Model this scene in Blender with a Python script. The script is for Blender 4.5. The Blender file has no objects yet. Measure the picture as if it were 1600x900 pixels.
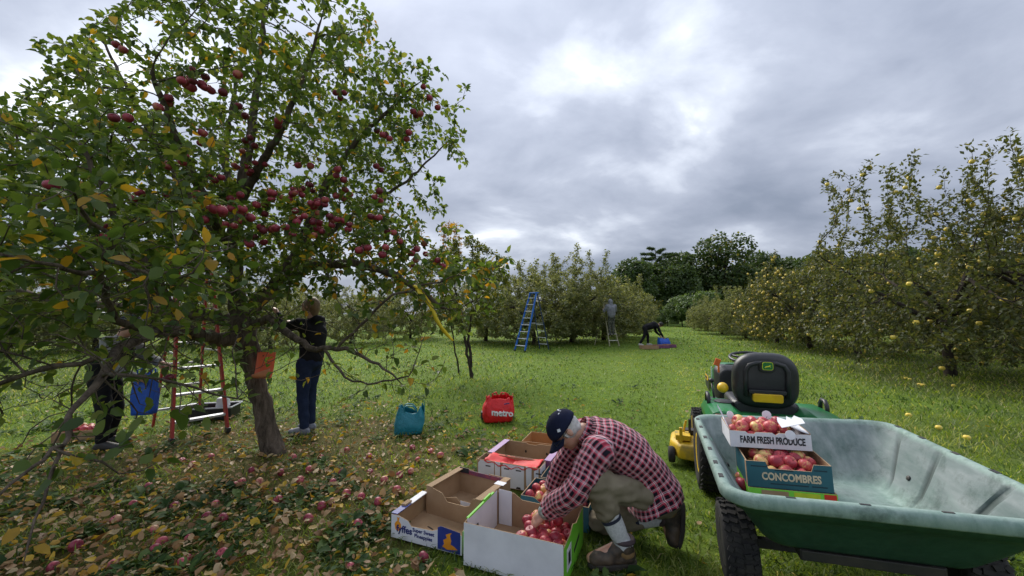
import bpy, bmesh, math, random
import numpy as np
from mathutils import Vector, Matrix, Euler, kdtree, noise
R = math.radians
random.seed(7)
rng = np.random.default_rng(7)
SC = bpy.context.scene
COL = SC.collection

# ------------------------------------------------------------------ camera, sky, sun, exposure
F_PX, CAM_H = 610.0, 1.5                       # focal length in pixels of a 1600 px wide picture, eye height
PITCH = math.atan(40 / F_PX)
cam = bpy.data.objects.new('camera', bpy.data.cameras.new('camera'))
COL.objects.link(cam)
cam.location = (0, 0, CAM_H)
cam.rotation_euler = (R(90) + PITCH, 0, 0)
cam.data.sensor_width = 36
cam.data.lens = 36 * F_PX / 1600
cam.data.clip_start = 0.05
cam.data.clip_end = 3000
SC.camera = cam
SC.view_settings.view_transform = 'Standard'
SC.view_settings.look = 'None'
SC.view_settings.exposure = 1.58
SC.view_settings.gamma = 1
SUN_AZ, SUN_EL = R(-24), R(40)
W = bpy.data.worlds.new('World'); SC.world = W; W.use_nodes = True


def build_sky():
    nt = W.node_tree; nt.nodes.clear()
    N = lambda t, **k: _node(nt, t, k)
    L = nt.links.new
    out = N('ShaderNodeOutputWorld')
    tc = N('ShaderNodeTexCoord')
    sep = N('ShaderNodeSeparateXYZ'); L(tc.outputs['Generated'], sep.inputs[0])

    def m(op, a, b=None, c=None, clamp=False):
        n = N('ShaderNodeMath', operation=op, use_clamp=clamp)
        for i, v in enumerate((a, b, c)):
            if v is None: continue
            if isinstance(v, (int, float)): n.inputs[i].default_value = v
            else: L(v, n.inputs[i])
        return n.outputs[0]
    z = m('MAXIMUM', sep.outputs[2], 0.0)
    zz = m('ADD', z, 0.26)
    px = m('DIVIDE', sep.outputs[0], zz); py = m('DIVIDE', sep.outputs[1], zz)
    cmb = N('ShaderNodeCombineXYZ'); L(px, cmb.inputs[0]); L(py, cmb.inputs[1])
    mp = N('ShaderNodeMapping'); L(cmb.outputs[0], mp.inputs[0])
    mp.inputs['Location'].default_value = SKY_OFF
    mp.inputs['Rotation'].default_value = (0, 0, R(-20))
    mp.inputs['Scale'].default_value = (0.85, 1.0, 1)
    n1 = N('ShaderNodeTexNoise'); L(mp.outputs[0], n1.inputs['Vector'])
    n1.inputs['Scale'].default_value = 0.85; n1.inputs['Detail'].default_value = 7; n1.inputs['Roughness'].default_value = 0.5; n1.inputs['Distortion'].default_value = 0.35
    n2 = N('ShaderNodeTexNoise'); L(mp.outputs[0], n2.inputs['Vector'])
    n2.inputs['Scale'].default_value = 2.6; n2.inputs['Detail'].default_value = 8; n2.inputs['Roughness'].default_value = 0.55; n2.inputs['Distortion'].default_value = 0.3
    mixn = m('ADD', m('MULTIPLY', n1.outputs['Fac'], 0.70), m('MULTIPLY', n2.outputs['Fac'], 0.30))
    # thinner, brighter cloud round the sun
    sd = Vector((math.sin(SUN_AZ) * math.cos(SUN_EL), math.cos(SUN_AZ) * math.cos(SUN_EL), math.sin(SUN_EL)))
    dot = N('ShaderNodeVectorMath', operation='DOT_PRODUCT'); L(tc.outputs['Generated'], dot.inputs[0]); dot.inputs[1].default_value = sd
    glow = m('POWER', m('MAXIMUM', dot.outputs['Value'], 0.0), 14.0)
    ramp = N('ShaderNodeValToRGB'); L(m('ADD', mixn, m('MULTIPLY', glow, 0.035)), ramp.inputs[0])
    e = ramp.color_ramp.elements
    e[0].position = 0.38; e[0].color = (0.205, 0.238, 0.310, 1)
    e[1].position = 0.655; e[1].color = (0.95, 0.98, 1.0, 1)
    for p, c in ((0.46, (0.275, 0.308, 0.388, 1)), (0.53, (0.365, 0.400, 0.485, 1)), (0.585, (0.52, 0.56, 0.645, 1))):
        el = e.new(p); el.color = c
    lum = m('ADD', 0.80, m('MULTIPLY', z, 0.75))      # an overcast sky brightens towards the zenith
    lum = m('ADD', lum, m('MULTIPLY', glow, 0.22))
    cl = N('ShaderNodeVectorMath', operation='SCALE'); L(ramp.outputs[0], cl.inputs[0]); L(lum, cl.inputs['Scale'])
    bgc = N('ShaderNodeBackground'); L(cl.outputs[0], bgc.inputs[0]); bgc.inputs[1].default_value = 0.485
    sky = N('ShaderNodeTexSky'); sky.sky_type = 'NISHITA'; sky.sun_disc = False
    sky.sun_elevation = SUN_EL; sky.sun_rotation = SUN_AZ
    bgs = N('ShaderNodeBackground'); L(sky.outputs[0], bgs.inputs[0]); bgs.inputs[1].default_value = 0.06
    mr = N('ShaderNodeMapRange'); L(mixn, mr.inputs[0])
    mr.inputs['From Min'].default_value = 0.60; mr.inputs['From Max'].default_value = 0.70
    mr.inputs['To Min'].default_value = 0.97; mr.inputs['To Max'].default_value = 0.6
    ms = N('ShaderNodeMixShader'); L(mr.outputs[0], ms.inputs[0]); L(bgs.outputs[0], ms.inputs[1]); L(bgc.outputs[0], ms.inputs[2])
    L(ms.outputs[0], out.inputs[0])


def _node(nt, t, k):
    n = nt.nodes.new(t)
    for a, v in k.items(): setattr(n, a, v)
    return n


SKY_OFF = (3.36, 0.416, 0)
build_sky()
W.cycles.sampling_method = 'MANUAL'; W.cycles.sample_map_resolution = 512
sun = bpy.data.lights.new('sun', 'SUN'); sun.energy = 1.5; sun.angle = R(38); sun.color = (1.0, 0.95, 0.87)
so = bpy.data.objects.new('sun', sun); COL.objects.link(so)
so.rotation_euler = (R(90) - SUN_EL, 0, -SUN_AZ + R(180))
# aim the lamp exactly down the sun direction
_sd = Vector((math.sin(SUN_AZ) * math.cos(SUN_EL), math.cos(SUN_AZ) * math.cos(SUN_EL), math.sin(SUN_EL)))
so.rotation_euler = _sd.to_track_quat('Z', 'Y').to_euler()
SC.render.engine = 'CYCLES'
SC.cycles.max_bounces = 8; SC.cycles.diffuse_bounces = 4; SC.cycles.transmission_bounces = 5; SC.cycles.transparent_max_bounces = 6
SC.cycles.use_denoising = True
SC.cycles.sample_clamp_indirect = 6

# ------------------------------------------------------------------ helpers
_ct, _st = math.cos(PITCH), math.sin(PITCH)


def at(u, v, Y):
    """world point at distance Y along the view for a measured picture position"""
    x, z = (u - 800) / F_PX, -(v - 450) / F_PX
    dy, dz = _ct - z * _st, _st + z * _ct
    t = Y / dy
    return Vector((x * t, Y, CAM_H + dz * t))


def gnd(u, v, z=0.0):
    x, zc = (u - 800) / F_PX, -(v - 450) / F_PX
    dy, dz = _ct - zc * _st, _st + zc * _ct
    t = (z - CAM_H) / dz
    return Vector((x * t, dy * t, z))


def tag(o, label=None, cat=None, group=None, kind=None):
    if label: o['label'] = label
    if cat: o['category'] = cat
    if group: o['group'] = group
    if kind: o['kind'] = kind
    return o


def thing(name, label, cat, loc=(0, 0, 0), rot=(0, 0, 0), group=None):
    o = bpy.data.objects.new(name, None); COL.objects.link(o)
    o.location = loc; o.rotation_euler = rot
    o.empty_display_size = 0.1
    return tag(o, label, cat, group)


def link(name, mesh, parent=None, loc=None, rot=None, scale=None):
    o = bpy.data.objects.new(name, mesh); COL.objects.link(o)
    if parent: o.parent = parent
    if loc is not None: o.location = loc
    if rot is not None: o.rotation_euler = rot
    if scale is not None: o.scale = scale
    return o


def dup(root, loc=None, rot=None, label=None, scale=None):
    kids = {}
    for o in SC.objects: kids.setdefault(o.parent, []).append(o)
    def cp(o, par):
        c = o.copy(); COL.objects.link(c)
        if par: c.parent = par
        for ch in kids.get(o, []): cp(ch, c)
        return c
    r = cp(root, None)
    if loc is not None: r.location = loc
    if rot is not None: r.rotation_euler = rot
    if scale is not None: r.scale = scale
    if label: r['label'] = label
    return r


def np_mesh(name, verts, faces, mat=None, smooth=True, attrs=None, uv=None):
    """verts (N,3), faces (M,k) array of equal size or list of such arrays"""
    me = bpy.data.meshes.new(name)
    verts = np.asarray(verts, np.float32)
    fl = faces if isinstance(faces, (list, tuple)) else [faces]
    fl = [np.asarray(f, np.int32) for f in fl if len(f)]
    loops = np.concatenate([f.ravel() for f in fl])
    sizes = np.concatenate([np.full(len(f), f.shape[1], np.int32) for f in fl])
    me.vertices.add(len(verts)); me.vertices.foreach_set('co', verts.ravel())
    me.loops.add(len(loops)); me.loops.foreach_set('vertex_index', loops)
    me.polygons.add(len(sizes))
    starts = np.concatenate([[0], np.cumsum(sizes)[:-1]]).astype(np.int32)
    me.polygons.foreach_set('loop_start', starts)
    me.polygons.foreach_set('use_smooth', np.full(len(sizes), bool(smooth)))
    me.update(calc_edges=True)
    for k, a in (attrs or {}).items():
        at_ = me.attributes.new(k, 'FLOAT', 'POINT'); at_.data.foreach_set('value', np.asarray(a, np.float32))
    if uv is not None:
        lay = me.uv_layers.new(name='UVMap'); lay.data.foreach_set('uv', np.asarray(uv, np.float32)[loops].ravel())
    if mat: me.materials.append(mat)
    return me


class MB:
    """collects simple shapes into one mesh"""
    def __init__(s): s.v, s.f, s.m = [], [], []
    def add(s, vs, fs, mi=0):
        b = len(s.v); s.v += [tuple(p) for p in vs]; s.f += [tuple(i + b for i in f) for f in fs]; s.m += [mi] * len(fs); return s
    def box(s, c, d, rot=None, mi=0, taper=1.0):
        x, y, z = (k / 2 for k in d)
        vs = [Vector((a * x * (taper if e > 0 else 1), b * y * (taper if e > 0 else 1), e * z)) for e in (-1, 1) for a, b in ((-1, -1), (1, -1), (1, 1), (-1, 1))]
        if rot is not None:
            M = rot if isinstance(rot, Matrix) else Euler(rot).to_matrix()
            vs = [M @ p for p in vs]
        c = Vector(c)
        return s.add([p + c for p in vs], [(3, 2, 1, 0), (4, 5, 6, 7), (0, 1, 5, 4), (1, 2, 6, 5), (2, 3, 7, 6), (3, 0, 4, 7)], mi)
    def bar(s, a, b, w, h, up=(0, 0, 1), mi=0):
        a, b = Vector(a), Vector(b); d = (b - a); L = d.length; d.normalize()
        x = d.cross(Vector(up))
        if x.length < 1e-4: x = Vector((1, 0, 0))
        x.normalize(); z = x.cross(d)
        M = Matrix((x, d, z)).transposed()
        return s.box((a + b) / 2, (w, L, h), M, mi)
    def tube(s, pts, rad, n=8, cap=True, mi=0, closed=False):
        pts = [Vector(p) for p in pts]; k = len(pts)
        if isinstance(rad, (int, float)): rad = [rad] * k
        vs, fs = [], []; ref = None
        for i, p in enumerate(pts):
            if closed: d = pts[(i + 1) % k] - pts[i - 1]
            else: d = pts[min(i + 1, k - 1)] - pts[max(i - 1, 0)]
            d.normalize()
            if ref is None: ref = d.orthogonal().normalized()
            ref = (ref - d * ref.dot(d)).normalized(); y = d.cross(ref)
            for j in range(n):
                a = 2 * math.pi * j / n
                vs.append(p + (ref * math.cos(a) + y * math.sin(a)) * rad[i])
        for i in range(k if closed else k - 1):
            i2 = (i + 1) % k
            for j in range(n): fs.append((i * n + j, i * n + (j + 1) % n, i2 * n + (j + 1) % n, i2 * n + j))
        if cap and not closed: fs += [tuple(reversed(range(n))), tuple(range((k - 1) * n, k * n))]
        return s.add(vs, fs, mi)
    def lathe(s, prof, n=16, c=(0, 0, 0), axis=(0, 0, 1), mi=0):
        """prof: (radius, height) list, swept round the axis"""
        c = Vector(c); q = Vector((0, 0, 1)).rotation_difference(Vector(axis).normalized())
        vs, fs = [], []
        for r, h in prof:
            for j in range(n):
                a = 2 * math.pi * j / n
                vs.append(c + q @ Vector((r * math.cos(a), r * math.sin(a), h)))
        for i in range(len(prof) - 1):
            for j in range(n): fs.append((i * n + j, i * n + (j + 1) % n, (i + 1) * n + (j + 1) % n, (i + 1) * n + j))
        if prof[0][0] > 1e-5: fs.append(tuple(reversed(range(n))))
        if prof[-1][0] > 1e-5: fs.append(tuple(range((len(prof) - 1) * n, len(prof) * n)))
        return s.add(vs, fs, mi)
    def ball(s, c, r, n=12, k=8, rot=None, mi=0):
        r = (r, r, r) if isinstance(r, (int, float)) else r
        c = Vector(c); M = Euler(rot).to_matrix() if rot is not None else Matrix.Identity(3)
        vs = [c + M @ Vector((0, 0, -r[2]))]; fs = []
        for i in range(1, k):
            t = math.pi * i / k - math.pi / 2
            for j in range(n):
                a = 2 * math.pi * j / n
                vs.append(c + M @ Vector((r[0] * math.cos(t) * math.cos(a), r[1] * math.cos(t) * math.sin(a), r[2] * math.sin(t))))
        vs.append(c + M @ Vector((0, 0, r[2])))
        for j in range(n): fs.append((0, 1 + (j + 1) % n, 1 + j))
        for i in range(k - 2):
            for j in range(n): fs.append((1 + i * n + j, 1 + i * n + (j + 1) % n, 1 + (i + 1) * n + (j + 1) % n, 1 + (i + 1) * n + j))
        t = len(vs) - 1; b = 1 + (k - 2) * n
        for j in range(n): fs.append((b + j, b + (j + 1) % n, t))
        return s.add(vs, fs, mi)
    def capsule(s, a, b, ra, rb, n=12):
        """tapered limb with round ends"""
        a, b = Vector(a), Vector(b); d = b - a; L = max(d.length, 1e-4); d = d / L
        prof = [(ra * math.sin(t), -ra * math.cos(t)) for t in (0.05, 0.5, 1.0, math.pi / 2)] + [(rb * math.cos(t), L + rb * math.sin(t)) for t in (0, 0.55, 1.05, math.pi / 2 - .05)]
        return s.lathe(prof, n, a, d)
    def prism(s, outline, h, M=None, mi=0):
        """outline of 2-D points extruded by h along local z"""
        n = len(outline); M = M or Matrix.Identity(4)
        vs = [M @ Vector((x, y, z)) for z in (0, h) for x, y in outline]
        fs = [tuple(reversed(range(n))), tuple(range(n, 2 * n))] + [(i, (i + 1) % n, n + (i + 1) % n, n + i) for i in range(n)]
        return s.add(vs, fs, mi)
    def mesh(s, name, mats, smooth=False):
        me = bpy.data.meshes.new(name); me.from_pydata(s.v, [], s.f)
        for m in (mats if isinstance(mats, (list, tuple)) else [mats]): me.materials.append(m)
        if any(s.m): me.polygons.foreach_set('material_index', s.m)
        bm = bmesh.new(); bm.from_mesh(me); bmesh.ops.recalc_face_normals(bm, faces=bm.faces); bm.to_mesh(me); bm.free()
        if smooth: me.polygons.foreach_set('use_smooth', [True] * len(me.polygons))
        return me
    def build(s, name, mats, parent=None, smooth=False, bevel=0, loc=None, rot=None, seg=2, subsurf=0, auto=None):
        me = s.mesh(name, mats, smooth)
        if auto is not None: set_sharp(me, auto)
        o = link(name, me, parent, loc, rot)
        if bevel:
            b = o.modifiers.new('bevel', 'BEVEL'); b.width = bevel; b.segments = seg; b.limit_method = 'ANGLE'; b.angle_limit = R(35)
            b.harden_normals = False
        if subsurf:
            q = o.modifiers.new('subdivision', 'SUBSURF'); q.levels = subsurf; q.render_levels = subsurf
        return o
    def remesh(s, name, mat, voxel, parent=None, it=6, loc=None, warp=None, fac=0.5):
        """fuse all shapes into one continuous skin"""
        me = s.mesh(name, mat)
        t = bpy.data.objects.new(name, me); COL.objects.link(t)
        r = t.modifiers.new('remesh', 'REMESH'); r.mode = 'VOXEL'; r.voxel_size = voxel; r.use_smooth_shade = True
        if it:
            q = t.modifiers.new('smooth', 'SMOOTH'); q.factor = fac; q.iterations = it
        dg = bpy.context.evaluated_depsgraph_get(); dg.update()
        new = bpy.data.meshes.new_from_object(t.evaluated_get(dg))
        bpy.data.objects.remove(t); bpy.data.meshes.remove(me)
        new.name = name; new.materials.clear(); new.materials.append(mat)
        if warp:
            co = np.empty(len(new.vertices) * 3, np.float32); new.vertices.foreach_get('co', co)
            co = co.reshape(-1, 3); nr = np.empty(len(new.vertices) * 3, np.float32); new.vertices.foreach_get('normal', nr)
            nr = nr.reshape(-1, 3)
            d = np.array([warp(Vector(p)) for p in co.tolist()], np.float32)
            new.vertices.foreach_set('co', (co + nr * d[:, None]).ravel())
        new.polygons.foreach_set('use_smooth', [True] * len(new.polygons)); new.update()
        return link(name, new, parent, loc)


def set_sharp(me, ang):
    me.polygons.foreach_set('use_smooth', [True] * len(me.polygons))
    bm = bmesh.new(); bm.from_mesh(me)
    for e in bm.edges:
        if len(e.link_faces) == 2 and e.calc_face_angle(0) > ang: e.smooth = False
    bm.to_mesh(me); bm.free()


def nz(p, s=1.0, o=0.0): return noise.noise(Vector(p) * s + Vector((o, o * 1.7, -o)))


def text_mesh(name, txt, size, mat, depth=0.001, bold=0.0, align='CENTER', sx=1.0, spacing=1.0, shear=0.0):
    cu = bpy.data.curves.new(name, 'FONT'); cu.body = txt; cu.size = size; cu.extrude = depth; cu.offset = bold
    cu.align_x = align; cu.align_y = 'CENTER'; cu.space_character = spacing; cu.shear = shear; cu.resolution_u = 3
    t = bpy.data.objects.new(name, cu); COL.objects.link(t)
    dg = bpy.context.evaluated_depsgraph_get(); dg.update()
    me = bpy.data.meshes.new_from_object(t.evaluated_get(dg))
    bpy.data.objects.remove(t)
    me.name = name; me.materials.clear(); me.materials.append(mat)
    if sx != 1: me.transform(Matrix.Scale(sx, 4, (1, 0, 0)))
    return me


# ------------------------------------------------------------------ materials
def mat_new(name):
    m = bpy.data.materials.new(name); m.use_nodes = True
    nt = m.node_tree
    return m, nt, nt.nodes['Principled BSDF'], nt.nodes['Material Output']


def ramp(nt, fac, stops, interp='LINEAR'):
    r = nt.nodes.new('ShaderNodeValToRGB'); r.color_ramp.interpolation = interp
    e = r.color_ramp.elements
    while len(e) > 1: e.remove(e[-1])
    e[0].position = stops[0][0]; e[0].color = (*stops[0][1], 1)
    for p, c in stops[1:]:
        x = e.new(p); x.color = (*c, 1)
    nt.links.new(fac, r.inputs[0]); return r.outputs[0]


def noise_tex(nt, scale, detail=4, rough=0.55, coord='Object', stretch=None, dist=0.0, vec=None):
    tc = nt.nodes.new('ShaderNodeTexCoord'); v = vec or tc.outputs[coord]
    if stretch is not None:
        mp = nt.nodes.new('ShaderNodeMapping'); mp.inputs['Scale'].default_value = stretch; nt.links.new(v, mp.inputs[0]); v = mp.outputs[0]
    n = nt.nodes.new('ShaderNodeTexNoise'); nt.links.new(v, n.inputs['Vector'])
    n.inputs['Scale'].default_value = scale; n.inputs['Detail'].default_value = detail; n.inputs['Roughness'].default_value = rough; n.inputs['Distortion'].default_value = dist
    return n.outputs['Fac']


def mixc(nt, fac, a, b, mode='MIX'):
    n = nt.nodes.new('ShaderNodeMix'); n.data_type = 'RGBA'; n.blend_type = mode
    for i, v in ((0, fac), (6, a), (7, b)):
        if isinstance(v, (int, float)): n.inputs[i].default_value = v
        elif isinstance(v, tuple): n.inputs[i].default_value = (*v, 1) if len(v) == 3 else v
        else: nt.links.new(v, n.inputs[i])
    return n.outputs[2]


def mth(nt, op, a, b=None, c=None, clamp=False):
    n = nt.nodes.new('ShaderNodeMath'); n.operation = op; n.use_clamp = clamp
    for i, v in enumerate((a, b, c)):
        if v is None: continue
        if isinstance(v, (int, float)): n.inputs[i].default_value = v
        else: nt.links.new(v, n.inputs[i])
    return n.outputs[0]


def bump(nt, bs, h, strength=0.3, dist=0.01):
    b = nt.nodes.new('ShaderNodeBump'); b.inputs['Strength'].default_value = strength; b.inputs['Distance'].default_value = dist
    nt.links.new(h, b.inputs['Height']); nt.links.new(b.outputs[0], bs.inputs['Normal'])


def worn(name, c, c2=None, scale=8, rough=0.6, lo=0.4, hi=0.65, bmp=0.15, metal=0.0, spec=0.5, detail=6, stretch=None, bscale=None, sheen=0.0):
    """colour with a second tone worn into it by noise, plus fine relief"""
    m, nt, b, _ = mat_new(name)
    c2 = c2 or tuple(k * 0.75 for k in c)
    f = noise_tex(nt, scale, detail, 0.6, stretch=stretch)
    nt.links.new(ramp(nt, f, [(lo, c), (hi, c2)]), b.inputs['Base Color'])
    b.inputs['Roughness'].default_value = rough; b.inputs['Metallic'].default_value = metal
    b.inputs['Specular IOR Level'].default_value = spec
    if sheen: b.inputs['Sheen Weight'].default_value = sheen
    if bmp: bump(nt, b, noise_tex(nt, bscale or scale * 6, 5), bmp, 0.004)
    return m


def attr(nt, name):
    a = nt.nodes.new('ShaderNodeAttribute'); a.attribute_name = name; return a.outputs['Fac']


def leaf_mat(name, stops, trans=0.4, rough=0.5, tstops=None, spec=0.35):
    """thin leaf: reflects from its face and lets light through; tint per leaf"""
    m, nt, b, out = mat_new(name)
    t = attr(nt, 'tint')
    col = ramp(nt, t, stops)
    vein = noise_tex(nt, 60, 3)
    colv = mixc(nt, mth(nt, 'MULTIPLY', vein, 0.5), col, (0.02, 0.03, 0.008))
    nt.links.new(colv, b.inputs['Base Color'])
    b.inputs['Roughness'].default_value = rough; b.inputs['Specular IOR Level'].default_value = spec
    tr = nt.nodes.new('ShaderNodeBsdfTranslucent')
    nt.links.new(ramp(nt, t, tstops or [(p, (min(1, c[0] * 1.7), min(1, c[1] * 1.55), c[2] * 0.8)) for p, c in stops]), tr.inputs['Color'])
    ms = nt.nodes.new('ShaderNodeMixShader'); ms.inputs[0].default_value = trans
    nt.links.new(b.outputs[0], ms.inputs[1]); nt.links.new(tr.outputs[0], ms.inputs[2]); nt.links.new(ms.outputs[0], out.inputs[0])
    return m
# ------------------------------------------------------------------ ground
def litter(x, y):
    """0..1: how much fallen leaf lies here (under the big apple tree)"""
    x = np.asarray(x, float); y = np.asarray(y, float)
    d = np.sqrt(((x + 2.7) / 3.0) ** 2 + ((y - 3.9) / 2.5) ** 2)
    w = 0.10 * np.sin(x * 3.1 + y * 1.3) + 0.10 * np.sin(y * 4.3 - x * 1.7) + 0.06 * np.sin(9 * x + 2) * np.sin(8 * y)
    return np.clip((1.12 - d + w) / 0.55, 0, 1)


def rough_side(x, y):
    """0..1: the longer, drier grass along the rows of trees at both sides"""
    x = np.asarray(x, float); y = np.asarray(y, float)
    e = 2.2 + 0.42 * y
    w = 0.8 * np.sin(x * 0.9 + y * 0.6) + 0.5 * np.sin(y * 1.7)
    r = np.clip((x - e - 0.8 + w) / 2.5, 0, 1)
    l = np.clip((-x - 4.5 - 0.25 * y + w) / 4.0, 0, 1) * 0.6
    return np.maximum(r, l)


def lawn_tone(x, y):
    x = np.asarray(x, float); y = np.asarray(y, float)
    n = 0.44 + 0.2 * np.sin(0.9 * x + 0.7 * y) * np.sin(0.6 * y - 0.3 * x) + 0.15 * np.sin(2.3 * x - 1.1 * y + 1) + 0.12 * np.sin(4.1 * x + 3.3 * y) * np.sin(3.7 * x - 2.9 * y)
    for off, amp in ((.75, .46), (-.75, .24)):                     # faint pale wheel tracks down the lane
        n = n + amp * np.exp(-((x - off - .345 * y - .12 * np.sin(.8 * y)) / (.16 + .012 * y)) ** 2) * (y > 4.2)
    return n


def lane(x, y):
    """1 on the mown lane between the rows, 0 beside it"""
    x = np.asarray(x, float); y = np.asarray(y, float)
    d = np.abs(x - (.345 * y - .55) + .25 * np.sin(.7 * y)) / (1.75 + .02 * y)
    return np.clip((1.25 - d) / .5, 0, 1)


def build_ground():
    ys = np.concatenate([np.linspace(-30, 0, 12), np.linspace(0.3, 14, 110), np.linspace(14.5, 60, 70), np.geomspace(63, 900, 26)])
    xs = np.concatenate([-np.geomspace(600, 14, 22), np.linspace(-13.5, 13.5, 150), np.geomspace(14, 600, 22)])
    X, Y = np.meshgrid(xs, ys)
    Z = -0.012 + 0.010 * np.sin(2.1 * X + Y) * np.sin(1.7 * Y - 0.5 * X)
    V = np.stack([X, Y, Z], -1).reshape(-1, 3)
    nx, ny = len(xs), len(ys)
    i = np.arange(ny - 1)[:, None] * nx + np.arange(nx - 1)[None]
    F = np.stack([i, i + 1, i + nx + 1, i + nx], -1).reshape(-1, 4)
    m, nt, b, _ = mat_new('meadow_soil_and_turf')
    lit, dry = attr(nt, 'litter'), attr(nt, 'dry')
    n1 = noise_tex(nt, 9, 8, 0.65); n2 = noise_tex(nt, 0.9, 6, 0.6); n3 = noise_tex(nt, 55, 6, 0.7); n4 = noise_tex(nt, 0.17, 4, 0.5)
    turf = ramp(nt, n1, [(0.3, (0.045, 0.080, 0.012)), (0.5, (0.10, 0.165, 0.02)), (0.7, (0.16, 0.22, 0.035))])
    turf = mixc(nt, ramp(nt, n2, [(0.42, (0, 0, 0)), (0.7, (1, 1, 1))]), turf, (0.115, 0.165, 0.03))
    turf = mixc(nt, ramp(nt, n4, [(0.45, (0, 0, 0)), (0.75, (0.6, 0.6, 0.6))]), turf, (0.085, 0.16, 0.02))
    olive = ramp(nt, n1, [(0.3, (0.03, 0.045, 0.012)), (0.55, (0.075, 0.095, 0.025)), (0.75, (0.13, 0.13, 0.05))])
    soil = ramp(nt, n3, [(0.3, (0.022, 0.016, 0.010)), (0.5, (0.075, 0.045, 0.022)), (0.62, (0.14, 0.085, 0.04)), (0.75, (0.05, 0.075, 0.02))])
    c = mixc(nt, dry, turf, olive)
    c = mixc(nt, mth(nt, 'MULTIPLY', lit, 0.75), c, soil)
    nt.links.new(c, b.inputs['Base Color'])
    b.inputs['Roughness'].default_value = 0.95; b.inputs['Specular IOR Level'].default_value = 0.1
    bump(nt, b, mth(nt, 'ADD', n3, n1), 0.7, 0.02)
    me = np_mesh('ground', V, F, m, True, {'litter': litter(V[:, 0], V[:, 1]), 'dry': rough_side(V[:, 0], V[:, 1])})
    tag(link('ground', me), kind='structure')


build_ground()


def wedge(n, y0, y1, power=1.0, umin=-260, umax=1860):
    """random ground places in front of the camera; power 1 gives density falling as 1/Y^2"""
    if power == 1.0: Y = y0 * (y1 / y0) ** rng.random(n)
    else: Y = np.sqrt(y0 ** 2 + (y1 ** 2 - y0 ** 2) * rng.random(n))
    u = umin + (umax - umin) * rng.random(n)
    return np.stack([(u - 800) / F_PX * Y, Y], 1)


GRASS = leaf_mat('grass_blade', [(0, (0.030, 0.070, 0.010)), (0.3, (0.110, 0.180, 0.018)), (0.6, (0.205, 0.285, 0.034)), (0.8, (0.32, 0.37, 0.090)), (0.93, (0.32, 0.34, 0.14)), (1, (0.42, 0.37, 0.20))], 0.42, 0.5)


def blades(pos, h, w, tint, lean):
    n = len(pos); az = rng.random(n) * 2 * np.pi; la = rng.random(n) * 2 * np.pi
    ax = np.stack([np.cos(az), np.sin(az), np.zeros(n)], 1); lx = np.stack([np.cos(la), np.sin(la), np.zeros(n)], 1)
    b = np.stack([pos[:, 0], pos[:, 1], np.full(n, -0.012)], 1)
    up = np.array([0, 0, 1.0])
    mid = b + up * (h * 0.6)[:, None] + lx * (h * lean * 0.35)[:, None]
    tip = b + up * (h * (1 - 0.3 * lean))[:, None] + lx * (h * lean)[:, None]
    v = np.stack([b - ax * w[:, None], b + ax * w[:, None], mid + ax * (w * 0.75)[:, None], mid - ax * (w * 0.75)[:, None], tip], 1).reshape(-1, 3)
    i = np.arange(n) * 5
    return v, np.stack([i, i + 1, i + 2, i + 3], 1), np.stack([i + 3, i + 2, i + 4], 1), np.repeat(tint, 5)


def build_grass():
    p = np.concatenate([wedge(135000, 2.2, 45, 1.0), wedge(17000, 1.0, 2.2, 2.0)])
    x, y = p[:, 0], p[:, 1]
    lit, dry = litter(x, y), rough_side(x, y)
    clump = np.array([noise.noise(Vector((a * 1.3, b * 1.3, 3.0))) for a, b in p.tolist()])
    keep = rng.random(len(p)) < (1 - lit * (0.62 - 0.6 * np.clip(clump * 3, 0, 1)))
    p, x, y, lit, dry, clump = p[keep], x[keep], y[keep], lit[keep], dry[keep], clump[keep]
    n = len(p)
    far = np.clip(y / 4, 1, 9)
    h = (0.022 + 0.035 * rng.random(n)) * (1 + 0.5 * dry + 0.5 * np.clip(clump, 0, 1) + 0.25 * lit) * np.clip(far, 1, 1.35)
    ca, sa = math.cos(-.3925), math.sin(-.3925); q = (x + .82) * ca + (y - 2.735) * sa; e = -(x + .82) * sa + (y - 2.735) * ca
    h = np.where((q > -.02) & (q < 1.2) & (e > -.02) & (e < 1.6) & ~((q < .15) & (e > .8)), np.minimum(h, .016), h)     # grass pressed flat under the boxes
    w = (0.0026 + 0.0026 * rng.random(n)) * np.clip(far, 1, 8)
    ln = lane(x, y) * (y > 3.2)
    t = np.clip(lawn_tone(x, y) * 0.75 + 0.05 * ln + (0.85 - 0.42 * ln) * (rng.random(n) - 0.5) + (0.15 + .25 * (1 - ln)) * clump, 0.02, 0.84)
    h = h * np.where(h > .016, 1.25 - .45 * ln, 1)
    t = np.where(dry > rng.random(n), 0.12 + 0.5 * t + 0.25 * rng.random(n) ** 3, t)
    t = np.where(rng.random(n) < 0.012 + 0.07 * (1 - ln) + 0.10 * dry + 0.05 * lit, 0.86 + 0.14 * rng.random(n), t)
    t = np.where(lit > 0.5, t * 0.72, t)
    v, q, tr, tt = blades(p, h, w, t, 0.5 + 1.3 * rng.random(n))
    o = link('grass', np_mesh('grass', v, [q, tr], GRASS, True, {'tint': tt}))
    tag(o, 'short green meadow grass, drier along the tree rows', 'grass', kind='stuff')


build_grass()

# ------------------------------------------------------------------ leaves
LEAF_T = np.array([0, 0.32, 0.68, 1.0])


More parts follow.
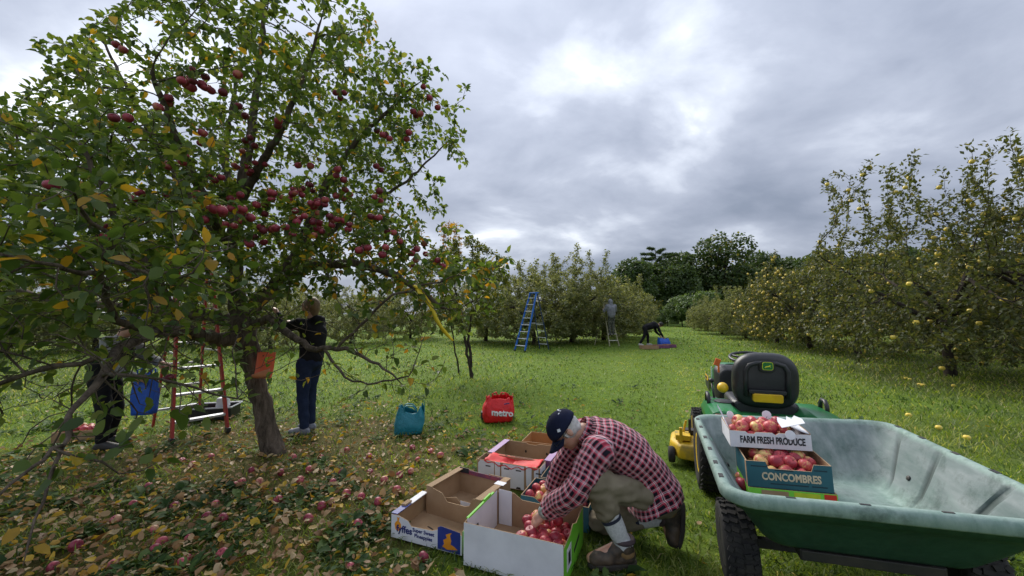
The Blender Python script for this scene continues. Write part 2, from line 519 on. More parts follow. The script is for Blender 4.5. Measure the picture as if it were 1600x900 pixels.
def leaf_verts(pos, d, nrm, size, width=0.6, fold=0.25, droop=0.2):
    """curved, folded apple leaves: 8 points each"""
    n = len(pos); d = d / np.linalg.norm(d, axis=1, keepdims=True)
    s = np.cross(d, nrm); s /= np.linalg.norm(s, axis=1, keepdims=True) + 1e-9
    u = np.cross(s, d)
    L = size[:, None]; W_ = (size * width * 0.5)[:, None]
    dr = (droop if np.ndim(droop) else np.full(n, droop))[:, None]; fo = (fold if np.ndim(fold) else np.full(n, fold))[:, None]
    pt = lambda t, w, hgt: pos + d * L * t + s * W_ * w + u * (L * (-dr * t * t) + W_ * hgt * fo * 2)
    v = np.stack([pt(0, 0, 0), pt(.30, -.92, 1), pt(.30, 0, 0), pt(.30, .92, 1), pt(.68, -.80, .85), pt(.68, 0, 0), pt(.68, .80, .85), pt(1, 0, 0)], 1)
    return v.reshape(-1, 3)


def leaf_faces(n):
    i = np.arange(n)[:, None] * 8
    t = np.concatenate([i + np.array([[0, 2, 1]]), i + np.array([[0, 3, 2]]), i + np.array([[4, 5, 7]]), i + np.array([[5, 6, 7]])])
    q = np.concatenate([i + np.array([[1, 2, 5, 4]]), i + np.array([[2, 3, 6, 5]])])
    return [t, q]


def small_leaves(pos, d, nrm, size, width=0.55):
    """folded diamonds for leaves only a few pixels long"""
    d = d / (np.linalg.norm(d, axis=1, keepdims=True) + 1e-9)
    s = np.cross(d, nrm); s /= np.linalg.norm(s, axis=1, keepdims=True) + 1e-9
    u = np.cross(s, d); L = size[:, None]; Wd = L * width * 0.5
    v = np.stack([pos, pos + d * L * .45 + s * Wd + u * L * .08, pos + d * L, pos + d * L * .45 - s * Wd + u * L * .08], 1).reshape(-1, 3)
    i = np.arange(len(pos))[:, None] * 4
    return v, np.concatenate([i + np.array([[0, 1, 2]]), i + np.array([[0, 2, 3]])])


def unit(n):
    v = rng.normal(size=(n, 3)); return v / np.linalg.norm(v, axis=1, keepdims=True)


# ------------------------------------------------------------------ trees
def grow(scaffold, attractors, step=0.1, infl=0.6, kill=0.16, iters=90, grav=0.0, jitter=0.25):
    """branches that grow from hand-laid limbs towards points of the crown"""
    pos, par, rmin = [], [], []
    for line in scaffold:
        prev = None
        for k, (p, r) in enumerate(line):
            p = Vector(p)
            if k == 0:
                if not pos: pos.append(p); par.append(-1); rmin.append(r); prev = 0
                else:
                    prev = min(range(len(pos)), key=lambda i: (pos[i] - p).length_squared)
                continue
            a = pos[prev]; ra = rmin[prev] if k > 1 or prev == 0 else line[0][1]
            m = max(1, int((p - a).length / step))
            for j in range(1, m + 1):
                f = j / m
                q = a.lerp(p, f) + Vector((random.gauss(0, 1), random.gauss(0, 1), random.gauss(0, 1))) * min(0.012, 0.1 * step)
                pos.append(q); par.append(prev); rmin.append(ra + (r - ra) * f); prev = len(pos) - 1
    att = [Vector(a) for a in attractors]
    kids = {}
    for _ in range(iters):
        kd = kdtree.KDTree(len(pos))
        for i, p in enumerate(pos): kd.insert(p, i)
        kd.balance()
        pull = {}; live = []
        for a in att:
            _, i, dist = kd.find(a)
            if dist < kill: continue
            live.append(a)
            if dist < infl: pull.setdefault(i, Vector()); pull[i] += (a - pos[i]) / dist
        att = live
        if not pull: break
        n0 = len(pos)
        for i, dv in pull.items():
            dv = dv.normalized() + Vector((random.gauss(0, jitter), random.gauss(0, jitter), random.gauss(0, jitter) - grav)) * 0.6
            if par[i] >= 0: dv += (pos[i] - pos[par[i]]).normalized() * 0.45
            q = pos[i] + dv.normalized() * step
            if any((pos[c] - q).length < step * 0.45 for c in kids.get(i, [])): continue
            pos.append(q); par.append(i); rmin.append(0); kids.setdefault(i, []).append(len(pos) - 1)
        if len(pos) == n0: break
    return pos, par, rmin


def radii(pos, par, rmin, tip=0.0028, p=2.35):
    n = len(pos); acc = [0.0] * n; rad = [0.0] * n
    order = sorted(range(n), key=lambda i: i, reverse=True)      # a child always follows its parent
    for i in order:
        r = max(tip, acc[i] ** (1 / p)) if acc[i] > 0 else tip
        rad[i] = max(r, rmin[i])
        if par[i] >= 0: acc[par[i]] += r ** p
    return rad


def wood(pos, par, rad, gnarl=0.0, sides=(10, 6, 4), rlim=(0.045, 0.012)):
    kids = {}
    for i, q in enumerate(par): kids.setdefault(q, []).append(i)
    vs, quads = [], []
    starts = [(c, -1) for c in kids.get(-1, [])]
    while starts:
        i, p0 = starts.pop()
        chain = ([p0] if p0 >= 0 else []) + [i]
        while True:
            ks = kids.get(chain[-1], [])
            if not ks: break
            b = max(ks, key=lambda k: rad[k])
            starts += [(k, chain[-1]) for k in ks if k != b]
            chain.append(b)
        if len(chain) < 2: continue
        rr = [rad[c] for c in chain]
        if p0 >= 0: rr[0] = rr[1]
        n = sides[0] if rr[0] > rlim[0] else sides[1] if rr[0] > rlim[1] else sides[2]
        ref = None; base = len(vs)
        for k, c in enumerate(chain):
            d = pos[chain[min(k + 1, len(chain) - 1)]] - pos[chain[max(k - 1, 0)]]
            d.normalize()
            if ref is None: ref = d.orthogonal().normalized()
            ref = (ref - d * ref.dot(d))
            ref = ref.normalized() if ref.length > 1e-5 else d.orthogonal().normalized()
            y = d.cross(ref)
            for j in range(n):
                a = 2 * math.pi * j / n
                o = ref * math.cos(a) + y * math.sin(a)
                r = rr[k] * (0.35 if k == len(chain) - 1 else 1)
                if gnarl and r > 0.02: r *= 1 + gnarl * noise.noise(pos[c] * 9 + o * 1.6)
                vs.append(pos[c] + o * r)
        for k in range(len(chain) - 1):
            for j in range(n):
                quads.append((base + k * n + j, base + k * n + (j + 1) % n, base + (k + 1) * n + (j + 1) % n, base + (k + 1) * n + j))
    return np.array([tuple(v) for v in vs]), np.array(quads)


def sites(pos, par, rad, rmax):
    """twig places that carry leaves, and the way the twig points"""
    P, D = [], []
    for i in range(len(pos)):
        if rad[i] < rmax and par[i] >= 0: P.append(tuple(pos[i])); D.append(tuple((pos[i] - pos[par[i]]).normalized()))
    return np.array(P), np.array(D)


def leaf_sets(P, D, per, size, spread=0.05):
    k = rng.poisson(per, len(P)) if np.isscalar(per) else rng.poisson(per)
    idx = np.repeat(np.arange(len(P)), k); n = len(idx)
    d = D[idx] * 0.5 + unit(n) * 0.85 + np.array([0, 0, -0.15])
    d /= np.linalg.norm(d, axis=1, keepdims=True)
    pos = P[idx] + unit(n) * spread * rng.random((n, 1)) + d * 0.015
    nrm = np.array([0, 0, 1.0]) + unit(n) * 0.75
    return pos, d, nrm, size * (0.65 + 0.55 * rng.random(n))


def ellipsoid_pts(c, r, n, shell=0.0):
    v = unit(n) * (shell + (1 - shell) * rng.random((n, 1))) ** (1 / 3)
    return np.array(c) + v * np.array(r)


def bark_mat(name, c1, c2, lichen=(0.22, 0.25, 0.20), la=0.62):
    m, nt, b, _ = mat_new(name)
    f = noise_tex(nt, 14, 8, 0.7, stretch=(1, 1, 0.28), dist=0.6)
    c = ramp(nt, f, [(0.35, c1), (0.65, c2)])
    l = noise_tex(nt, 7, 6, 0.7)
    c = mixc(nt, ramp(nt, l, [(la, (0, 0, 0)), (la + .12, (.7, .7, .7))]), c, lichen)
    nt.links.new(c, b.inputs['Base Color']); b.inputs['Roughness'].default_value = 0.95; b.inputs['Specular IOR Level'].default_value = 0.15
    bump(nt, b, mth(nt, 'ADD', f, mth(nt, 'MULTIPLY', noise_tex(nt, 45, 6, 0.7, stretch=(1, 1, .5)), 0.5)), 0.9, 0.02)
    return m


BARK = bark_mat('apple_bark', (0.036, 0.028, 0.021), (0.165, 0.130, 0.100))
BARK2 = bark_mat('far_bark', (0.025, 0.02, 0.016), (0.075, 0.06, 0.05))
LEAF_MAIN = leaf_mat('apple_leaf', [(0, (0.040, 0.080, 0.020)), (0.4, (0.078, 0.135, 0.028)), (0.7, (0.145, 0.200, 0.045)), (0.945, (0.21, 0.24, 0.060)), (0.955, (0.42, 0.30, 0.025)), (1, (0.42, 0.22, 0.03))], 0.5, 0.42)
LEAF_MID = leaf_mat('orchard_leaf', [(0, (0.085, 0.115, 0.045)), (0.5, (0.175, 0.205, 0.085)), (0.8, (0.27, 0.285, 0.135)), (0.96, (0.27, 0.25, 0.10)), (1, (0.34, 0.24, 0.06))], 0.38, 0.5)
LEAF_DULL = leaf_mat('dull_orchard_leaf', [(0, (0.042, 0.060, 0.021)), (0.5, (0.088, 0.108, 0.036)), (0.8, (0.145, 0.152, 0.056)), (1, (0.20, 0.14, 0.05))], 0.38, 0.5)
LEAF_WOOD = leaf_mat('woodland_leaf', [(0, (0.030, 0.060, 0.016)), (0.5, (0.070, 0.120, 0.028)), (0.8, (0.125, 0.180, 0.040)), (0.95, (0.20, 0.22, 0.045)), (1, (0.30, 0.24, 0.04))], 0.3, 0.5)
LEAF_PALE = leaf_mat('pale_shrub_leaf', [(0, (0.06, 0.11, 0.03)), (0.5, (0.12, 0.19, 0.06)), (1, (0.20, 0.27, 0.10))], 0.3, 0.5)
LEAF_GOLD = leaf_mat('turning_leaf', [(0, (0.05, 0.09, 0.02)), (0.4, (0.12, 0.15, 0.03)), (0.7, (0.30, 0.24, 0.04)), (1, (0.35, 0.16, 0.05))], 0.35, 0.5)


def apple_mesh(r=0.036, n=14, mats=None, stem=True):
    prof = []
    K = 11
    for i in range(K + 1):
        t = math.pi * i / K
        rr = r * math.sin(t) * (1 + 0.10 * math.cos(t) * -1)
        h = -r * 0.93 * math.cos(t)
        dim = math.exp(-(rr / (r * 0.34)) ** 2)
        h += -0.34 * r * dim if t > math.pi / 2 else 0.16 * r * dim
        prof.append((max(rr, 0.0004), h))
    b = MB().lathe(prof, n)
    if stem: b.tube([(0, 0, r * .5), (0.001, 0, r * .85), (0.004, 0.001, r * 1.2)], 0.0014, 5, mi=1)
    return b.mesh('apple', mats, True)


def apple_mat(name, deep, mid, pale, pale_at=0.62, rough=0.40):
    m, nt, b, _ = mat_new(name)
    oi = nt.nodes.new('ShaderNodeObjectInfo'); tc = nt.nodes.new('ShaderNodeTexCoord')
    sh = nt.nodes.new('ShaderNodeVectorMath'); sh.operation = 'MULTIPLY_ADD'
    nt.links.new(tc.outputs['Object'], sh.inputs[0]); sh.inputs[1].default_value = (18, 18, 18)
    cm = nt.nodes.new('ShaderNodeCombineXYZ')
    for i in range(3): nt.links.new(mth(nt, 'MULTIPLY', oi.outputs['Random'], 37.0 + 11 * i), cm.inputs[i])
    nt.links.new(cm.outputs[0], sh.inputs[2])
    f = noise_tex(nt, 1.0, 3, 0.5, vec=sh.outputs[0])
    streak = noise_tex(nt, 160, 3, 0.6, stretch=(1, 1, 0.12))
    f2 = mth(nt, 'ADD', mth(nt, 'ADD', f, mth(nt, 'MULTIPLY', mth(nt, 'SUBTRACT', oi.outputs['Random'], 0.5), 0.40)), mth(nt, 'MULTIPLY', mth(nt, 'SUBTRACT', streak, 0.5), 0.35))
    c = ramp(nt, f2, [(0.35, deep), (0.52, mid), (pale_at, mid), (pale_at + 0.14, pale)])
    nt.links.new(c, b.inputs['Base Color']); b.inputs['Roughness'].default_value = rough
    b.inputs['Specular IOR Level'].default_value = 0.4
    return m


STEM = worn('apple_stem', (0.09, 0.055, 0.03), rough=0.8)
M_APPLE_TREE = apple_mat('dark_red_apple', (0.13, 0.014, 0.028), (0.30, 0.032, 0.055), (0.42, 0.14, 0.08), 0.64)
M_APPLE_BOX = apple_mat('box_apple', (0.28, 0.022, 0.040), (0.52, 0.075, 0.085), (0.66, 0.46, 0.16), 0.56)
M_APPLE_GROUND = apple_mat('windfall_apple', (0.22, 0.025, 0.05), (0.42, 0.075, 0.10), (0.50, 0.28, 0.16), 0.62, 0.45)
M_APPLE_YEL = worn('yellow_apple', (0.72, 0.50, 0.05), (0.76, 0.62, 0.14), 20, 0.4, bmp=0)
# ------------------------------------------------------------------ the big apple tree
def add_leaf_parts(root, V, T, cam_n, mat, keep_pos):
    pass


def big_tree():
    base = gnd(425, 705); o = Vector((base.x, base.y, 0))
    root = thing('apple_tree', 'big old apple tree full of dark red apples, orange sign on its leaning trunk', 'tree', o)
    A = lambda u, v, Y: at(u, v, Y) - o
    y0 = base.y
    trunk = [(Vector((0.06, -0.03, -0.35)), .20), (Vector((0.03, -0.02, -0.02)), .122), (A(424, 690, y0), .104), (A(411, 640, y0 - .02), .093), (A(397, 580, y0 - .05), .092), (A(384, 530, y0 - .08), .120), (A(374, 500, y0 - .1), .13)]
    lim = [trunk,
        [(A(376, 505, y0 - .1), .085), (A(368, 440, y0), .078), (A(364, 390, y0 + .05), .07), (A(372, 320, y0), .058), (A(388, 230, y0), .05), (A(402, 130, y0), .035), (A(412, 20, y0), .022)],
        [(A(378, 500, y0 - .1), .085), (A(420, 455, y0 + .1), .08), (A(462, 400, y0 + .2), .07), (A(492, 335, y0 + .2), .055), (A(520, 270, y0 + .1), .04), (A(575, 200, y0), .025), (A(640, 140, y0 - .1), .014)],
        [(A(425, 450, y0 + .1), .06), (A(480, 418, y0 - .1), .052), (A(550, 410, y0 - .35), .042), (A(620, 430, y0 - .6), .028), (A(690, 480, y0 - .7), .016)],
        [(A(372, 510, y0 - .1), .085), (A(330, 492, y0 + .0), .075), (A(270, 490, y0 + .1), .065), (A(190, 480, y0 + .2), .05), (A(90, 470, y0 + .3), .035), (A(-20, 440, y0 + .4), .02)],
        # long bough reaching towards the camera at the left, with twigs hanging from it
        [(A(380, 532, y0 - .1), .08), (A(335, 530, 3.9), .066), (A(290, 516, 3.4), .05), (A(240, 520, 2.9), .036), (A(185, 545, 2.45), .027), (A(160, 590, 2.15), .020), (A(112, 640, 1.9), .012), (A(104, 700, 1.7), .008), (A(66, 790, 1.5), .005), (A(34, 880, 1.35), .0028)],
        [(A(240, 520, 2.9), .03), (A(175, 500, 2.5), .024), (A(160, 430, 2.2), .018), (A(175, 370, 2.0), .012), (A(120, 330, 1.8), .008)],
        [(A(165, 440, 2.2), .016), (A(90, 420, 1.9), .011), (A(10, 400, 1.7), .007), (A(-60, 380, 1.6), .004)],
        [(A(165, 400, 2.1), .013), (A(215, 425, 1.9), .009), (A(300, 430, 1.75), .005)],
        [(A(140, 600, 2.1), .012), (A(180, 585, 1.95), .009), (A(250, 590, 1.95), .007), (A(330, 612, 2.2), .005), (A(392, 632, 2.4), .003)],
        [(A(105, 690, 1.65), .008), (A(50, 730, 1.5), .006), (A(-20, 790, 1.35), .004)],
        [(A(110, 690, 1.65), .006), (A(160, 720, 1.7), .005), (A(190, 740, 1.75), .003)],
        [(A(185, 560, 2.4), .012), (A(90, 575, 2.2), .009), (A(0, 600, 2.1), .006)],
        # grey bough that crosses in front of the standing picker
        [(A(378, 510, y0 - .12), .05), (A(420, 497, 3.9), .036), (A(450, 520, 3.7), .032), (A(482, 543, 3.55), .026), (A(540, 544, 3.4), .018), (A(590, 570, 3.2), .011), (A(620, 592, 3.1), .006)],
        [(A(500, 545, 3.5), .014), (A(540, 590, 3.3), .010), (A(575, 600, 3.15), .006), (A(640, 588, 3.05), .004)],
        [(A(540, 510, 3.5), .014), (A(600, 470, 3.3), .012), (A(655, 446, 3.2), .009), (A(720, 430, 3.1), .005)],
        # crown boughs
        [(A(366, 400, y0), .06), (A(300, 310, y0 + .3), .045), (A(240, 220, y0 + .4), .032), (A(190, 120, y0 + .4), .02), (A(150, 40, y0 + .4), .01)],
        [(A(366, 420, y0), .06), (A(330, 330, y0 - .5), .045), (A(280, 230, y0 - 1.0), .03), (A(240, 120, y0 - 1.3), .018)],
        [(A(372, 320, y0), .05), (A(430, 220, y0 - .3), .035), (A(470, 130, y0 - .4), .022), (A(500, 40, y0 - .5), .012)],
        [(A(370, 350, y0), .05), (A(350, 240, y0 + .8), .035), (A(370, 120, y0 + 1.2), .02)],
        [(A(462, 400, y0 + .2), .04), (A(560, 330, y0 + .5), .028), (A(640, 280, y0 + .6), .016), (A(700, 220, y0 + .5), .008)],
        [(A(270, 490, y0 + .1), .045), (A(190, 400, y0 - .3), .035), (A(100, 310, y0 - .6), .024), (A(30, 220, y0 - .7), .013)],
        [(A(290, 516, 3.4), .04), (A(230, 420, 3.0), .03), (A(170, 320, 2.7), .02), (A(130, 230, 2.6), .012)],
    ]
    def E(u, v, Y, r, n, sh=0.0): return ellipsoid_pts(A(u, v, Y), r, n, sh)
    att = [E(390, 200, y0, (2.05, 1.7, 1.75), 1500, .25), E(545, 250, y0 + .1, (1.15, 1.2, 1.25), 560, .2), E(170, 250, y0 - .1, (1.5, 1.4, 1.15), 620, .2),
           E(640, 165, y0, (.62, .6, .55), 120), E(690, 225, y0, (.32, .4, .22), 40), E(430, 30, y0, (1.2, 1.2, .9), 260), E(130, 70, y0 + .1, (.5, .5, .6), 120), E(200, 70, y0 + .1, (.6, .5, .7), 130), E(60, 190, y0 - .5, (.8, .7, .45), 200), E(40, 270, 3.4, (.8, .6, .5), 200), E(20, 640, 2.0, (.5, .4, .4), 60),
           E(100, 330, 2.8, (1.3, .9, .8), 520), E(110, 420, 2.0, (.85, .6, .45), 420), E(50, 520, 2.5, (1.0, .8, .45), 330), E(180, 460, 2.6, (.7, .7, .3), 170),
           E(590, 400, y0 - .4, (.85, .8, .45), 240), E(680, 450, y0 - .8, (.55, .5, .35), 110), E(600, 500, 3.4, (.6, .5, .32), 110), E(590, 590, 3.1, (.35, .35, .2), 40), E(740, 410, 3.3, (.3, .3, .14), 18),
           E(300, 420, y0 - .6, (1.1, .8, .5), 200), E(30, 690, 1.7, (.3, .3, .4), 26), E(230, 590, 2.2, (.5, .4, .2), 40), E(430, 480, 3.7, (.5, .4, .25), 60), E(478, 442, 4.0, (.34, .35, .14), 60), E(170, 530, 3.0, (.5, .5, .25), 60), E(60, 560, 2.6, (.7, .5, .4), 120),
           E(230, 640, 1.9, (.25, .25, .18), 18), E(330, 560, 3.5, (.9, .6, .2), 110), E(500, 565, 3.3, (.5, .4, .2), 80), E(110, 600, 2.4, (.8, .6, .3), 130), E(340, 500, 2.6, (.3, .3, .25), 22), E(650, 560, 3.0, (.25, .2, .2), 12)]
    att = np.concatenate(att + [a + rng.normal(0, .09, a.shape) for a in att])
    # sparse gaps where the sky shows
    keep = np.array([noise.noise(Vector(p) * 1.5 + Vector((5, 2, 9))) > -0.24 for p in att.tolist()])
    att = att[keep]
    # nothing in the camera's own space, and the crown thins out above the trunk where bare boughs show
    w = att + np.array(o)
    ua, va = 800 + F_PX * w[:, 0] / np.maximum(w[:, 1], .2), 490 - F_PX * (w[:, 2] - CAM_H) / np.maximum(w[:, 1], .2)
    sky_gap = ((va < 135 - 1.05 * ua) & ~((abs(ua - 30) < 40) & (abs(va - 60) < 14))) | (np.hypot(ua - 180, va - 78) < 38) | (np.hypot(ua - 470, va - 20) < 34)
    att, w = att[~sky_gap], w[~sky_gap]
    keep = (np.linalg.norm(w - np.array([0, 0, CAM_H]), axis=1) > 1.35) & (w[:, 2] > 0.75)
    att = att[keep]
    pos, par, rmin = grow(lim, att, 0.075, 0.75, 0.115, 90)
    rad = radii(pos, par, rmin, 0.0026)
    V, Q = wood(pos, par, rad, 0.22, (14, 6, 4))
    link('trunk', np_mesh('apple_tree_trunk', V, Q, BARK), root)
    P, D = sites(pos, par, rad, 0.0075)
    Pw = P + np.array(o)
    vof = lambda w: 490 - F_PX * (w[:, 2] - CAM_H) / np.maximum(w[:, 1], .1)
    dc = np.linalg.norm(Pw - np.array([0, 0, CAM_H]), axis=1)
    # bare twigs low over the trunk, fuller leaf above and outside
    per = np.where((Pw[:, 2] < 1.75) & (Pw[:, 0] > -3.2), 1.8, 4.9)
    per = np.where(Pw[:, 2] < 1.15, 0.6, per)
    per = np.where((vof(Pw) < 260), 3.7, per)
    per = np.where(dc < 2.6, 1.5, per)
    du = np.abs(800 + F_PX * Pw[:, 0] / Pw[:, 1] - 475)
    per = np.where((du < 55) & (vof(Pw) > 420) & (vof(Pw) < 466), 4.5, per)
    per = np.where((du < 42) & (vof(Pw) >= 472) & (vof(Pw) < 640), .35, per)
    per = np.where((vof(Pw) > 512), np.minimum(per, .75), per)
    per = np.where((dc < 2.3) & (Pw[:, 2] < 1.35), 0.4, per)
    pos_l, d, nrm, size = leaf_sets(P, D, per, 0.072, 0.05)
    dw = np.linalg.norm(pos_l + np.array(o) - np.array([0, 0, CAM_H]), axis=1)
    ok = dw > 1.15
    pos_l, d, nrm, size, dw = pos_l[ok], d[ok], nrm[ok], size[ok], dw[ok]
    n = len(pos_l)
    tint = np.clip(rng.beta(2, 2.4, n), 0, 0.94)
    right = (pos_l[:, 0] > 0.4) & (pos_l[:, 2] < 2.6)
    tint = np.where(rng.random(n) < np.where(right, 0.11, 0.022), 0.955 + 0.045 * rng.random(n), tint)
    # the 300 nearest leaves in view are parts of their own
    wpos = pos_l + np.array(o)
    u = 800 + F_PX * wpos[:, 0] / np.maximum(wpos[:, 1], .1)
    inview = (u > -30) & (u < 1500) & (wpos[:, 1] > .8)
    order = np.argsort(np.where(inview, dw / size, 1e9))[:290]
    far = np.ones(n, bool); far[order] = False
    fold = 0.1 + 0.3 * rng.random(n); droop = 0.05 + 0.4 * rng.random(n)
    v = leaf_verts(pos_l[far], d[far], nrm[far], size[far], 0.66, fold[far], droop[far])
    tag(link('foliage', np_mesh('apple_tree_foliage', v, leaf_faces(far.sum()), LEAF_MAIN, True, {'tint': np.repeat(tint[far], 8)}), root), kind='stuff')
    for i in order:
        fine_leaf(root, Vector(pos_l[i]), Vector(d[i]), Vector(nrm[i]), float(size[i]), tint[i])
    # apples in bunches under the twigs
    Pa, Da = sites(pos, par, rad, 0.012)
    Wd = Pa + np.array(o)
    uu = 800 + F_PX * Wd[:, 0] / Wd[:, 1]; vv = 490 - F_PX * (Wd[:, 2] - CAM_H) / Wd[:, 1]
    spots = [(270, 105, 3), (345, 285, 3), (328, 322, 4), (362, 332, 4), (378, 215, 4), (165, 335, 1), (150, 355, 1), (480, 300, 5), (640, 160, 3), (682, 115, 2), (592, 185, 4), (400, 370, 2), (440, 170, 2), (75, 278, 1), (268, 215, 3), (232, 132, 3), (300, 200, 2), (350, 75, 1), (292, 115, 4), (500, 310, 4), (545, 295, 4), (460, 285, 5), (520, 145, 3), (575, 330, 3), (660, 380, 4), (620, 345, 3), (430, 300, 3), (410, 320, 2), (445, 350, 2), (500, 350, 3), (560, 365, 3), (600, 255, 2), (655, 210, 2), (360, 240, 3), (250, 300, 2), (440, 330, 2), (390, 300, 2), (170, 60, 2), (600, 380, 2), (535, 345, 3), (465, 255, 2), (268, 575, 1), (700, 130, 1), (180, 170, 2), (425, 280, 3), (485, 275, 3), (318, 300, 3), (350, 310, 4), (335, 345, 2), (375, 265, 3), (395, 245, 2), (325, 265, 3), (415, 345, 3), (520, 325, 4), (470, 320, 4), (490, 335, 3), (445, 270, 3), (395, 370, 2), (285, 90, 3), (305, 130, 3), (640, 395, 3), (675, 395, 3), (580, 300, 3), (530, 270, 3), (250, 240, 2), (360, 160, 3), (205, 300, 2)]
    me = [apple_mesh(0.032, 12, [M_APPLE_TREE, STEM]), apple_mesh(0.0365, 12, [M_APPLE_TREE, STEM])]
    for (su, sv, k) in spots:
        cand = np.argsort((uu - su) ** 2 + (vv - sv) ** 2 + (Wd[:, 1] - (y0 - 1.25 if su > 200 else 2.5)) ** 2 * 500)[:max(1, k // 2 + 1)]
        taken = []
        for j in range(k):
            c = Pa[cand[j % len(cand)]]
            for _t in range(20):
                q = Vector(c) + Vector((random.uniform(-.055, .055), random.uniform(-.05, .05), random.uniform(-.095, -.03)))
                if all((q - t).length > .070 for t in taken): break
            taken.append(q)
            link('apple', random.choice(me), root, q, (random.uniform(-.5, .5), random.uniform(-.5, .5), random.uniform(0, 6.3)))
    print('BIG nodes', len(pos), 'leaves', n)
    return root, o


FINE = {}


def fine_leaf(root, p, d, nrm, size, tint, mat=None, name='leaf'):
    """one near leaf: toothed outline, folded, with a stalk; mesh shared between leaves of one tint"""
    key = (int(min(tint, .999) * 12), random.randrange(4), mat.name if mat else '')
    if key not in FINE:
        fo, dr = random.uniform(.05, .3), random.uniform(.05, .4)
        K = 7; vs, fs = [], []
        for i in range(K + 1):
            t = i / K; w = 0.33 * math.sin(math.pi * t ** 0.80) ** 0.8 * (1 - .12 * t) if 0 < i < K else 0.0
            w *= 1 + (0.06 if i % 2 else -0.05); x = t; z = -dr * t * t
            wob = 0.03 * math.sin(5 * t + key[1])
            vs += [(x - .03 * (i % 2), -w, z + fo * w + wob), (x, 0, z), (x - .03 * (i % 2), w, z + fo * w - wob)]
        for i in range(K):
            a = i * 3; b = a + 3
            fs += [(a, a + 1, b + 1, b), (a + 1, a + 2, b + 2, b + 1)]
        nb = len(vs)
        vs += [(-.32, .006, .05), (-.32, -.006, .05), (0.02, .010, 0.002), (0.02, -.010, 0.002), (-.32, 0, .06), (.02, 0, .012)]
        fs += [(nb, nb + 2, nb + 5, nb + 4), (nb + 1, nb + 4, nb + 5, nb + 3)]
        me = bpy.data.meshes.new('leaf'); me.from_pydata(vs, [], fs)
        tt = (key[0] + .5) / 12
        if tint > .955: tt = tint
        a_ = me.attributes.new('tint', 'FLOAT', 'POINT'); a_.data.foreach_set('value', np.full(len(vs), tt, np.float32))
        me.materials.append(mat or LEAF_MAIN); me.polygons.foreach_set('use_smooth', [True] * len(me.polygons)); me.update()
        FINE[key] = me
    d = d.normalized(); s = d.cross(nrm).normalized(); u = s.cross(d)
    M = Matrix((d, -s, u)).transposed()
    return link(name, FINE[key], root, p, M.to_euler(), (size,) * 3)


BIG, BIG_O = big_tree()


# ------------------------------------------------------------------ orchard trees: a few grown once, then copied tree by tree
def orchard_proto(kind, h, spread, leafmat, nleaf, lsize, seed, low=0.5, sprouts=14, fruit=0, lean=0.0, attr_n=620):
    random.seed(seed); global rng
    rng = np.random.default_rng(seed)
    top = h * 0.42
    tr = [(Vector((0, 0, -.06)), .105), (Vector((lean * .3, 0, .3)), .082), (Vector((lean * .8, .03, top * .62)), .075), (Vector((lean, 0, top * .8)), .068)]
    lim = [tr]
    for i in range(7):
        a = i * 0.9 + random.uniform(-.3, .3); ca, sa = math.cos(a), math.sin(a); k = random.uniform(.5, .85) * spread
        lim.append([(Vector((lean, 0, top * random.uniform(.55, .8))), .055), (Vector((lean + ca * k * .45, sa * k * .45, top * random.uniform(.9, 1.3))), .038), (Vector((lean + ca * k, sa * k, top * random.uniform(.8, 1.7))), .014)])
    att = [ellipsoid_pts((lean, 0, h * .52), (spread, spread, h * .36), attr_n, .35), ellipsoid_pts((lean, 0, h * .25), (spread, spread, h * .21), int(attr_n * .7), .45)]
    for i in range(sprouts):
        a, q = random.uniform(0, 6.28), spread * 0.75 * math.sqrt(random.random()); hh = random.uniform(.12, .3) * h * (1.45 if kind == 'z' else 1)
        t = np.linspace(0, 1, 7)[:, None]
        att.append(np.array([lean + q * math.cos(a), q * math.sin(a), h * .8]) + t * np.array([random.uniform(-.15, .15), random.uniform(-.15, .15), hh]) + rng.normal(0, .04, (7, 3)))
    att = np.concatenate(att); att = att[att[:, 2] > low]
    att = att[[noise.noise(Vector(p) * 1.1 + Vector((seed, 1, 2))) > -.3 for p in att.tolist()]]
    pos, par, rmin = grow(lim, att, 0.15, 1.0, 0.26, 60)
    rad = radii(pos, par, rmin, 0.004)
    V, Q = wood(pos, par, rad, 0.2, (8, 5, 3))
    P, D = sites(pos, par, rad, 0.011)
    p, d, nrm, size = leaf_sets(P, D, nleaf / len(P), lsize, 0.13)
    tint = np.clip(rng.beta(2, 2, len(p)) * 0.95, 0, 1)
    lv, lf = small_leaves(p, d, nrm, size)
    me_t = np_mesh('orchard_trunk', V, Q, BARK2)
    me_c = np_mesh('orchard_crown', lv, lf, leafmat, True, {'tint': np.repeat(tint, 4)})
    fr = P[rng.choice(len(P), fruit, replace=False)] + rng.normal(0, .05, (fruit, 3)) if fruit else np.zeros((0, 3))
    return me_t, me_c, fr


def put_tree(proto, p, rz, s, label, group, name='apple_tree', cat='tree', fruit=None, parts=0, sz=None):
    r = thing(name, label, cat, (p[0], p[1], 0), (0, 0, rz), group); r.scale = (s, s, sz or s)
    link('trunk', proto[0], r)
    tag(link('crown', proto[1], r), kind='stuff')
    return r


YA = {}


def fruits(root, pts, near):
    if 'me' not in YA: YA['me'] = apple_mesh(0.045, 8, [M_APPLE_YEL, STEM])
    if near:
        for q in pts: link('apple', YA['me'], root, q, (0, 0, random.uniform(0, 6.28)))
    else:
        mb = MB()
        for q in pts: mb.ball(q, 0.055, 6, 4)
        tag(mb.build('fruit', M_APPLE_YEL, root, True), kind='stuff')


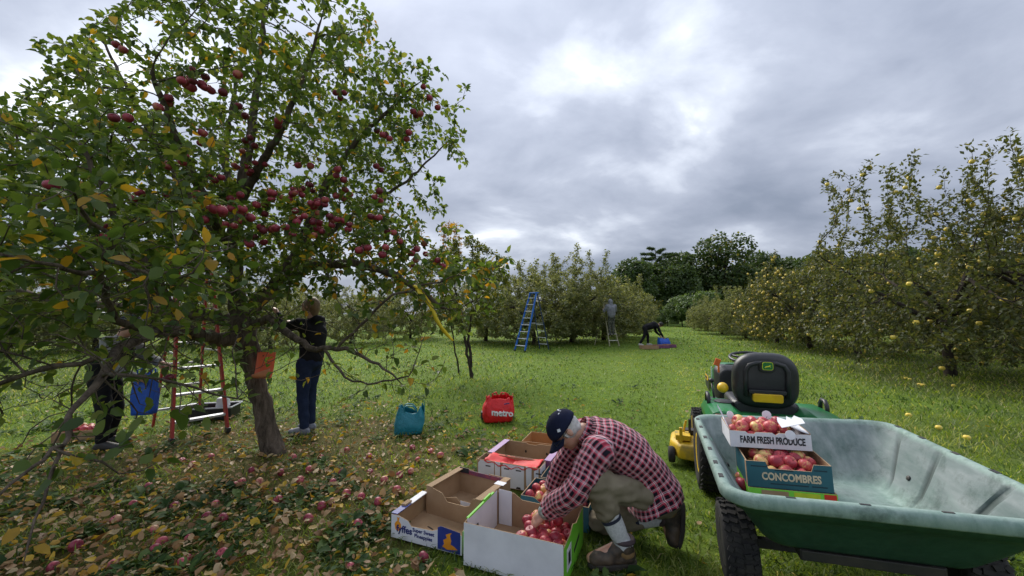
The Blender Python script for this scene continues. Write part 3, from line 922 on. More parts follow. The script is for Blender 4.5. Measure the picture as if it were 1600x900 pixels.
PA = orchard_proto('a', 3.7, 2.2, LEAF_MID, 26000, .10, 11, .2, 20, attr_n=900)
PB = orchard_proto('b', 3.4, 2.4, LEAF_MID, 26000, .10, 12, .2, 18, lean=.3, attr_n=900)
PY = orchard_proto('y', 3.3, 2.2, LEAF_DULL, 15000, .095, 13, .2, 18, 300, lean=-.2, attr_n=900)
PZ = orchard_proto('z', 3.6, 2.5, LEAF_DULL, 18500, .09, 14, .22, 52, 300, attr_n=1000)

GM = 'apple trees in the row beyond the blue ladder'
for i, (u, Y, s, sz, lab) in enumerate([
        (760, 21.5, 1.1, 1.05, 'grey-green apple tree at the near end of the middle row, behind the small two-stemmed tree'),
        (835, 19.2, 1.3, 1.16, 'full grey-green apple tree right behind the tall blue ladder'),
        (893, 20.8, 1.35, 1.2, 'leafy apple tree between the blue ladder and the picker on the wooden ladder'),
        (943, 22.5, 1.25, 1.05, 'apple tree that the grey-hooded picker leans into from a wooden ladder'),
        (972, 25.5, 1.05, .9, 'low apple tree just behind the wooden ladder, nearest the mown lane'),
        (990, 36, .9, .75, 'small rounded apple tree at the far end of the middle row')]):
    p = at(u, 500, Y); put_tree((PA, PB)[i % 2], (p.x, p.y), i * 1.3 + .4, s, lab, GM, sz=sz)
GL = 'apple trees in the far left orchard rows'
for i, (u, Y, s, lab) in enumerate([
        (548, 20, .85, 'apple tree with a short forked trunk in the sunlit grass beyond the black-clad picker'),
        (642, 24, .9, 'slim-trunked apple tree standing alone in the far sunlit grass behind the yellow tape'),
        (425, 17, .9, 'apple tree with a dark straight trunk seen behind the big leaning trunk'),
        (300, 19, 1.0, 'apple tree in the far row behind the red stepladder'),
        (150, 16, 1.0, 'apple tree in the far row behind the stooping picker with the blue bag'),
        (10, 15, 1.1, 'far apple tree at the outer left end of its row'),
        (-150, 14, 1.1, 'apple tree of the left row, cut off by the picture edge'),
        (480, 31, 1.0, 'second-row apple tree behind the black-clad picker, further off than the forked one'),
        (590, 34, 1.0, 'second-row apple tree between the forked trunk and the slim trunk')]):
    p = at(u, 500, Y); put_tree((PB, PA)[i % 2], (p.x, p.y), i * 2.1, s, lab, GL)
GR = 'yellow apple trees along the right side of the lane'
for i, (u, Y, s, sz, pr, lab) in enumerate([
        (1480, 9.6, 1.22, 1.28, 0, 'nearest yellow apple tree, wide dark crown with tall upright shoots'),
        (1690, 8.6, 1.2, 1.30, 0, 'yellow apple tree at the right picture edge, leaning in with dark drooping boughs'),
        (1338, 14.2, 1.15, 1.30, 1, 'yellow apple tree standing behind the tractor seat, thickly hung with fruit'),
        (1265, 17.0, 1.1, 1.22, 1, 'thin yellow apple tree with a bent bare trunk left of the fruit-laden one'),
        (1212, 20.5, 1.0, 1.1, 1, 'slanting-trunked apple tree where the yellow fruit starts along the lane'),
        (1580, 15, 1.2, 1.3, 0, 'second-row yellow apple tree seen behind the nearest one'),
        (1425, 19, 1.2, 1.35, 1, 'second-row yellow apple tree seen behind the fruit-laden one')]):
    p = at(u, 500, Y); pro = (PZ, PY)[pr]
    t = put_tree(pro, (p.x, p.y), i * 1.7 + .6, s, lab, GR, sz=sz)
    fruits(t, pro[2][:95] if i in (0, 1, 2) else pro[2], i in (0, 1, 2))
GF = 'low grey-green trees at the far end of the right row'
for i, (u, Y, s, lab) in enumerate([(1165, 24, .95, 'bushy grey-green apple tree right of the mown lane, nearest of its low clump'), (1128, 29, .9, 'rounded grey-green apple tree in the middle of the clump right of the lane'), (1105, 35, .85, 'farthest grey-green apple tree of the clump, by the pale hedge')]):
    p = at(u, 500, Y); put_tree((PA, PB)[i % 2], (p.x, p.y), i * 2.4 + 1, s, lab, GF, sz=s * .86)


# ------------------------------------------------------------------ the wood behind
def lobe_tree(seed, h, w, n, lsize, mat, lobes=9, base=.12, gold=0.0, narrow=1.0):
    random.seed(seed); global rng
    rng = np.random.default_rng(seed)
    L = [((0, 0, h * .55), (w * .8, w * .8, h * .36))]
    for i in range(lobes):
        a = i * 2.4 + random.random(); z = random.uniform(base + .12, .86) * h; k = w * (1 - (abs(z / h - .48) / .62) ** 2) * random.uniform(.55, .8)
        L.append(((k * math.cos(a), k * math.sin(a), z), (w * random.uniform(.3, .5), w * random.uniform(.3, .5), h * random.uniform(.10, .18))))
    vol = np.array([r[0] * r[2] for _, r in L]); cnt = (n * vol / vol.sum()).astype(int)
    P, Nn, T = [], [], []
    for (c, r), k in zip(L, cnt):
        v = unit(k); s = (0.72 + 0.36 * rng.random((k, 1)))
        P.append(np.array(c) + v * np.array(r) * s); Nn.append(v)
        T.append(np.clip(rng.beta(2, 2.3, k) * .8 + rng.normal(0, .08), 0, .94))
    P, Nn, T = np.concatenate(P), np.concatenate(Nn), np.concatenate(T)
    ok = np.array([noise.noise(Vector(p) * (2.2 / w) + Vector((seed, 3, 1))) > -.28 for p in P.tolist()]) & (P[:, 2] > h * base * .6)
    P, Nn, T = P[ok], Nn[ok], T[ok]
    if gold: T = np.where(rng.random(len(T)) < gold, .9 + .1 * rng.random(len(T)), T)
    d = unit(len(P)) + Nn * .3 + np.array([0, 0, -.2])
    v, f = small_leaves(P, d, Nn + unit(len(P)) * .6 + np.array([0, 0, .4]), lsize * (.6 + .8 * rng.random(len(P))), .75)
    me_c = np_mesh('wood_crown', v, f, mat, True, {'tint': np.repeat(T, 4)})
    lim = [[(Vector((0, 0, -.2)), h * .022), (Vector((.1, 0, h * .35)), h * .017), (Vector((0, .1, h * .85)), h * .004)]]
    for i in range(8):
        a = i * 2.4; lim.append([(Vector((.08, 0, h * (.2 + .06 * i))), h * .008), (Vector((w * .6 * math.cos(a), w * .6 * math.sin(a), h * (.34 + .06 * i))), h * .003)])
    pos, par, rmin = grow(lim, [], h * .05)
    V, Q = wood(pos, par, radii(pos, par, rmin, .01), 0, (8, 6, 5))
    return np_mesh('wood_trunk', V, Q, BARK2), me_c


WA = lobe_tree(21, 11, 4.6, 9000, .42, LEAF_WOOD)
WB = lobe_tree(22, 10, 3.6, 9000, .40, LEAF_WOOD, 11)
WC = lobe_tree(23, 14, 4.6, 12000, .42, LEAF_WOOD, 14, .1, .10)
WS = lobe_tree(24, 5, 3.2, 8000, .27, LEAF_PALE, 12, .0)
WG = lobe_tree(25, 4.5, 1.8, 4500, .24, LEAF_GOLD, 9, .0)
GW = 'dark trees of the wood behind the orchard'
for i, (u, Y, s, pr, lab) in enumerate([
        (985, 56, .95, WB, 'very dark tree of the wood left of the pine, behind the bending picker'),
        (1022, 60, .92, WA, 'dark tree of the wood right under the pine top'),
        (1058, 58, .93, WB, 'dark tree of the wood between the pine and the tall broad tree'),
        (1090, 64, 1.12, WA, 'dark tree of the wood touching the left side of the tall broad tree'),
        (1136, 60, 1.0, WC, 'tall broad tree with a rounded yellowing crown above the wood'),
        (1180, 66, 1.1, WA, 'dark tree of the wood right of the tall broad tree'),
        (1225, 62, 1.05, WB, 'dark tree of the wood behind the first yellow apple trees'),
        (1285, 58, 1.05, WA, 'dark tree of the wood showing between the upright shoots at the right'),
        (1360, 54, 1.0, WB, 'wood tree behind the nearest yellow apple tree, mostly hidden'),
        (1440, 52, 1.0, WA, 'wood tree hidden behind the wide dark crown at the right'),
        (1540, 50, 1.0, WB, 'wood tree behind the apple trees at the right picture edge'),
        (1660, 48, 1.0, WA, 'outermost wood tree at the right'),
        (930, 66, .55, WA, 'low dark tree of the wood behind the middle apple row')]):
    p = at(u, 500, Y); put_tree(pr, (p.x, p.y), i * 1.1, s, lab, GW, 'woodland_tree')
GH = 'far trees closing the meadow at the left'
for i, (u, Y, s) in enumerate([(-220, 40, .5), (-100, 42, .5), (20, 45, .5), (120, 46, .5), (220, 48, .5), (330, 52, .48), (430, 56, .45), (520, 60, .42), (610, 62, .42), (700, 66, .45), (790, 66, .45)]):
    p = at(u, 500, Y); put_tree((WA, WB)[i % 2], (p.x, p.y), i * 1.9, s, ['far hedge tree beyond the meadow seen under the left boughs', 'dull far hedge tree beyond the meadow seen past the big trunk', 'far hedge tree beyond the meadow seen near the yellow tape'][min(2, i // 4)], GH, 'hedge_tree')
GP = 'pale leafy shrubs at the end of the lane'
for i, (u, Y, s, lab) in enumerate([(1092, 44, .85, 'tall pale green shrub by the grey-green apple clump at the lane end'), (1066, 46, .62, 'middle pale green shrub of the three closing the lane'), (1043, 48, .42, 'lowest pale green shrub, nearest the middle of the lane end')]):
    p = at(u, 500, Y); put_tree(WS, (p.x, p.y), i * 2, s, lab, GP, 'shrub', 'shrub')
p = at(1024, 500, 50); put_tree(WG, (p.x, p.y), 0, .75, 'small yellowing bush at the end of the mown lane', None, 'bush', 'bush')
p = at(1006, 500, 48); put_tree(WS, (p.x, p.y), 4, .38, 'low olive bush left of the yellowing bush at the lane end', None, 'bush', 'bush')


def pine():
    p = at(1028, 500, 62)
    r = thing('pine_tree', 'flat-topped dark pine rising above the wood', 'tree', (p.x, p.y, 0))
    h = 11.6
    lim = [[(Vector((0, 0, -.1)), .22), (Vector((.1, 0, h * .5)), .15), (Vector((-.1, 0, h)), .04)]]
    P = []
    for i in range(26):
        z = h * (.55 + .45 * i / 25); a = i * 2.4; k = (3.3 if z > h * .7 else 2.4) * random.uniform(.6, 1.15) * (1 - .45 * max(0, (z / h - .85) / .15))
        e = Vector((k * math.cos(a), k * .8 * math.sin(a), z + k * random.uniform(.02, .22)))
        lim.append([(Vector((0, 0, z)), .05), (e * .6 + Vector((0, 0, z)) * .4 - Vector((0, 0, .12)), .03), (e, .012)])
        for t in np.linspace(.4, 1.02, 8): P.append(np.array(Vector((0, 0, z)).lerp(e, t)) + rng.normal(0, .13, (60, 3)) * np.array([1, 1, .5]))
    P = np.concatenate(P)
    pos, par, rmin = grow(lim, [], .5)
    V, Q = wood(pos, par, radii(pos, par, rmin, .01), 0, (8, 6, 5))
    link('trunk', np_mesh('pine_trunk', V, Q, BARK2), r)
    d = unit(len(P)) + np.array([0, 0, .5])
    v, f = small_leaves(P, d, unit(len(P)), np.full(len(P), .34), .22)
    tag(link('crown', np_mesh('pine_crown', v, f, LEAF_WOOD, True, {'tint': np.repeat(rng.random(len(P)) * .4, 4)}), r), kind='stuff')


pine()


def slim_tree(u, Y, h, w, n, mat, lsize, name, label, tlo, thi, seed, trunks=1, group=None, low=.3, tr=.02):
    """open young tree: one or more thin stems with an airy crown"""
    random.seed(seed); global rng
    rng = np.random.default_rng(seed)
    p = at(u, 500, Y)
    r = thing(name, label, 'tree', (p.x, p.y, 0), group=group)
    lim = []
    for k in range(trunks):
        a = k * 2.6 + .6
        x0, x1 = .05 * k, -.05 + .05 * k
        lim.append([(Vector((x0, .05 * k, -.05)), tr * h * .5), (Vector((x1 - .14 + .06 * k, .05 * k, h * .28)), tr * h * .4), (Vector((x1 * 2 - .3 + .3 * k, .1 * k, h * .6)), tr * h * .22), (Vector((x1 * 2.2 - .3 + .3 * k, 0, h * .96)), .006)])
    att = np.concatenate([ellipsoid_pts((-.1 if n < 2000 else -.3, 0, h * (.5 + low / 2)), (w, w, h * (.5 - low / 2)), 260 if n < 2000 else 600, .1)])
    pos, par, rmin = grow(lim, att, h * .035, h * .35, h * .07, 50)
    rad = radii(pos, par, rmin, .0035)
    V, Q = wood(pos, par, rad, .1, (8, 5, 4))
    link('trunk', np_mesh('slim_trunk', V, Q, BARK2), r)
    P, D = sites(pos, par, rad, .014)
    pl, d, nrm, size = leaf_sets(P, D, n / len(P), lsize, .1)
    v, f = small_leaves(pl, d, nrm, size, .62)
    tt = tlo + (thi - tlo) * rng.beta(1.6, 1.8, len(pl))
    tag(link('crown', np_mesh('slim_crown', v, f, mat, True, {'tint': np.repeat(tt, 4)}), r), kind='stuff')
    return r


slim_tree(738, 9.3, 3.4, 1.25, 11000, LEAF_GOLD, .075, 'young_tree', 'small two-stemmed apple tree with yellowing leaves behind the yellow tape', .0, .66, 31, 2, low=.32, tr=.024)
slim_tree(718, 9.9, 3.9, .24, 700, LEAF_GOLD, .075, 'young_tree', 'narrow reddish-topped sapling rising behind the small two-stemmed tree', .75, 1.0, 32, 1, low=.62, tr=.012)
slim_tree(950, 40, 7.0, 1.1, 900, LEAF_WOOD, .17, 'poplar_tree', 'thin see-through dark tree rising above the middle apple row', 0, .4, 33, 1, low=.35)
slim_tree(966, 44, 6.4, .9, 700, LEAF_WOOD, .17, 'poplar_tree', 'shorter sparse dark tree right of the thin see-through one', 0, .4, 34, 1, low=.3)
rng = np.random.default_rng(99); random.seed(99)
# ------------------------------------------------------------------ what lies under the tree: weeds, fallen leaves, windfalls
WEED = leaf_mat('weed_leaf', [(0, (0.022, 0.055, 0.014)), (0.5, (0.045, 0.095, 0.022)), (0.85, (0.085, 0.15, 0.035)), (1, (0.13, 0.20, 0.06))], 0.25, 0.7, spec=.2)
DRY = leaf_mat('fallen_leaf', [(0, (0.09, 0.042, 0.018)), (0.3, (0.25, 0.125, 0.055)), (0.55, (0.43, 0.27, 0.14)), (0.74, (0.55, 0.43, 0.25)), (0.76, (0.50, 0.30, 0.02)), (0.94, (0.62, 0.42, 0.04)), (1, (0.34, 0.10, 0.02))], 0.15, 0.6)


def blocked(x, y):
    """ground that the boxes, the man and the cart stand on"""
    a = math.atan2(-.24, .58); px, py = x + .82, y - 2.735
    q, w = px * math.cos(a) + py * math.sin(a), -px * math.sin(a) + py * math.cos(a)
    if -.03 < q < 1.36 and -.12 < w < 1.75 and not (q < .35 and w > 1.0): return True
    c, s_ = math.cos(R(20)), math.sin(R(20)); px, py = x - 1.765, y - 2.215
    return abs(px * c - py * s_) < .62 and -.75 < px * s_ + py * c < 2.3


def build_weeds():
    p = np.concatenate([wedge(7500, 1.0, 9, 1.0, -300, 1000), wedge(1500, 1.4, 9, 1.0, 800, 1800)])
    x, y = p[:, 0], p[:, 1]
    cl = np.array([noise.noise(Vector((a * 1.7, b * 1.7, 8.0))) for a, b in p.tolist()])
    lit = litter(x, y)
    edge = np.where((lit > .05) | (x < -2.6), 1.0, .25)
    keep = (cl > 0.02) & (rng.random(len(p)) < edge) & ~np.array([blocked(*q) for q in p.tolist()])
    p = p[keep]; k = rng.integers(3, 8, len(p))
    idx = np.repeat(np.arange(len(p)), k); n = len(idx)
    a = rng.random(n) * 6.28; el = .15 + .9 * rng.random(n)
    d = np.stack([np.cos(a) * np.cos(el), np.sin(a) * np.cos(el), np.sin(el)], 1)
    pos = np.stack([p[idx, 0], p[idx, 1], np.zeros(n)], 1) + d * .02 + rng.normal(0, .02, (n, 3)) * np.array([1, 1, .3])
    big = rng.random(len(p))[idx]
    size = (.03 + .07 * big ** 2) * (.6 + .6 * rng.random(n))
    v = leaf_verts(pos, d, np.array([0, 0, 1.0]) + unit(n) * .3, size, .45 + .3 * rng.random(len(p))[idx].mean(), .2, .5)
    t = np.clip(.45 + .35 * rng.normal(size=len(p))[idx] + .15 * rng.normal(size=n), 0, 1)
    tag(link('weeds', np_mesh('weeds', v, leaf_faces(n), WEED, True, {'tint': np.repeat(t, 8)})), 'broad-leaved green weeds between the fallen leaves', 'weeds', kind='stuff')


build_weeds()

FL = {}


def fallen_mesh(t, k):
    key = (int(t * 14), k)
    if key in FL: return FL[key]
    K = 5; vs, fs = [], []; curl = random.uniform(-.5, .8); fo = random.uniform(-.2, .6)
    for i in range(K + 1):
        q = i / K; w = .32 * math.sin(math.pi * q ** .8) ** .8 if 0 < i < K else 0
        w *= random.uniform(.8, 1.15); z = curl * (q - .5) ** 2 * 2
        vs += [(q - .5, -w, z + fo * w + random.uniform(-.04, .04)), (q - .5, 0, z), (q - .5, w, z + fo * w + random.uniform(-.04, .04))]
    for i in range(K):
        a = i * 3; fs += [(a, a + 1, a + 4, a + 3), (a + 1, a + 2, a + 5, a + 4)]
    n = len(vs); vs += [(-.5, .01, curl * .5), (-.5, -.01, curl * .5), (-.8, 0, curl * .5 + .06)]; fs += [(n, n + 1, n + 2)]
    me = bpy.data.meshes.new('fallen_leaf'); me.from_pydata(vs, [], fs)
    a_ = me.attributes.new('tint', 'FLOAT', 'POINT'); a_.data.foreach_set('value', np.full(len(vs), (key[0] + .5) / 14, np.float32))
    me.materials.append(DRY); me.polygons.foreach_set('use_smooth', [True] * len(me.polygons)); me.update()
    FL[key] = me
    return me


def build_fallen():
    P = np.concatenate([wedge(15000, 1.3, 8, 1.0, -250, 1000), wedge(2600, 1.6, 18, 1.0, 300, 1700)])
    ok = rng.random(len(P)) < np.maximum(litter(P[:, 0], P[:, 1]) ** 0.8 * .85, .05)
    P = P[ok]; P = np.array([q for q in P.tolist() if not blocked(*q)])
    n = len(P); t = np.where(rng.random(n) < .17, .76 + .17 * rng.random(n), .74 * rng.beta(2.1, 1.15, n)); t = np.where(rng.random(n) < .03, .97, t)
    d = np.hypot(P[:, 0], P[:, 1]); size = .062 * (.35 + .95 * rng.random(n) ** 1.5)
    u = 800 + F_PX * P[:, 0] / P[:, 1]; v = 490 + F_PX * CAM_H / P[:, 1]
    inv = (u > 5) & (u < 1595) & (v < 890)
    order = np.argsort(np.where(inv, d / size, 1e9))
    near = order[:280]; rest = order[280:]
    names = [(.30, 'dark brown crumpled'), (.55, 'brown dry'), (.75, 'pale tan dry'), (.95, 'bright yellow'), (2, 'rusty orange')]
    for i in near:
        lab = next(nm for lim, nm in names if t[i] < lim)
        o = link('fallen_leaf', fallen_mesh(t[i], random.randrange(3)), None, (P[i, 0], P[i, 1], .018 + .03 * random.random()), (random.gauss(0, .5), random.gauss(0, .5), random.uniform(0, 6.3)), (size[i],) * 3)
        tag(o, lab + ' apple leaf lying in the grass near the big tree', 'leaf', lab + ' leaves fallen under the big apple tree')
    m = len(rest); a = rng.random(m) * 6.28
    dd = np.stack([np.cos(a), np.sin(a), rng.normal(0, .25, m)], 1)
    pos = np.stack([P[rest, 0], P[rest, 1], .012 + .03 * rng.random(m)], 1)
    vv = leaf_verts(pos, dd, np.array([0, 0, 1.0]) + unit(m) * .75, size[rest], .62, .35, .35 - .9 * rng.random(m))
    tag(link('leaf_litter', np_mesh('leaf_litter', vv, leaf_faces(m), DRY, True, {'tint': np.repeat(t[rest], 8)})), 'carpet of small brown and yellow fallen leaves under the big apple tree', 'leaf litter', kind='stuff')


build_fallen()
AG = [apple_mesh(r, 14, [M_APPLE_GROUND, STEM]) for r in (.030, .034, .037)]


def windfalls():
    spots = [(545, 892), (662, 873), (484, 753 + 60), (240, 828), (238, 864), (280, 888), (290, 878), (320, 812), (348, 815), (340, 792), (365, 759), (378, 752), (404, 757 - 0), (500, 796), (538, 770), (562, 778), (590, 790), (620, 820 - 50), (520, 756), (600, 755), (538, 740), (575, 742), (470, 755), (430, 786), (515, 785), (560, 850 - 25), (300, 730), (285, 720), (330, 718), (230, 760), (210, 790), (180, 815), (255, 850), (296, 850), (645, 700), (690, 713), (652, 722), (672, 705), (460, 715), (500, 720), (620, 745), (575, 715), (545, 702), (180, 885), (120, 860), (395, 735), (440, 742), (480, 738), (640, 738), (270, 795), (350, 870), (85, 890)]
    for i, (u, v) in enumerate(spots):
        g = gnd(u + random.uniform(-4, 4), min(v, 893) + random.uniform(-3, 3))
        o = link('windfall_apple', AG[i % 3], None, (g.x, g.y, random.uniform(.006, .024)), (random.uniform(-1.5, 1.5), random.uniform(-1.5, 1.5), random.uniform(0, 6)))
        tag(o, 'red windfall apple lying among the fallen leaves under the big tree', 'apple', 'windfall apples under the big tree')
    ys = apple_mesh(.036, 10, [M_APPLE_YEL, STEM])
    for u, v in [(1371, 562), (1467, 672), (1511, 688), (1422, 595), (1437, 603), (1442, 604), (1416, 593), (1490, 605), (1420, 652), (1535, 569), (1494, 548)]:
        g = gnd(u, v)
        tag(link('windfall_apple', ys, None, (g.x, g.y, .03)), 'yellow windfall apple in the rough grass below the right-hand trees', 'apple', 'yellow windfalls in the grass at the right')


windfalls()

# ------------------------------------------------------------------ cardboard
KRAFT = worn('kraft_cardboard', (0.30, 0.185, 0.10), (0.36, 0.235, 0.135), 6, 0.8, bmp=0.06)
KRAFT_D = worn('kraft_edge', (0.38, 0.26, 0.15), (0.26, 0.16, 0.085), 120, 0.85, stretch=(1, 1, .2), bmp=0.1)
WHITE_C = worn('white_printed_card', (0.70, 0.71, 0.75), (0.56, 0.57, 0.61), 4, 0.55, .42, .75, bmp=0.06, bscale=9)
TEAL_C = worn('teal_printed_card', (0.012, 0.085, 0.115), (0.018, 0.105, 0.135), 7, 0.5, bmp=0.03)
NAVY_C = worn('blue_printed_card', (0.018, 0.035, 0.22), (0.025, 0.05, 0.26), 7, 0.5, bmp=0.03)
LIME_C = worn('lime_printed_card', (0.16, 0.55, 0.03), (0.20, 0.60, 0.05), 7, 0.5, bmp=0.03)
PURP_C = worn('purple_printed_card', (0.16, 0.045, 0.13), (0.21, 0.075, 0.17), 7, 0.5, bmp=0.03)
LILAC_C = worn('lilac_printed_card', (0.38, 0.24, 0.42), (0.33, 0.20, 0.37), 7, 0.5, bmp=0.03)
INK = worn('black_ink', (0.02, 0.022, 0.028), rough=0.6, bmp=0)
INK_BLUE = worn('blue_ink', (0.02, 0.03, 0.16), rough=0.6, bmp=0)
CREAM = worn('cream_ink', (0.62, 0.50, 0.34), rough=0.6, bmp=0)
ORANGE_INK = worn('orange_ink', (0.75, 0.30, 0.015), (0.62, 0.22, 0.01), rough=0.6, bmp=0)
DARK_HOLE = worn('box_shadow_gap', (0.03, 0.02, 0.015), rough=0.9, bmp=0)
RED_CLOTH = worn('red_bag_cloth', (0.62, 0.012, 0.015), (0.48, 0.008, 0.012), 5, 0.6, bmp=0.25)


def panel(root, name, outline, x_dir, origin, thick, mats, up=(0, 0, 1), holes=None, label=None):
    """flat board: outline in its own plane (along x_dir and up), thickness inwards; outer, inner and edge faces can differ"""
    x = Vector(x_dir).normalized(); u = Vector(up).normalized(); n = x.cross(u)     # outward
    M = Matrix((x, u, n)).transposed().to_4x4(); M.translation = Vector(origin)
    mb = MB(); k = len(outline)
    vs = [M @ Vector((a, b, z)) for z in (-thick, 0) for a, b in outline]
    fs = [tuple(reversed(range(k))), tuple(range(k, 2 * k))] + [(i, (i + 1) % k, k + (i + 1) % k, k + i) for i in range(k)]
    me = bpy.data.meshes.new(name); me.from_pydata(vs, [], fs)
    for m in mats: me.materials.append(m)
    me.polygons.foreach_set('material_index', [1, 0] + [2 if len(mats) > 2 else 1] * k)
    me.update()
    o = link(name, me, root)
    if label: o['label'] = label
    return o


def carton(label, loc, rz, w, d, h, outer, inner=None, top=None, name='cardboard_box', notch=None, group=None, cat='box', t=0.006, rot=None, fb=None, bk=None, lf=None, rt=None):
    """open carton: base, four walls whose top edge can be cut, all separate boards.  local x along the width, y depth"""
    inner = inner or KRAFT
    r = thing(name, label, cat, loc, rot or (0, 0, rz), group)
    E = KRAFT_D
    MB().box((0, 0, .004), (w - .004, d - .004, .008)).build('base', inner, r)
    def wall(nm, L, o, xd, cut, mo):
        top_pts = cut if cut else [(L, h), (0, h)]
        panel(r, nm, [(0, 0), (L, 0)] + top_pts, xd, o, t, [mo or outer, inner, E])
    wall('front_wall', w, (-w / 2, -d / 2, 0), (1, 0, 0), notch and notch.get('f'), fb)
    wall('back_wall', w, (w / 2, d / 2, 0), (-1, 0, 0), notch and notch.get('b'), bk)
    wall('side_wall', d - 2 * t - .002, (w / 2, -d / 2 + t + .001, 0), (0, 1, 0), notch and notch.get('r'), rt)
    wall('side_wall', d - 2 * t - .002, (-w / 2, d / 2 - t - .001, 0), (0, -1, 0), notch and notch.get('l'), lf)
    return r


def flat_text(root, txt, size, mat, loc, rot=(R(90), 0, 0), bold=.0, sx=1.0, name='lettering', spacing=1.0, depth=.0006):
    return link(name, text_mesh('lettering', txt, size, mat, depth, bold, sx=sx, spacing=spacing), root, loc, rot)


def decal(root, name, outline, mat, loc, rot=(R(90), 0, 0), depth=.0012):
    return link(name, MB().prism(outline, depth).mesh(name, mat), root, loc, rot)


def dip(w, h, a, b, lo, n=6):
    """top edge from right to left with a smooth dip between a and b"""
    pts = [(w, h), (b, h)]
    for i in range(1, n): f = i / n; pts.append((b + (a - b) * f, h - (h - lo) * math.sin(math.pi * f) ** .6))
    return pts + [(a, h), (0, h)]


ANG = math.atan2(-.24, .58)      # the boxes' common direction on the grass
AB = [apple_mesh(r, 16, [M_APPLE_BOX, STEM]) for r in (.036, .039, .042)]


def heap(parent_M, x0, x1, y0, y1, z0, layers, label, group, spacing=.074, dome=0.0, skip=0.0):
    """apples packed in layers inside a box: each apple a thing of its own"""
    n = 0
    for L in range(layers):
        off = (L % 2) * spacing * .5
        nx = int((x1 - x0 - off) / spacing) + 1; ny = int((y1 - y0 - off) / (spacing * .92)) + 1
        for j in range(ny):
            for i in range(nx):
                x = x0 + off + i * spacing + (j % 2) * spacing * .5; y = y0 + off + j * spacing * .92
                if x > x1 + .005 or y > y1 + .005: continue
                if L == layers - 1 and random.random() < skip: continue
                z = z0 + L * spacing * .74 + random.uniform(-.004, .009)
                if dome: z += dome * (1 - ((x - (x0 + x1) / 2) / (x1 - x0) * 2) ** 2)
                q = parent_M @ Vector((x + random.uniform(-.004, .004), y + random.uniform(-.004, .004), z))
                o = link('apple', random.choice(AB), None, q, (random.gauss(0, .9), random.gauss(0, .9), random.uniform(0, 6.3)))
                tag(o, label, 'apple', group); n += 1
    return n


def mat_of(loc, rz, rot=None): return Matrix.Translation(Vector(loc)) @ (Euler(rot or (0, 0, rz)).to_matrix().to_4x4())


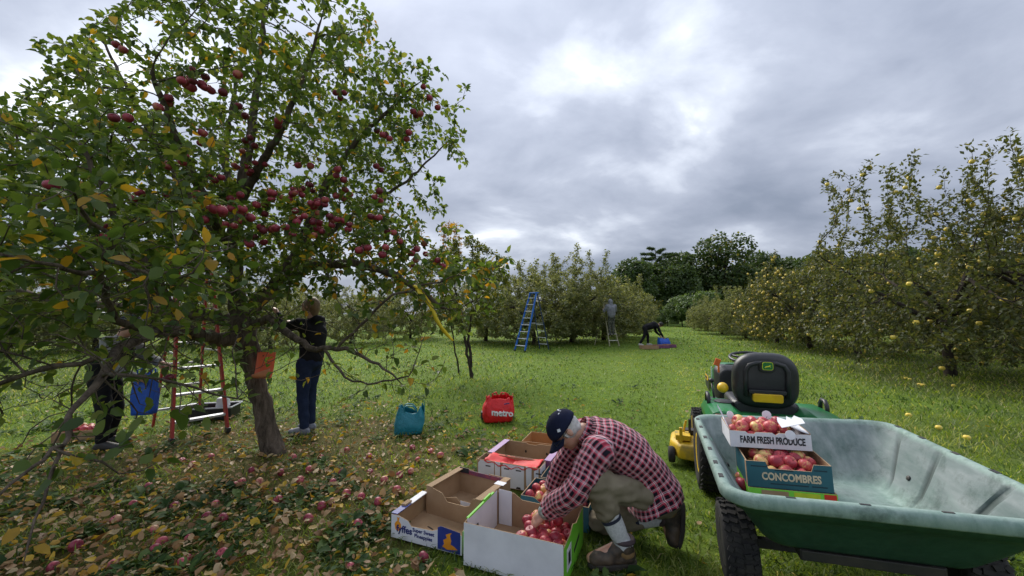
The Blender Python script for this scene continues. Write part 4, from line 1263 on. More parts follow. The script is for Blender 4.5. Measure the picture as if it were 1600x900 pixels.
def boxes_on_grass():
    ex = Vector((math.cos(ANG), math.sin(ANG), 0)); ey = Vector((-ex.y, ex.x, 0))
    # --- white box the man reaches into
    fl = Vector((-.29, 2.44, 0)); w, d, h = .615, .50, .245
    c = fl + ex * w / 2 + ey * d / 2
    dd = d - .014
    r = carton('white box with a lime green end, part filled with apples, foremost of the boxes', c, ANG, w, d, h, WHITE_C, KRAFT, notch={'b': [(w, h * .92), (w * .80, h * .95), (w * .70, h * .80), (w * .30, h * .78), (w * .22, h * .95), (0, h * .98)], 'r': [(dd, h * .93), (dd * .62, h * .88), (dd * .45, h * 1.02), (dd * .3, h * .9), (0, h * .9)], 'l': [(dd, h), (dd * .1, h * 1.03), (0, h * .92)]}, rt=LIME_C, lf=LIME_C)
    # white lining of the left end with its hand hole, lime green lip
    panel(r, 'lining', [(0, 0), (d - .07, 0), (d - .07, h * .96), (0, h * .99)], (0, 1, 0), (-w / 2 + .0085, -d / 2 + .03, .01), .002, [WHITE_C, WHITE_C, WHITE_C], label='white inner lining of the left end')
    decal(r, 'hand_hole', [(-.035, -.016), (.035, -.016), (.042, 0), (.035, .016), (-.035, .016), (-.042, 0)], DARK_HOLE, (-w / 2 + .0115, -.12, h * .62), (R(90), 0, R(90)))
    MB().box((-w / 2 + .001, -.02, h + .004), (.016, d * .75, .010)).box((-w / 2, .07, h + .012), (.014, .10, .014)).build('green_lip', LIME_C, r, bevel=.002)
    panel(r, 'lining', [(0, 0), (.10, 0), (.10, h * .95), (0, h * .97)], (1, 0, 0), (-w / 2 + .012, d / 2 - .016, .01), .002, [WHITE_C, WHITE_C, WHITE_C])
    panel(r, 'corner_flap', [(0, 0), (.09, 0), (.09, h * .85), (0, h * .9)], (0, -1, 0), (w / 2 - .010, d / 2 - .02, .01), .004, [KRAFT, KRAFT, KRAFT_D])
    decal(r, 'label_sticker', [(-.05, -.06), (.05, -.06), (.05, .06), (-.05, .06)], WHITE_C, (w / 2 + .0005, -.13, .12), (R(90), 0, R(90)))
    decal(r, 'label_print', [(-.03, -.035), (.02, -.035), (.02, .03), (-.03, .03)], INK, (w / 2 + .0018, -.12, .12), (R(90), 0, R(90)), .0008)
    decal(r, 'label_print', [(-.07, -.012), (.07, -.012), (.07, .012), (-.07, .012)], INK, (w / 2 + .0005, .06, .10), (R(90), R(-12), R(90)), .0008)
    M = mat_of(c, ANG)
    heap(M, -.02, w / 2 - .056, -d / 2 + .056, d / 2 - .062, .045, 3, 'red apple lying in the white box that the kneeling man reaches into', 'apples in the white box with the green end', skip=.25)

    # --- pineapple carton, front left
    w, d, h = .545, .395, .148
    fl = Vector((-.815, 2.735, 0)); c = fl + ex * w / 2 + ey * d / 2; dd = d - .014
    r = carton('empty white and blue pineapple tray, foremost at the left of the boxes', c, ANG, w, d, h, WHITE_C, KRAFT, notch={'f': [(w, h * .80), (w * .80, h * .84), (w * .74, h * .70), (w * .68, h * .82), (w * .60, h * .70), (w * .30, h * .66), (w * .25, h * .86), (w * .10, h), (0, h)], 'b': [(w, h), (w * .88, h), (w * .82, h * .7), (w * .5, h * .95), (w * .4, h * .6), (w * .15, h * .62), (w * .1, h), (0, h)], 'l': [(dd, h), (0, h)], 'r': [(dd, h), (0, h * .95)]}, lf=WHITE_C)
    for k, (L, q, m_) in enumerate(((.15, -.115, NAVY_C), (.19, .065, WHITE_C))):
        MB().box((-w / 2 + .018, q, h + .003), (.050, L, .005)).build('top_flap', m_, r, rot=None)
    MB().box((-w / 2 + .012, -.05, h + .010), (.035, .07, .016)).build('cardboard_tab', KRAFT_D, r)
    panel(r, 'inner_post', [(0, 0), (.062, 0), (.062, h * .98), (0, h * .98)], (1, 0, 0), (-w / 2 + .065, d / 2 - .016, .008), .003, [WHITE_C, KRAFT, KRAFT])
    panel(r, 'inner_post', [(0, 0), (.17, 0), (.17, h * .48), (0, h * .56)], (1, 0, 0), (.04, d / 2 - .012, .045), .003, [WHITE_C, KRAFT, KRAFT])
    decal(r, 'slot', [(-.028, -.006), (.028, -.006), (.032, 0), (.028, .006), (-.028, .006), (-.032, 0)], DARK_HOLE, (-.08, -.02, .0085), (0, 0, R(-20)), .0008)
    yf = -d / 2 - .0006
    decal(r, 'blue_print', [(-.083, -.070), (.083, -.072), (.083, .058), (-.06, .072), (-.083, .06)], NAVY_C, (w / 2 - .094, yf, .075), depth=.0008)
    decal(r, 'pineapple_print', [(-.055, -.045), (-.02, -.058), (.03, -.05), (.055, -.045), (.03, -.03), (.005, -.022), (.010, .0), (0.0, .03), (.012, .05), (-.012, .04), (-.032, .03), (-.022, .012), (-.05, -.005), (-.042, -.025)], ORANGE_INK, (w / 2 - .085, yf - .0012, .072), depth=.0008)
    decal(r, 'fruit_print', [(.026 * math.cos(a) * (1 + .1 * math.sin(5 * a)), .033 * math.sin(a)) for a in np.linspace(0, 6.28, 14)[:-1]] , ORANGE_INK, (-w / 2 + .055, yf, .082), depth=.0008)
    decal(r, 'fruit_print', [(-.006, 0), (.006, 0), (.012, .03), (0, .022), (-.010, .028)], ORANGE_INK, (-w / 2 + .057, yf, .112), depth=.0008)
    flat_text(r, 'fyffes', .062, INK_BLUE, (-w / 2 + .108, yf - .0014, .066), bold=.0016)
    flat_text(r, 'Super Sweet\nPineapples', .033, INK_BLUE, (-w / 2 + .258, yf - .0002, .064), bold=.0009)

    # --- plain kraft carton behind it
    w, d, h = .49, .42, .20
    A2 = R(-29); e2 = Vector((math.cos(A2), math.sin(A2), 0)); f2 = Vector((-e2.y, e2.x, 0))
    fl = Vector((-.645, 3.04, 0)); c = fl + e2 * w / 2 + f2 * d / 2; dd = d - .014
    r = carton('plain brown empty carton between the pineapple tray and the white slotted box', c, A2, w, d, h, KRAFT, KRAFT, notch={'f': [(w, h), (w * .86, h), (w * .80, h * .72), (w * .72, h * .66), (w * .40, h * .64), (w * .30, h * .9), (w * .1, h), (0, h)], 'b': [(w, h), (w * .72, h), (w * .66, h * .84), (w * .46, h * .80), (w * .40, h), (0, h)]})
    for k, s in enumerate((-1, 1)): MB().box((s * (w / 2 - .022), 0, h + .003), (.055, d, .005)).build('top_flap', KRAFT_D, r)
    MB().box((-.02, d / 2 - .014, h - .020), (w * .82, .003, .032)).build('printed_strip', worn('fruit_print_card', (0.30, 0.06, 0.09), (0.16, 0.05, 0.10), 22, .5, .42, .55, bmp=0), r)
    MB().box((-w / 2 + .06, d / 2 - .020, h - .008), (.09, .004, .04)).build('black_tab', INK, r)
    decal(r, 'tape_mark', [(-.04, -.03), (.04, -.03), (.04, .03), (-.04, .03)], WHITE_C, (w / 2 - .02, d / 2 - .12, h + .006), (0, 0, 0), .0008)

    # --- white slotted box with red bag over it, purple box behind
    w, d, h = .585, .17, .205
    A3 = math.atan2(-.22, .54); e3 = Vector((math.cos(A3), math.sin(A3), 0)); f3 = Vector((-e3.y, e3.x, 0))
    fl = Vector((-.31, 3.58, 0)); c = fl + e3 * w / 2 + f3 * d / 2
    r = carton('white slotted box with a red bag sagging over it, before the purple box', c, A3, w, d, h, KRAFT, KRAFT, fb=KRAFT, rt=WHITE_C)
    yf = -d / 2 - .0006
    for x0, x1, lo in ((.010, .165, .0), (.235, .445, .0), (.535, .575, .0)):
        x0 -= w / 2; x1 -= w / 2
        decal(r, 'white_panel', [(x0, .006), (x1, .006), (x1, h - .006), (x0 + .02, h - .004), (x0, h - .03)], WHITE_C, (0, yf, 0))
        for sx in ([(x0 + x1) / 2 + .02] if x1 - x0 < .18 else [x0 + .05, x1 - .05]):
            decal(r, 'slot', [(-.024, -.005), (.024, -.005), (.024, .005), (-.024, .005)], DARK_HOLE, (sx, yf - .0016, h - .045), depth=.0008)
            decal(r, 'slot', [(-.022, 0), (.022, 0), (.016, .016), (-.016, .016)], DARK_HOLE, (sx, yf - .0016, .008), depth=.0008)
    for xc in (.198, .488):
        decal(r, 'white_tongue', [(-.022, .05), (-.012, .036), (.012, .036), (.022, .05), (.026, h), (-.026, h)], WHITE_C, (xc - w / 2, yf, 0))
    decal(r, 'label_print', [(-.03, -.05), (.03, -.05), (.03, .05), (-.03, .05)], INK, (w / 2 + .0005, .01, .10), (R(90), 0, R(90)), .0008)
    # the red bag is laid over it
    g = bpy.data.meshes.new('red_bag'); nx, ny = 26, 8; vs, fs = [], []
    for j in range(ny):
        for i in range(nx):
            x = -w / 2 + .07 + (w - .09) * i / (nx - 1); y = -d / 2 - .008 + (d + .02) * j / (ny - 1)
            z = h + .012 - .045 * math.sin(math.pi * min(1, max(0, i / (nx - 1)))) * (.6 + .4 * math.sin(math.pi * j / (ny - 1))) + .012 * nz((x * 14, y * 20, 1)) + (.02 if .3 < i / nx < .45 else 0) * math.sin(j)
            if j == 0: z -= .012 + .012 * math.sin(i * 1.1)
            vs.append((x, y, z))
    for j in range(ny - 1):
        for i in range(nx - 1): fs.append((j * nx + i, j * nx + i + 1, (j + 1) * nx + i + 1, (j + 1) * nx + i))
    g.from_pydata(vs, [], fs); g.materials.append(RED_CLOTH); g.polygons.foreach_set('use_smooth', [True] * len(g.polygons))
    o = link('cloth_bag', g, None, c, (0, 0, A3)); s = o.modifiers.new('thickness', 'SOLIDIFY'); s.thickness = .004
    tag(o, 'empty red cloth bag draped across the white slotted box', 'bag')
    w, d, h = .60, .40, .205
    fl = fl + f3 * .185 + e3 * .02; c = fl + e3 * w / 2 + f3 * d / 2; dd = d - .014
    r = carton('purple-sided carton, empty, behind the white slotted box', c, A3, w, d, h, PURP_C, KRAFT, notch={'b': [(w, h), (w * .62, h * 1.0), (w * .56, h * .93), (w * .44, h * .93), (w * .38, h), (0, h)]}, bk=KRAFT)
    for s in (-1, 1): MB().box((s * (w / 2 - .024), 0, h + .003), (.058, d, .005)).build('top_flap', LILAC_C, r)
    decal(r, 'label_sticker', [(-.04, -.045), (.04, -.045), (.04, .045), (-.04, .045)], WHITE_C, (w / 2 + .0005, .10, .12), (R(90), 0, R(90)), .0008)
    decal(r, 'logo_print', [(-.04, -.02), (.01, -.03), (.04, -.01), (.02, .02), (-.02, .03)], LILAC_C, (w / 2 + .0005, -.08, .07), (R(90), 0, R(90)), .0008)
    for s in (-.07, .15): decal(r, 'hole', [(.010 * math.cos(a), .014 * math.sin(a)) for a in np.linspace(0, 6.28, 9)[:-1]], DARK_HOLE, (s, d / 2 - .0075, .12), depth=.0012)
    fl = fl + f3 * .44 + e3 * .16; c = fl + e3 * .25 + f3 * .18
    carton('orange-brown carton, farthest of the boxes on the grass, behind the purple one', c, A3 + .04, .50, .34, .20, worn('orange_kraft', (0.40, 0.19, 0.07), (0.34, 0.16, 0.06), 5, .8, bmp=.05), worn('orange_kraft_inner', (0.42, 0.20, 0.07), (0.36, 0.17, 0.06), 5, .8, bmp=.05))

    # --- teal boxes full of apples behind the white one
    w, d, h = .50, .33, .17
    fl = Vector((.065, 2.965, 0)); c = fl + ex * w / 2 + ey * d / 2; dd = d - .014
    nt_ = {'b': dip(w, h, w * .2, w * .8, h * .72), 'f': dip(w, h, w * .2, w * .8, h * .72)}
    carton('dark teal box full of apples directly behind the white box', c, ANG, w, d, h, TEAL_C, TEAL_C, notch=nt_)
    heap(mat_of(c, ANG), -w / 2 + .054, w / 2 - .054, -d / 2 + .054, d / 2 - .054, .045, 3, 'apple heaped in the dark teal box right behind the white box', 'apples in the teal box behind the white one', skip=.25)
    fl = fl + ey * .36 + ex * .03; c = fl + ex * w / 2 + ey * d / 2
    carton('second dark teal box of apples, farther back, beside the white slotted box', c, ANG + .03, w, d, h, TEAL_C, TEAL_C, notch=nt_)
    heap(mat_of(c, ANG), -w / 2 + .054, w / 2 - .054, -d / 2 + .054, d / 2 - .054, .07, 2, 'apple lying in the teal box farther back under the man\'s arm', 'apples in the farther teal box', skip=.3)
    fl = fl + ey * .37 + ex * .10; c = fl + ex * .20 + ey * .13
    carton('white box half hidden behind the kneeling man\'s shoulder', c, ANG + .05, .40, .26, .20, WHITE_C, WHITE_C)
    # apples past the white box's green end, by the man's knee
    c = Vector((.62, 2.97, 0))
    carton('teal apple box almost hidden behind the kneeling man\'s knee', c + ey * .1 + ex * .12, ANG, .30, .30, .15, TEAL_C, KRAFT)
    heap(mat_of(c + ey * .1 + ex * .12, ANG), -.10, .10, -.10, .10, .05, 2, 'apple in the box almost hidden behind the man\'s knee', 'apples behind the man\'s knee')


boxes_on_grass()
# ------------------------------------------------------------------ cart
RUBBER = worn('tyre_rubber', (0.022, 0.022, 0.023), (0.045, 0.042, 0.038), 9, 0.85, bmp=0.15, spec=0.25)
BLACK_P = worn('black_plastic', (0.016, 0.017, 0.019), (0.026, 0.027, 0.03), 12, 0.42, bmp=0.08)
STEEL_D = worn('dark_frame_steel', (0.02, 0.02, 0.021), (0.04, 0.035, 0.03), 10, 0.6, bmp=0.1)
YEL_P = worn('yellow_paint', (0.72, 0.47, 0.012), (0.62, 0.38, 0.012), 14, 0.38, bmp=0.03)
YEL_DIRTY = worn('yellow_paint_dirty', (0.66, 0.42, 0.015), (0.30, 0.22, 0.05), 9, 0.5, .5, .72, bmp=0.05)
GREEN_P = worn('green_paint', (0.012, 0.17, 0.045), (0.018, 0.14, 0.04), 6, 0.3, bmp=0.02)
RED_LENS = worn('red_lens', (0.22, 0.012, 0.02), (0.16, 0.01, 0.015), 20, 0.18, bmp=0)
ALU = worn('aluminium_step', (0.55, 0.56, 0.58), (0.42, 0.43, 0.45), 20, 0.45, metal=0.6, bmp=0.05, stretch=(1, .2, 1))


def tub_mat():
    m, nt, b, _ = mat_new('weathered_green_polymer')
    w = attr(nt, 'bleach')
    n1 = noise_tex(nt, 3.2, 7, 0.65, dist=.5); n2 = noise_tex(nt, 26, 6, 0.7, stretch=(1, 1, .35)); n3 = noise_tex(nt, 9, 5, 0.6, stretch=(1.6, .3, 1))
    green = ramp(nt, n2, [(0.3, (0.020, 0.072, 0.048)), (0.7, (0.045, 0.115, 0.082))])
    mint = ramp(nt, n2, [(0.3, (0.16, 0.25, 0.215)), (0.7, (0.28, 0.37, 0.335))])
    pale = ramp(nt, n3, [(0.3, (0.105, 0.150, 0.142)), (0.5, (0.165, 0.205, 0.202)), (0.72, (0.25, 0.285, 0.285))])
    # bleach: 0 shiny outside, about .5 rim, 1 sun-bleached inside
    f = mth(nt, 'ADD', w, mth(nt, 'MULTIPLY', mth(nt, 'SUBTRACT', n1, 0.5), mth(nt, 'ADD', 0.16, mth(nt, 'MULTIPLY', w, 0.45))))
    c = mixc(nt, ramp(nt, f, [(0.18, (0, 0, 0)), (0.42, (1, 1, 1))]), green, mint)
    c = mixc(nt, ramp(nt, f, [(0.58, (0, 0, 0)), (0.80, (1, 1, 1))]), c, pale)
    stain = noise_tex(nt, 5.5, 8, 0.75)
    c = mixc(nt, ramp(nt, stain, [(0.52, (0, 0, 0)), (0.68, (.65, .65, .65))]), c, (0.035, 0.065, 0.050))
    scr = noise_tex(nt, 4, 9, 0.8, stretch=(6, .7, 6), dist=1.2)
    c = mixc(nt, ramp(nt, scr, [(0.67, (0, 0, 0)), (0.70, (.6, .6, .6))]), c, (0.45, 0.52, 0.50))
    c = mixc(nt, mth(nt, 'MULTIPLY', attr(nt, 'rib_dark'), 0.72), c, (0.035, 0.050, 0.045))  # inner rib grooves mixed towards a darker tone
    nt.links.new(c, b.inputs['Base Color'])
    nt.links.new(ramp(nt, f, [(0.2, (.5,) * 3), (0.7, (.8,) * 3)]), b.inputs['Roughness'])
    b.inputs['Specular IOR Level'].default_value = 0.4
    bump(nt, b, mth(nt, 'ADD', n2, mth(nt, 'MULTIPLY', scr, .4)), 0.25, 0.004)
    return m


TUB = tub_mat()


def tyre(root, name, c, r, w, mat_rim, lugs=34, face=1):
    """tyre with its tread blocks, rim and hub; axis along local x"""
    c = Vector(c); ax = (1, 0, 0); ri = r * .56
    pr = [(ri, -w * .42), (r * .80, -w * .5), (r * .93, -w * .47), (r * .985, -w * .36), (r, -w * .15), (r, w * .15), (r * .985, w * .36), (r * .93, w * .47), (r * .80, w * .5), (ri, w * .42)]
    wh = link(name, MB().lathe(pr, 40).mesh(name, RUBBER, True), root, c, (0, R(90), 0))
    tr = MB()
    for i in range(lugs):
        for k, s in enumerate((-1, 1)):
            a = 2 * math.pi * (i + .5 * k) / lugs
            for q, (zz, ww, rr, sk) in enumerate(((s * w * .13, w * .20, r, .25), (s * w * .35, w * .16, r * .985, .5))):
                M = Matrix.Rotation(a, 3, 'Z') @ Matrix.Rotation(sk * s, 3, 'X')
                tr.box(Matrix.Rotation(a, 3, 'Z') @ Vector((rr + .003, 0, zz)), (.014, 2 * math.pi * r / lugs * .52, ww), M)
    tag(link('tread', tr.mesh('tread', RUBBER), wh), kind='stuff')
    rim = MB().lathe([(.02, -w * .2), (ri * .5, -w * .22), (ri * .8, -w * .30), (ri * .95, -w * .42), (ri * 1.04, -w * .44), (ri * 1.04, w * .44), (ri * .95, w * .42), (ri * .8, w * .30), (ri * .5, w * .22), (.02, w * .2)], 28)
    link('rim', rim.mesh('rim', mat_rim, True), wh)
    link('hub', MB().lathe([(.03, -w * .36), (.035, -w * .34), (.035, w * .34), (.03, w * .36)], 14).mesh('hub', STEEL_D, True), wh)
    return wh


CART_RZ = R(-20)
CART_O = Vector((1.765, 2.215, .03))
CART_ROT = (0, R(-2.7), CART_RZ)


def cart():
    r = thing('garden_cart', 'weathered green plastic garden cart hitched behind the mower, boxes of apples in it', 'cart', CART_O, CART_ROT)

    def ring(hw, hl, rc, z, inner=0.0):
        pts = []
        segs = [((hw - rc, -hl + rc), (hw - rc, hl - rc), 0), ((hw - rc, hl - rc), None, 0)]
        n_l, n_w, n_c = 96, 26, 7
        def side(a, b, n, nrm, ribs):
            for i in range(n):
                t = (i + .5) / n; x = a[0] + (b[0] - a[0]) * t; y = a[1] + (b[1] - a[1]) * t
                k = 0.0
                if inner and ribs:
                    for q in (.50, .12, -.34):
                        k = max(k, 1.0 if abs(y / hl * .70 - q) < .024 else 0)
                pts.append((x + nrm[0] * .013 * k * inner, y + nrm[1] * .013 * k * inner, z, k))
        def corner(cx, cy, a0):
            for i in range(n_c):
                a = a0 + math.pi / 2 * (i + .5) / n_c
                pts.append((cx + rc * math.cos(a), cy + rc * math.sin(a), z, 0))
        side((hw, -hl + rc), (hw, hl - rc), n_l, (1, 0), True); corner(hw - rc, hl - rc, 0)
        side((hw - rc, hl), (-hw + rc, hl), n_w, (0, 1), False); corner(-hw + rc, hl - rc, math.pi / 2)
        side((-hw, hl - rc), (-hw, -hl + rc), n_l, (-1, 0), True); corner(-hw + rc, -hl + rc, math.pi)
        side((-hw + rc, -hl), (hw - rc, -hl), n_w, (0, -1), False); corner(hw - rc, -hl + rc, 1.5 * math.pi)
        return pts
    S = [(.36, .38, .08, .372, 0, 0), (.385, .41, .09, .375, 0, 0), (.405, .435, .10, .395, 0, .02), (.45, .50, .10, .47, 0, .02), (.50, .575, .10, .56, 0, .04), (.530, .625, .10, .605, 0, .06), (.545, .645, .10, .612, 0, .10), (.560, .675, .105, .655, 0, .16),
         (.565, .680, .105, .662, 0, .25), (.598, .722, .13, .664, 0, .38), (.604, .729, .135, .672, 0, .45), (.604, .729, .135, .700, 0, .50), (.599, .724, .13, .714, 0, .55), (.588, .712, .12, .721, 0, .6), (.572, .694, .11, .720, 0, .6), (.561, .682, .105, .712, 0, .62),
         (.545, .664, .10, .690, 1, .85), (.508, .606, .10, .62, 1, .86), (.474, .550, .10, .55, 1, .84), (.430, .482, .10, .47, 1, .80), (.385, .425, .09, .415, 1, .66), (.365, .405, .08, .401, .5, .58), (.335, .37, .07, .398, 0, .62), (.20, .22, .05, .398, 0, .68), (.05, .06, .02, .398, 0, .68)]
    V, B, GR = [], [], []
    rings = [ring(a, b, c, z, i) for a, b, c, z, i, _ in S]; n = len(rings[0])
    for rg, s in zip(rings, S):
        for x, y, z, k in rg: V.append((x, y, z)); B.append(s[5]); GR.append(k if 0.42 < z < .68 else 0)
    F = []
    for i in range(len(S) - 1):
        for j in range(n): F.append((i * n + j, i * n + (j + 1) % n, (i + 1) * n + (j + 1) % n, (i + 1) * n + j))
    F2 = [tuple(reversed(range(n))), tuple(range((len(S) - 1) * n, len(S) * n))]
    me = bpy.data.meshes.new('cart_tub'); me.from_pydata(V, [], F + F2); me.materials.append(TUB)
    a_ = me.attributes.new('bleach', 'FLOAT', 'POINT'); a_.data.foreach_set('value', np.array(B, np.float32))
    a_ = me.attributes.new('rib_dark', 'FLOAT', 'POINT'); a_.data.foreach_set('value', np.array(GR, np.float32))
    set_sharp(me, R(50))
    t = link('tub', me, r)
    # moulded marks along the rim
    for s, ys in ((-1, (-.52, -.34, -.12, .10, .34, .55)), (1, (-.45, -.2, .05, .32, .56))):
        for y in ys: MB().box((s * .584, y, .7215), (.020, .045, .003)).build('rim_mark', STEEL_D, t)
    for x in (-.35, -.1, .15, .4): MB().box((x, -.706, .7215), (.035, .010, .003)).build('rim_mark', STEEL_D, t)
    for y in (.36, -.14, -.50): MB().box((.5485, y, .66), (.006, .035, .012)).build('moulded_tab', worn('pale_polymer', (.42, .48, .48), bmp=0), t)
    MB().box((-.545, .22, .668), (.02, .05, .02)).build('green_clip', worn('mint_clip', (.08, .5, .3), bmp=0), t, bevel=.004)
    for s in (-1, 1):
        for y in (-.28, .22): MB().lathe([(.014, 0), (.014, .005), (.007, .009)], 8, (s * (.455 - .0), y, .52), (-s, 0, .45)).build('bolt', STEEL_D, t)
    # running gear
    fr = MB().bar((-.50, -.05, .20), (.50, -.05, .20), .04, .05)
    for s in (-1, 1): fr.bar((s * .24, -.42, .35), (s * .24, .45, .35), .05, .05).bar((s * .24, .42, .35), (s * .04, .66, .31), .045, .045).bar((s * .24, -.05, .35), (s * .24, -.05, .2), .05, .05)
    fr.bar((-.26, -.40, .351), (.26, -.40, .351), .05, .045).bar((-.26, .38, .351), (.26, .38, .351), .05, .045)
    fr.build('frame', STEEL_D, r, bevel=.004)
    MB().bar((0, .55, .325), (0, .93, .27), .05, .05).build('drawbar', STEEL_D, r, bevel=.005)
    tyre(r, 'wheel', (-.485, -.10, .205), .215, .165, STEEL_D, 30)
    tyre(r, 'wheel', (.485, -.10, .205), .215, .165, STEEL_D, 30)
    return r


CART = cart()
CM = mat_of(CART_O, 0, CART_ROT)


def cart_load():
    # local positions on the cart floor
    def put(label, lx, ly, lz, w, d, h, outer, rz=0.0, **k):
        p = CM @ Vector((lx, ly, lz))
        rot = (CM.to_3x3() @ Euler((k.pop('tx', 0), 0, rz)).to_matrix()).to_euler()
        r = carton(label, p, 0, w, d, h, outer, rot=tuple(rot), **k)
        return r, Matrix.Translation(p) @ rot.to_matrix().to_4x4()
    x0, y0 = -.195, .10
    r, M = put('flat lime green box with a red corner, lowest of the stack in the cart', x0 + .005, y0 - .005, 0.392, .415, .345, .115, LIME_C, inner=KRAFT)
    MB().box((.175, -.1735, .085), (.055, .0015, .052)).build('red_print', worn('red_print', (.72, .03, .01), bmp=0), r)
    MB().box((-.08, -.1735, .092), (.13, .0015, .03)).build('brown_print', KRAFT, r)
    MB().box((.07, -.1735, .095), (.12, .0015, .026)).build('yellow_print', worn('yellow_print', (.55, .62, .02), bmp=0), r)
    w, d, h = .405, .335, .142
    r, M = put('teal box of apples under the white produce box in the cart', x0, y0, .508, w, d, h, TEAL_C, inner=KRAFT,
               notch={'f': [(w, h), (w * .80, h), (w * .77, h * .74), (w * .27, h * .74), (w * .24, h), (0, h)], 'b': dip(w, h, w * .2, w * .8, h * .8)})
    flat_text(r, 'CONCOMBRES', .056, CREAM, (.01, -d / 2 - .0012, .062), bold=.0020, sx=.74)
    for x, y, ww in ((-.14, .115, .08), (.0, .025, .18), (.14, .026, .07), (-.02, .100, .09), (.15, .112, .06)): MB().box((x, -d / 2 - .0005, y), (ww, .0008, .006)).build('small_print', worn('teal_ink', (.004, .03, .045), bmp=0), r)
    MB().box((-w / 2 - .0005, -d / 2 + .015, .07), (.0015, .03, .142)).build('torn_edge', KRAFT_D, r)
    heap(M, -w / 2 + .054, w / 2 - .054, -d / 2 + .054, d / 2 - .054, .045, 2, 'pink-red apple heaped in the teal box in the cart', 'apples in the teal box in the cart', dome=.018, skip=.0)
    w, d, h = .425, .315, .100
    r, M = put('white produce box with torn flaps, brimming with apples, topmost in the cart', x0 - .035, y0 + .175, .668, w, d, h, WHITE_C, inner=WHITE_C, tx=R(0),
               notch={'f': [(w, h * .92), (w * .80, h * .92), (w * .62, h * .93), (w * .58, h * .80), (w * .54, h * .93), (w * .34, h * .93), (w * .31, h * .82), (w * .24, h * .82), (w * .21, h * .95), (0, h * .98)]})
    flat_text(r, 'FARM FRESH PRODUCE', .056, INK, (.012, -d / 2 - .0012, .046), bold=.0020, sx=.58)
    # torn flaps at both ends
    def flap(o, a, pts, nm='torn_flap'):
        mb = MB().prism(pts, .003); link(nm, mb.mesh(nm, WHITE_C), r, o, a)
    jag = [(0, 0), (.30, 0), (.30, .03), (.26, .075), (.25, .05), (.21, .085), (.20, .055), (.17, .095), (.15, .06), (.12, .09), (.10, .055), (.04, .06), (0, .03)]
    flap((-w / 2 + .003, -d / 2 + .008, h - .004), (R(66), R(-8), R(90)), jag)
    flap((w / 2 - .004, -d / 2 + .008, h - .006), (R(18), R(2), R(90)), [(x, y * 1.35) for x, y in jag])
    flap((w / 2 - .14, -d / 2 + .012, h + .022), (R(14), R(-12), R(8)), [(0, 0), (.13, .0), (.14, .05), (.12, .10), (.09, .07), (.08, .11), (.06, .07), (.03, .12), (.01, .07)])
    circ = [(.027 * math.cos(a), .027 * math.sin(a)) for a in np.linspace(0, 6.28, 17)[:-1]]
    flap((w / 2 - .105, -d / 2 - .006, h - .012), (R(80), 0, R(2)), circ, 'flap_tongue')
    flap((w / 2 - .155, d / 2 - .03, h + .035), (R(70), 0, R(-2)), circ, 'flap_tongue')
    flap((-w / 2 + .05, d / 2 - .05, h + .03), (R(75), R(20), R(30)), circ, 'flap_tongue')
    heap(M, -w / 2 + .054, w / 2 - .054, -d / 2 + .055, d / 2 - .054, .043, 2, 'pink-red apple brimming from the white produce box in the cart', 'apples in the white produce box in the cart', skip=.0)
    for lx, ly in ((-.40, .12), (-.385, .21), (-.41, .04)):
        p = CM @ Vector((lx, ly, .445 if ly > .1 else .47)); tag(link('apple', AB[1], None, p, (1, .4, 2)), 'loose apple at the bottom of the cart beside the stack', 'apple', 'loose apples in the cart')


cart_load()


# ------------------------------------------------------------------ lawn tractor
def rounded(w, h, r, n=5, top=1.0):
    pts = []
    for cx, cy, a0 in ((w / 2 - r, -h / 2 + r, -90), (w / 2 * top - r, h / 2 - r, 0), (-w / 2 * top + r, h / 2 - r, 90), (-w / 2 + r, -h / 2 + r, 180)):
        for i in range(n + 1):
            a = R(a0 + 90 * i / n); pts.append((cx + r * math.cos(a), cy + r * math.sin(a)))
    return pts


def loft(mb, outlines, mi=0):
    """closed outlines (lists of points with equal count) joined in order, ends capped"""
    n = len(outlines[0]); vs = [p for o in outlines for p in o]; fs = []
    for i in range(len(outlines) - 1):
        for j in range(n): fs.append((i * n + j, i * n + (j + 1) % n, (i + 1) * n + (j + 1) % n, (i + 1) * n + j))
    fs += [tuple(reversed(range(n))), tuple(range((len(outlines) - 1) * n, len(outlines) * n))]
    return mb.add(vs, fs, mi)


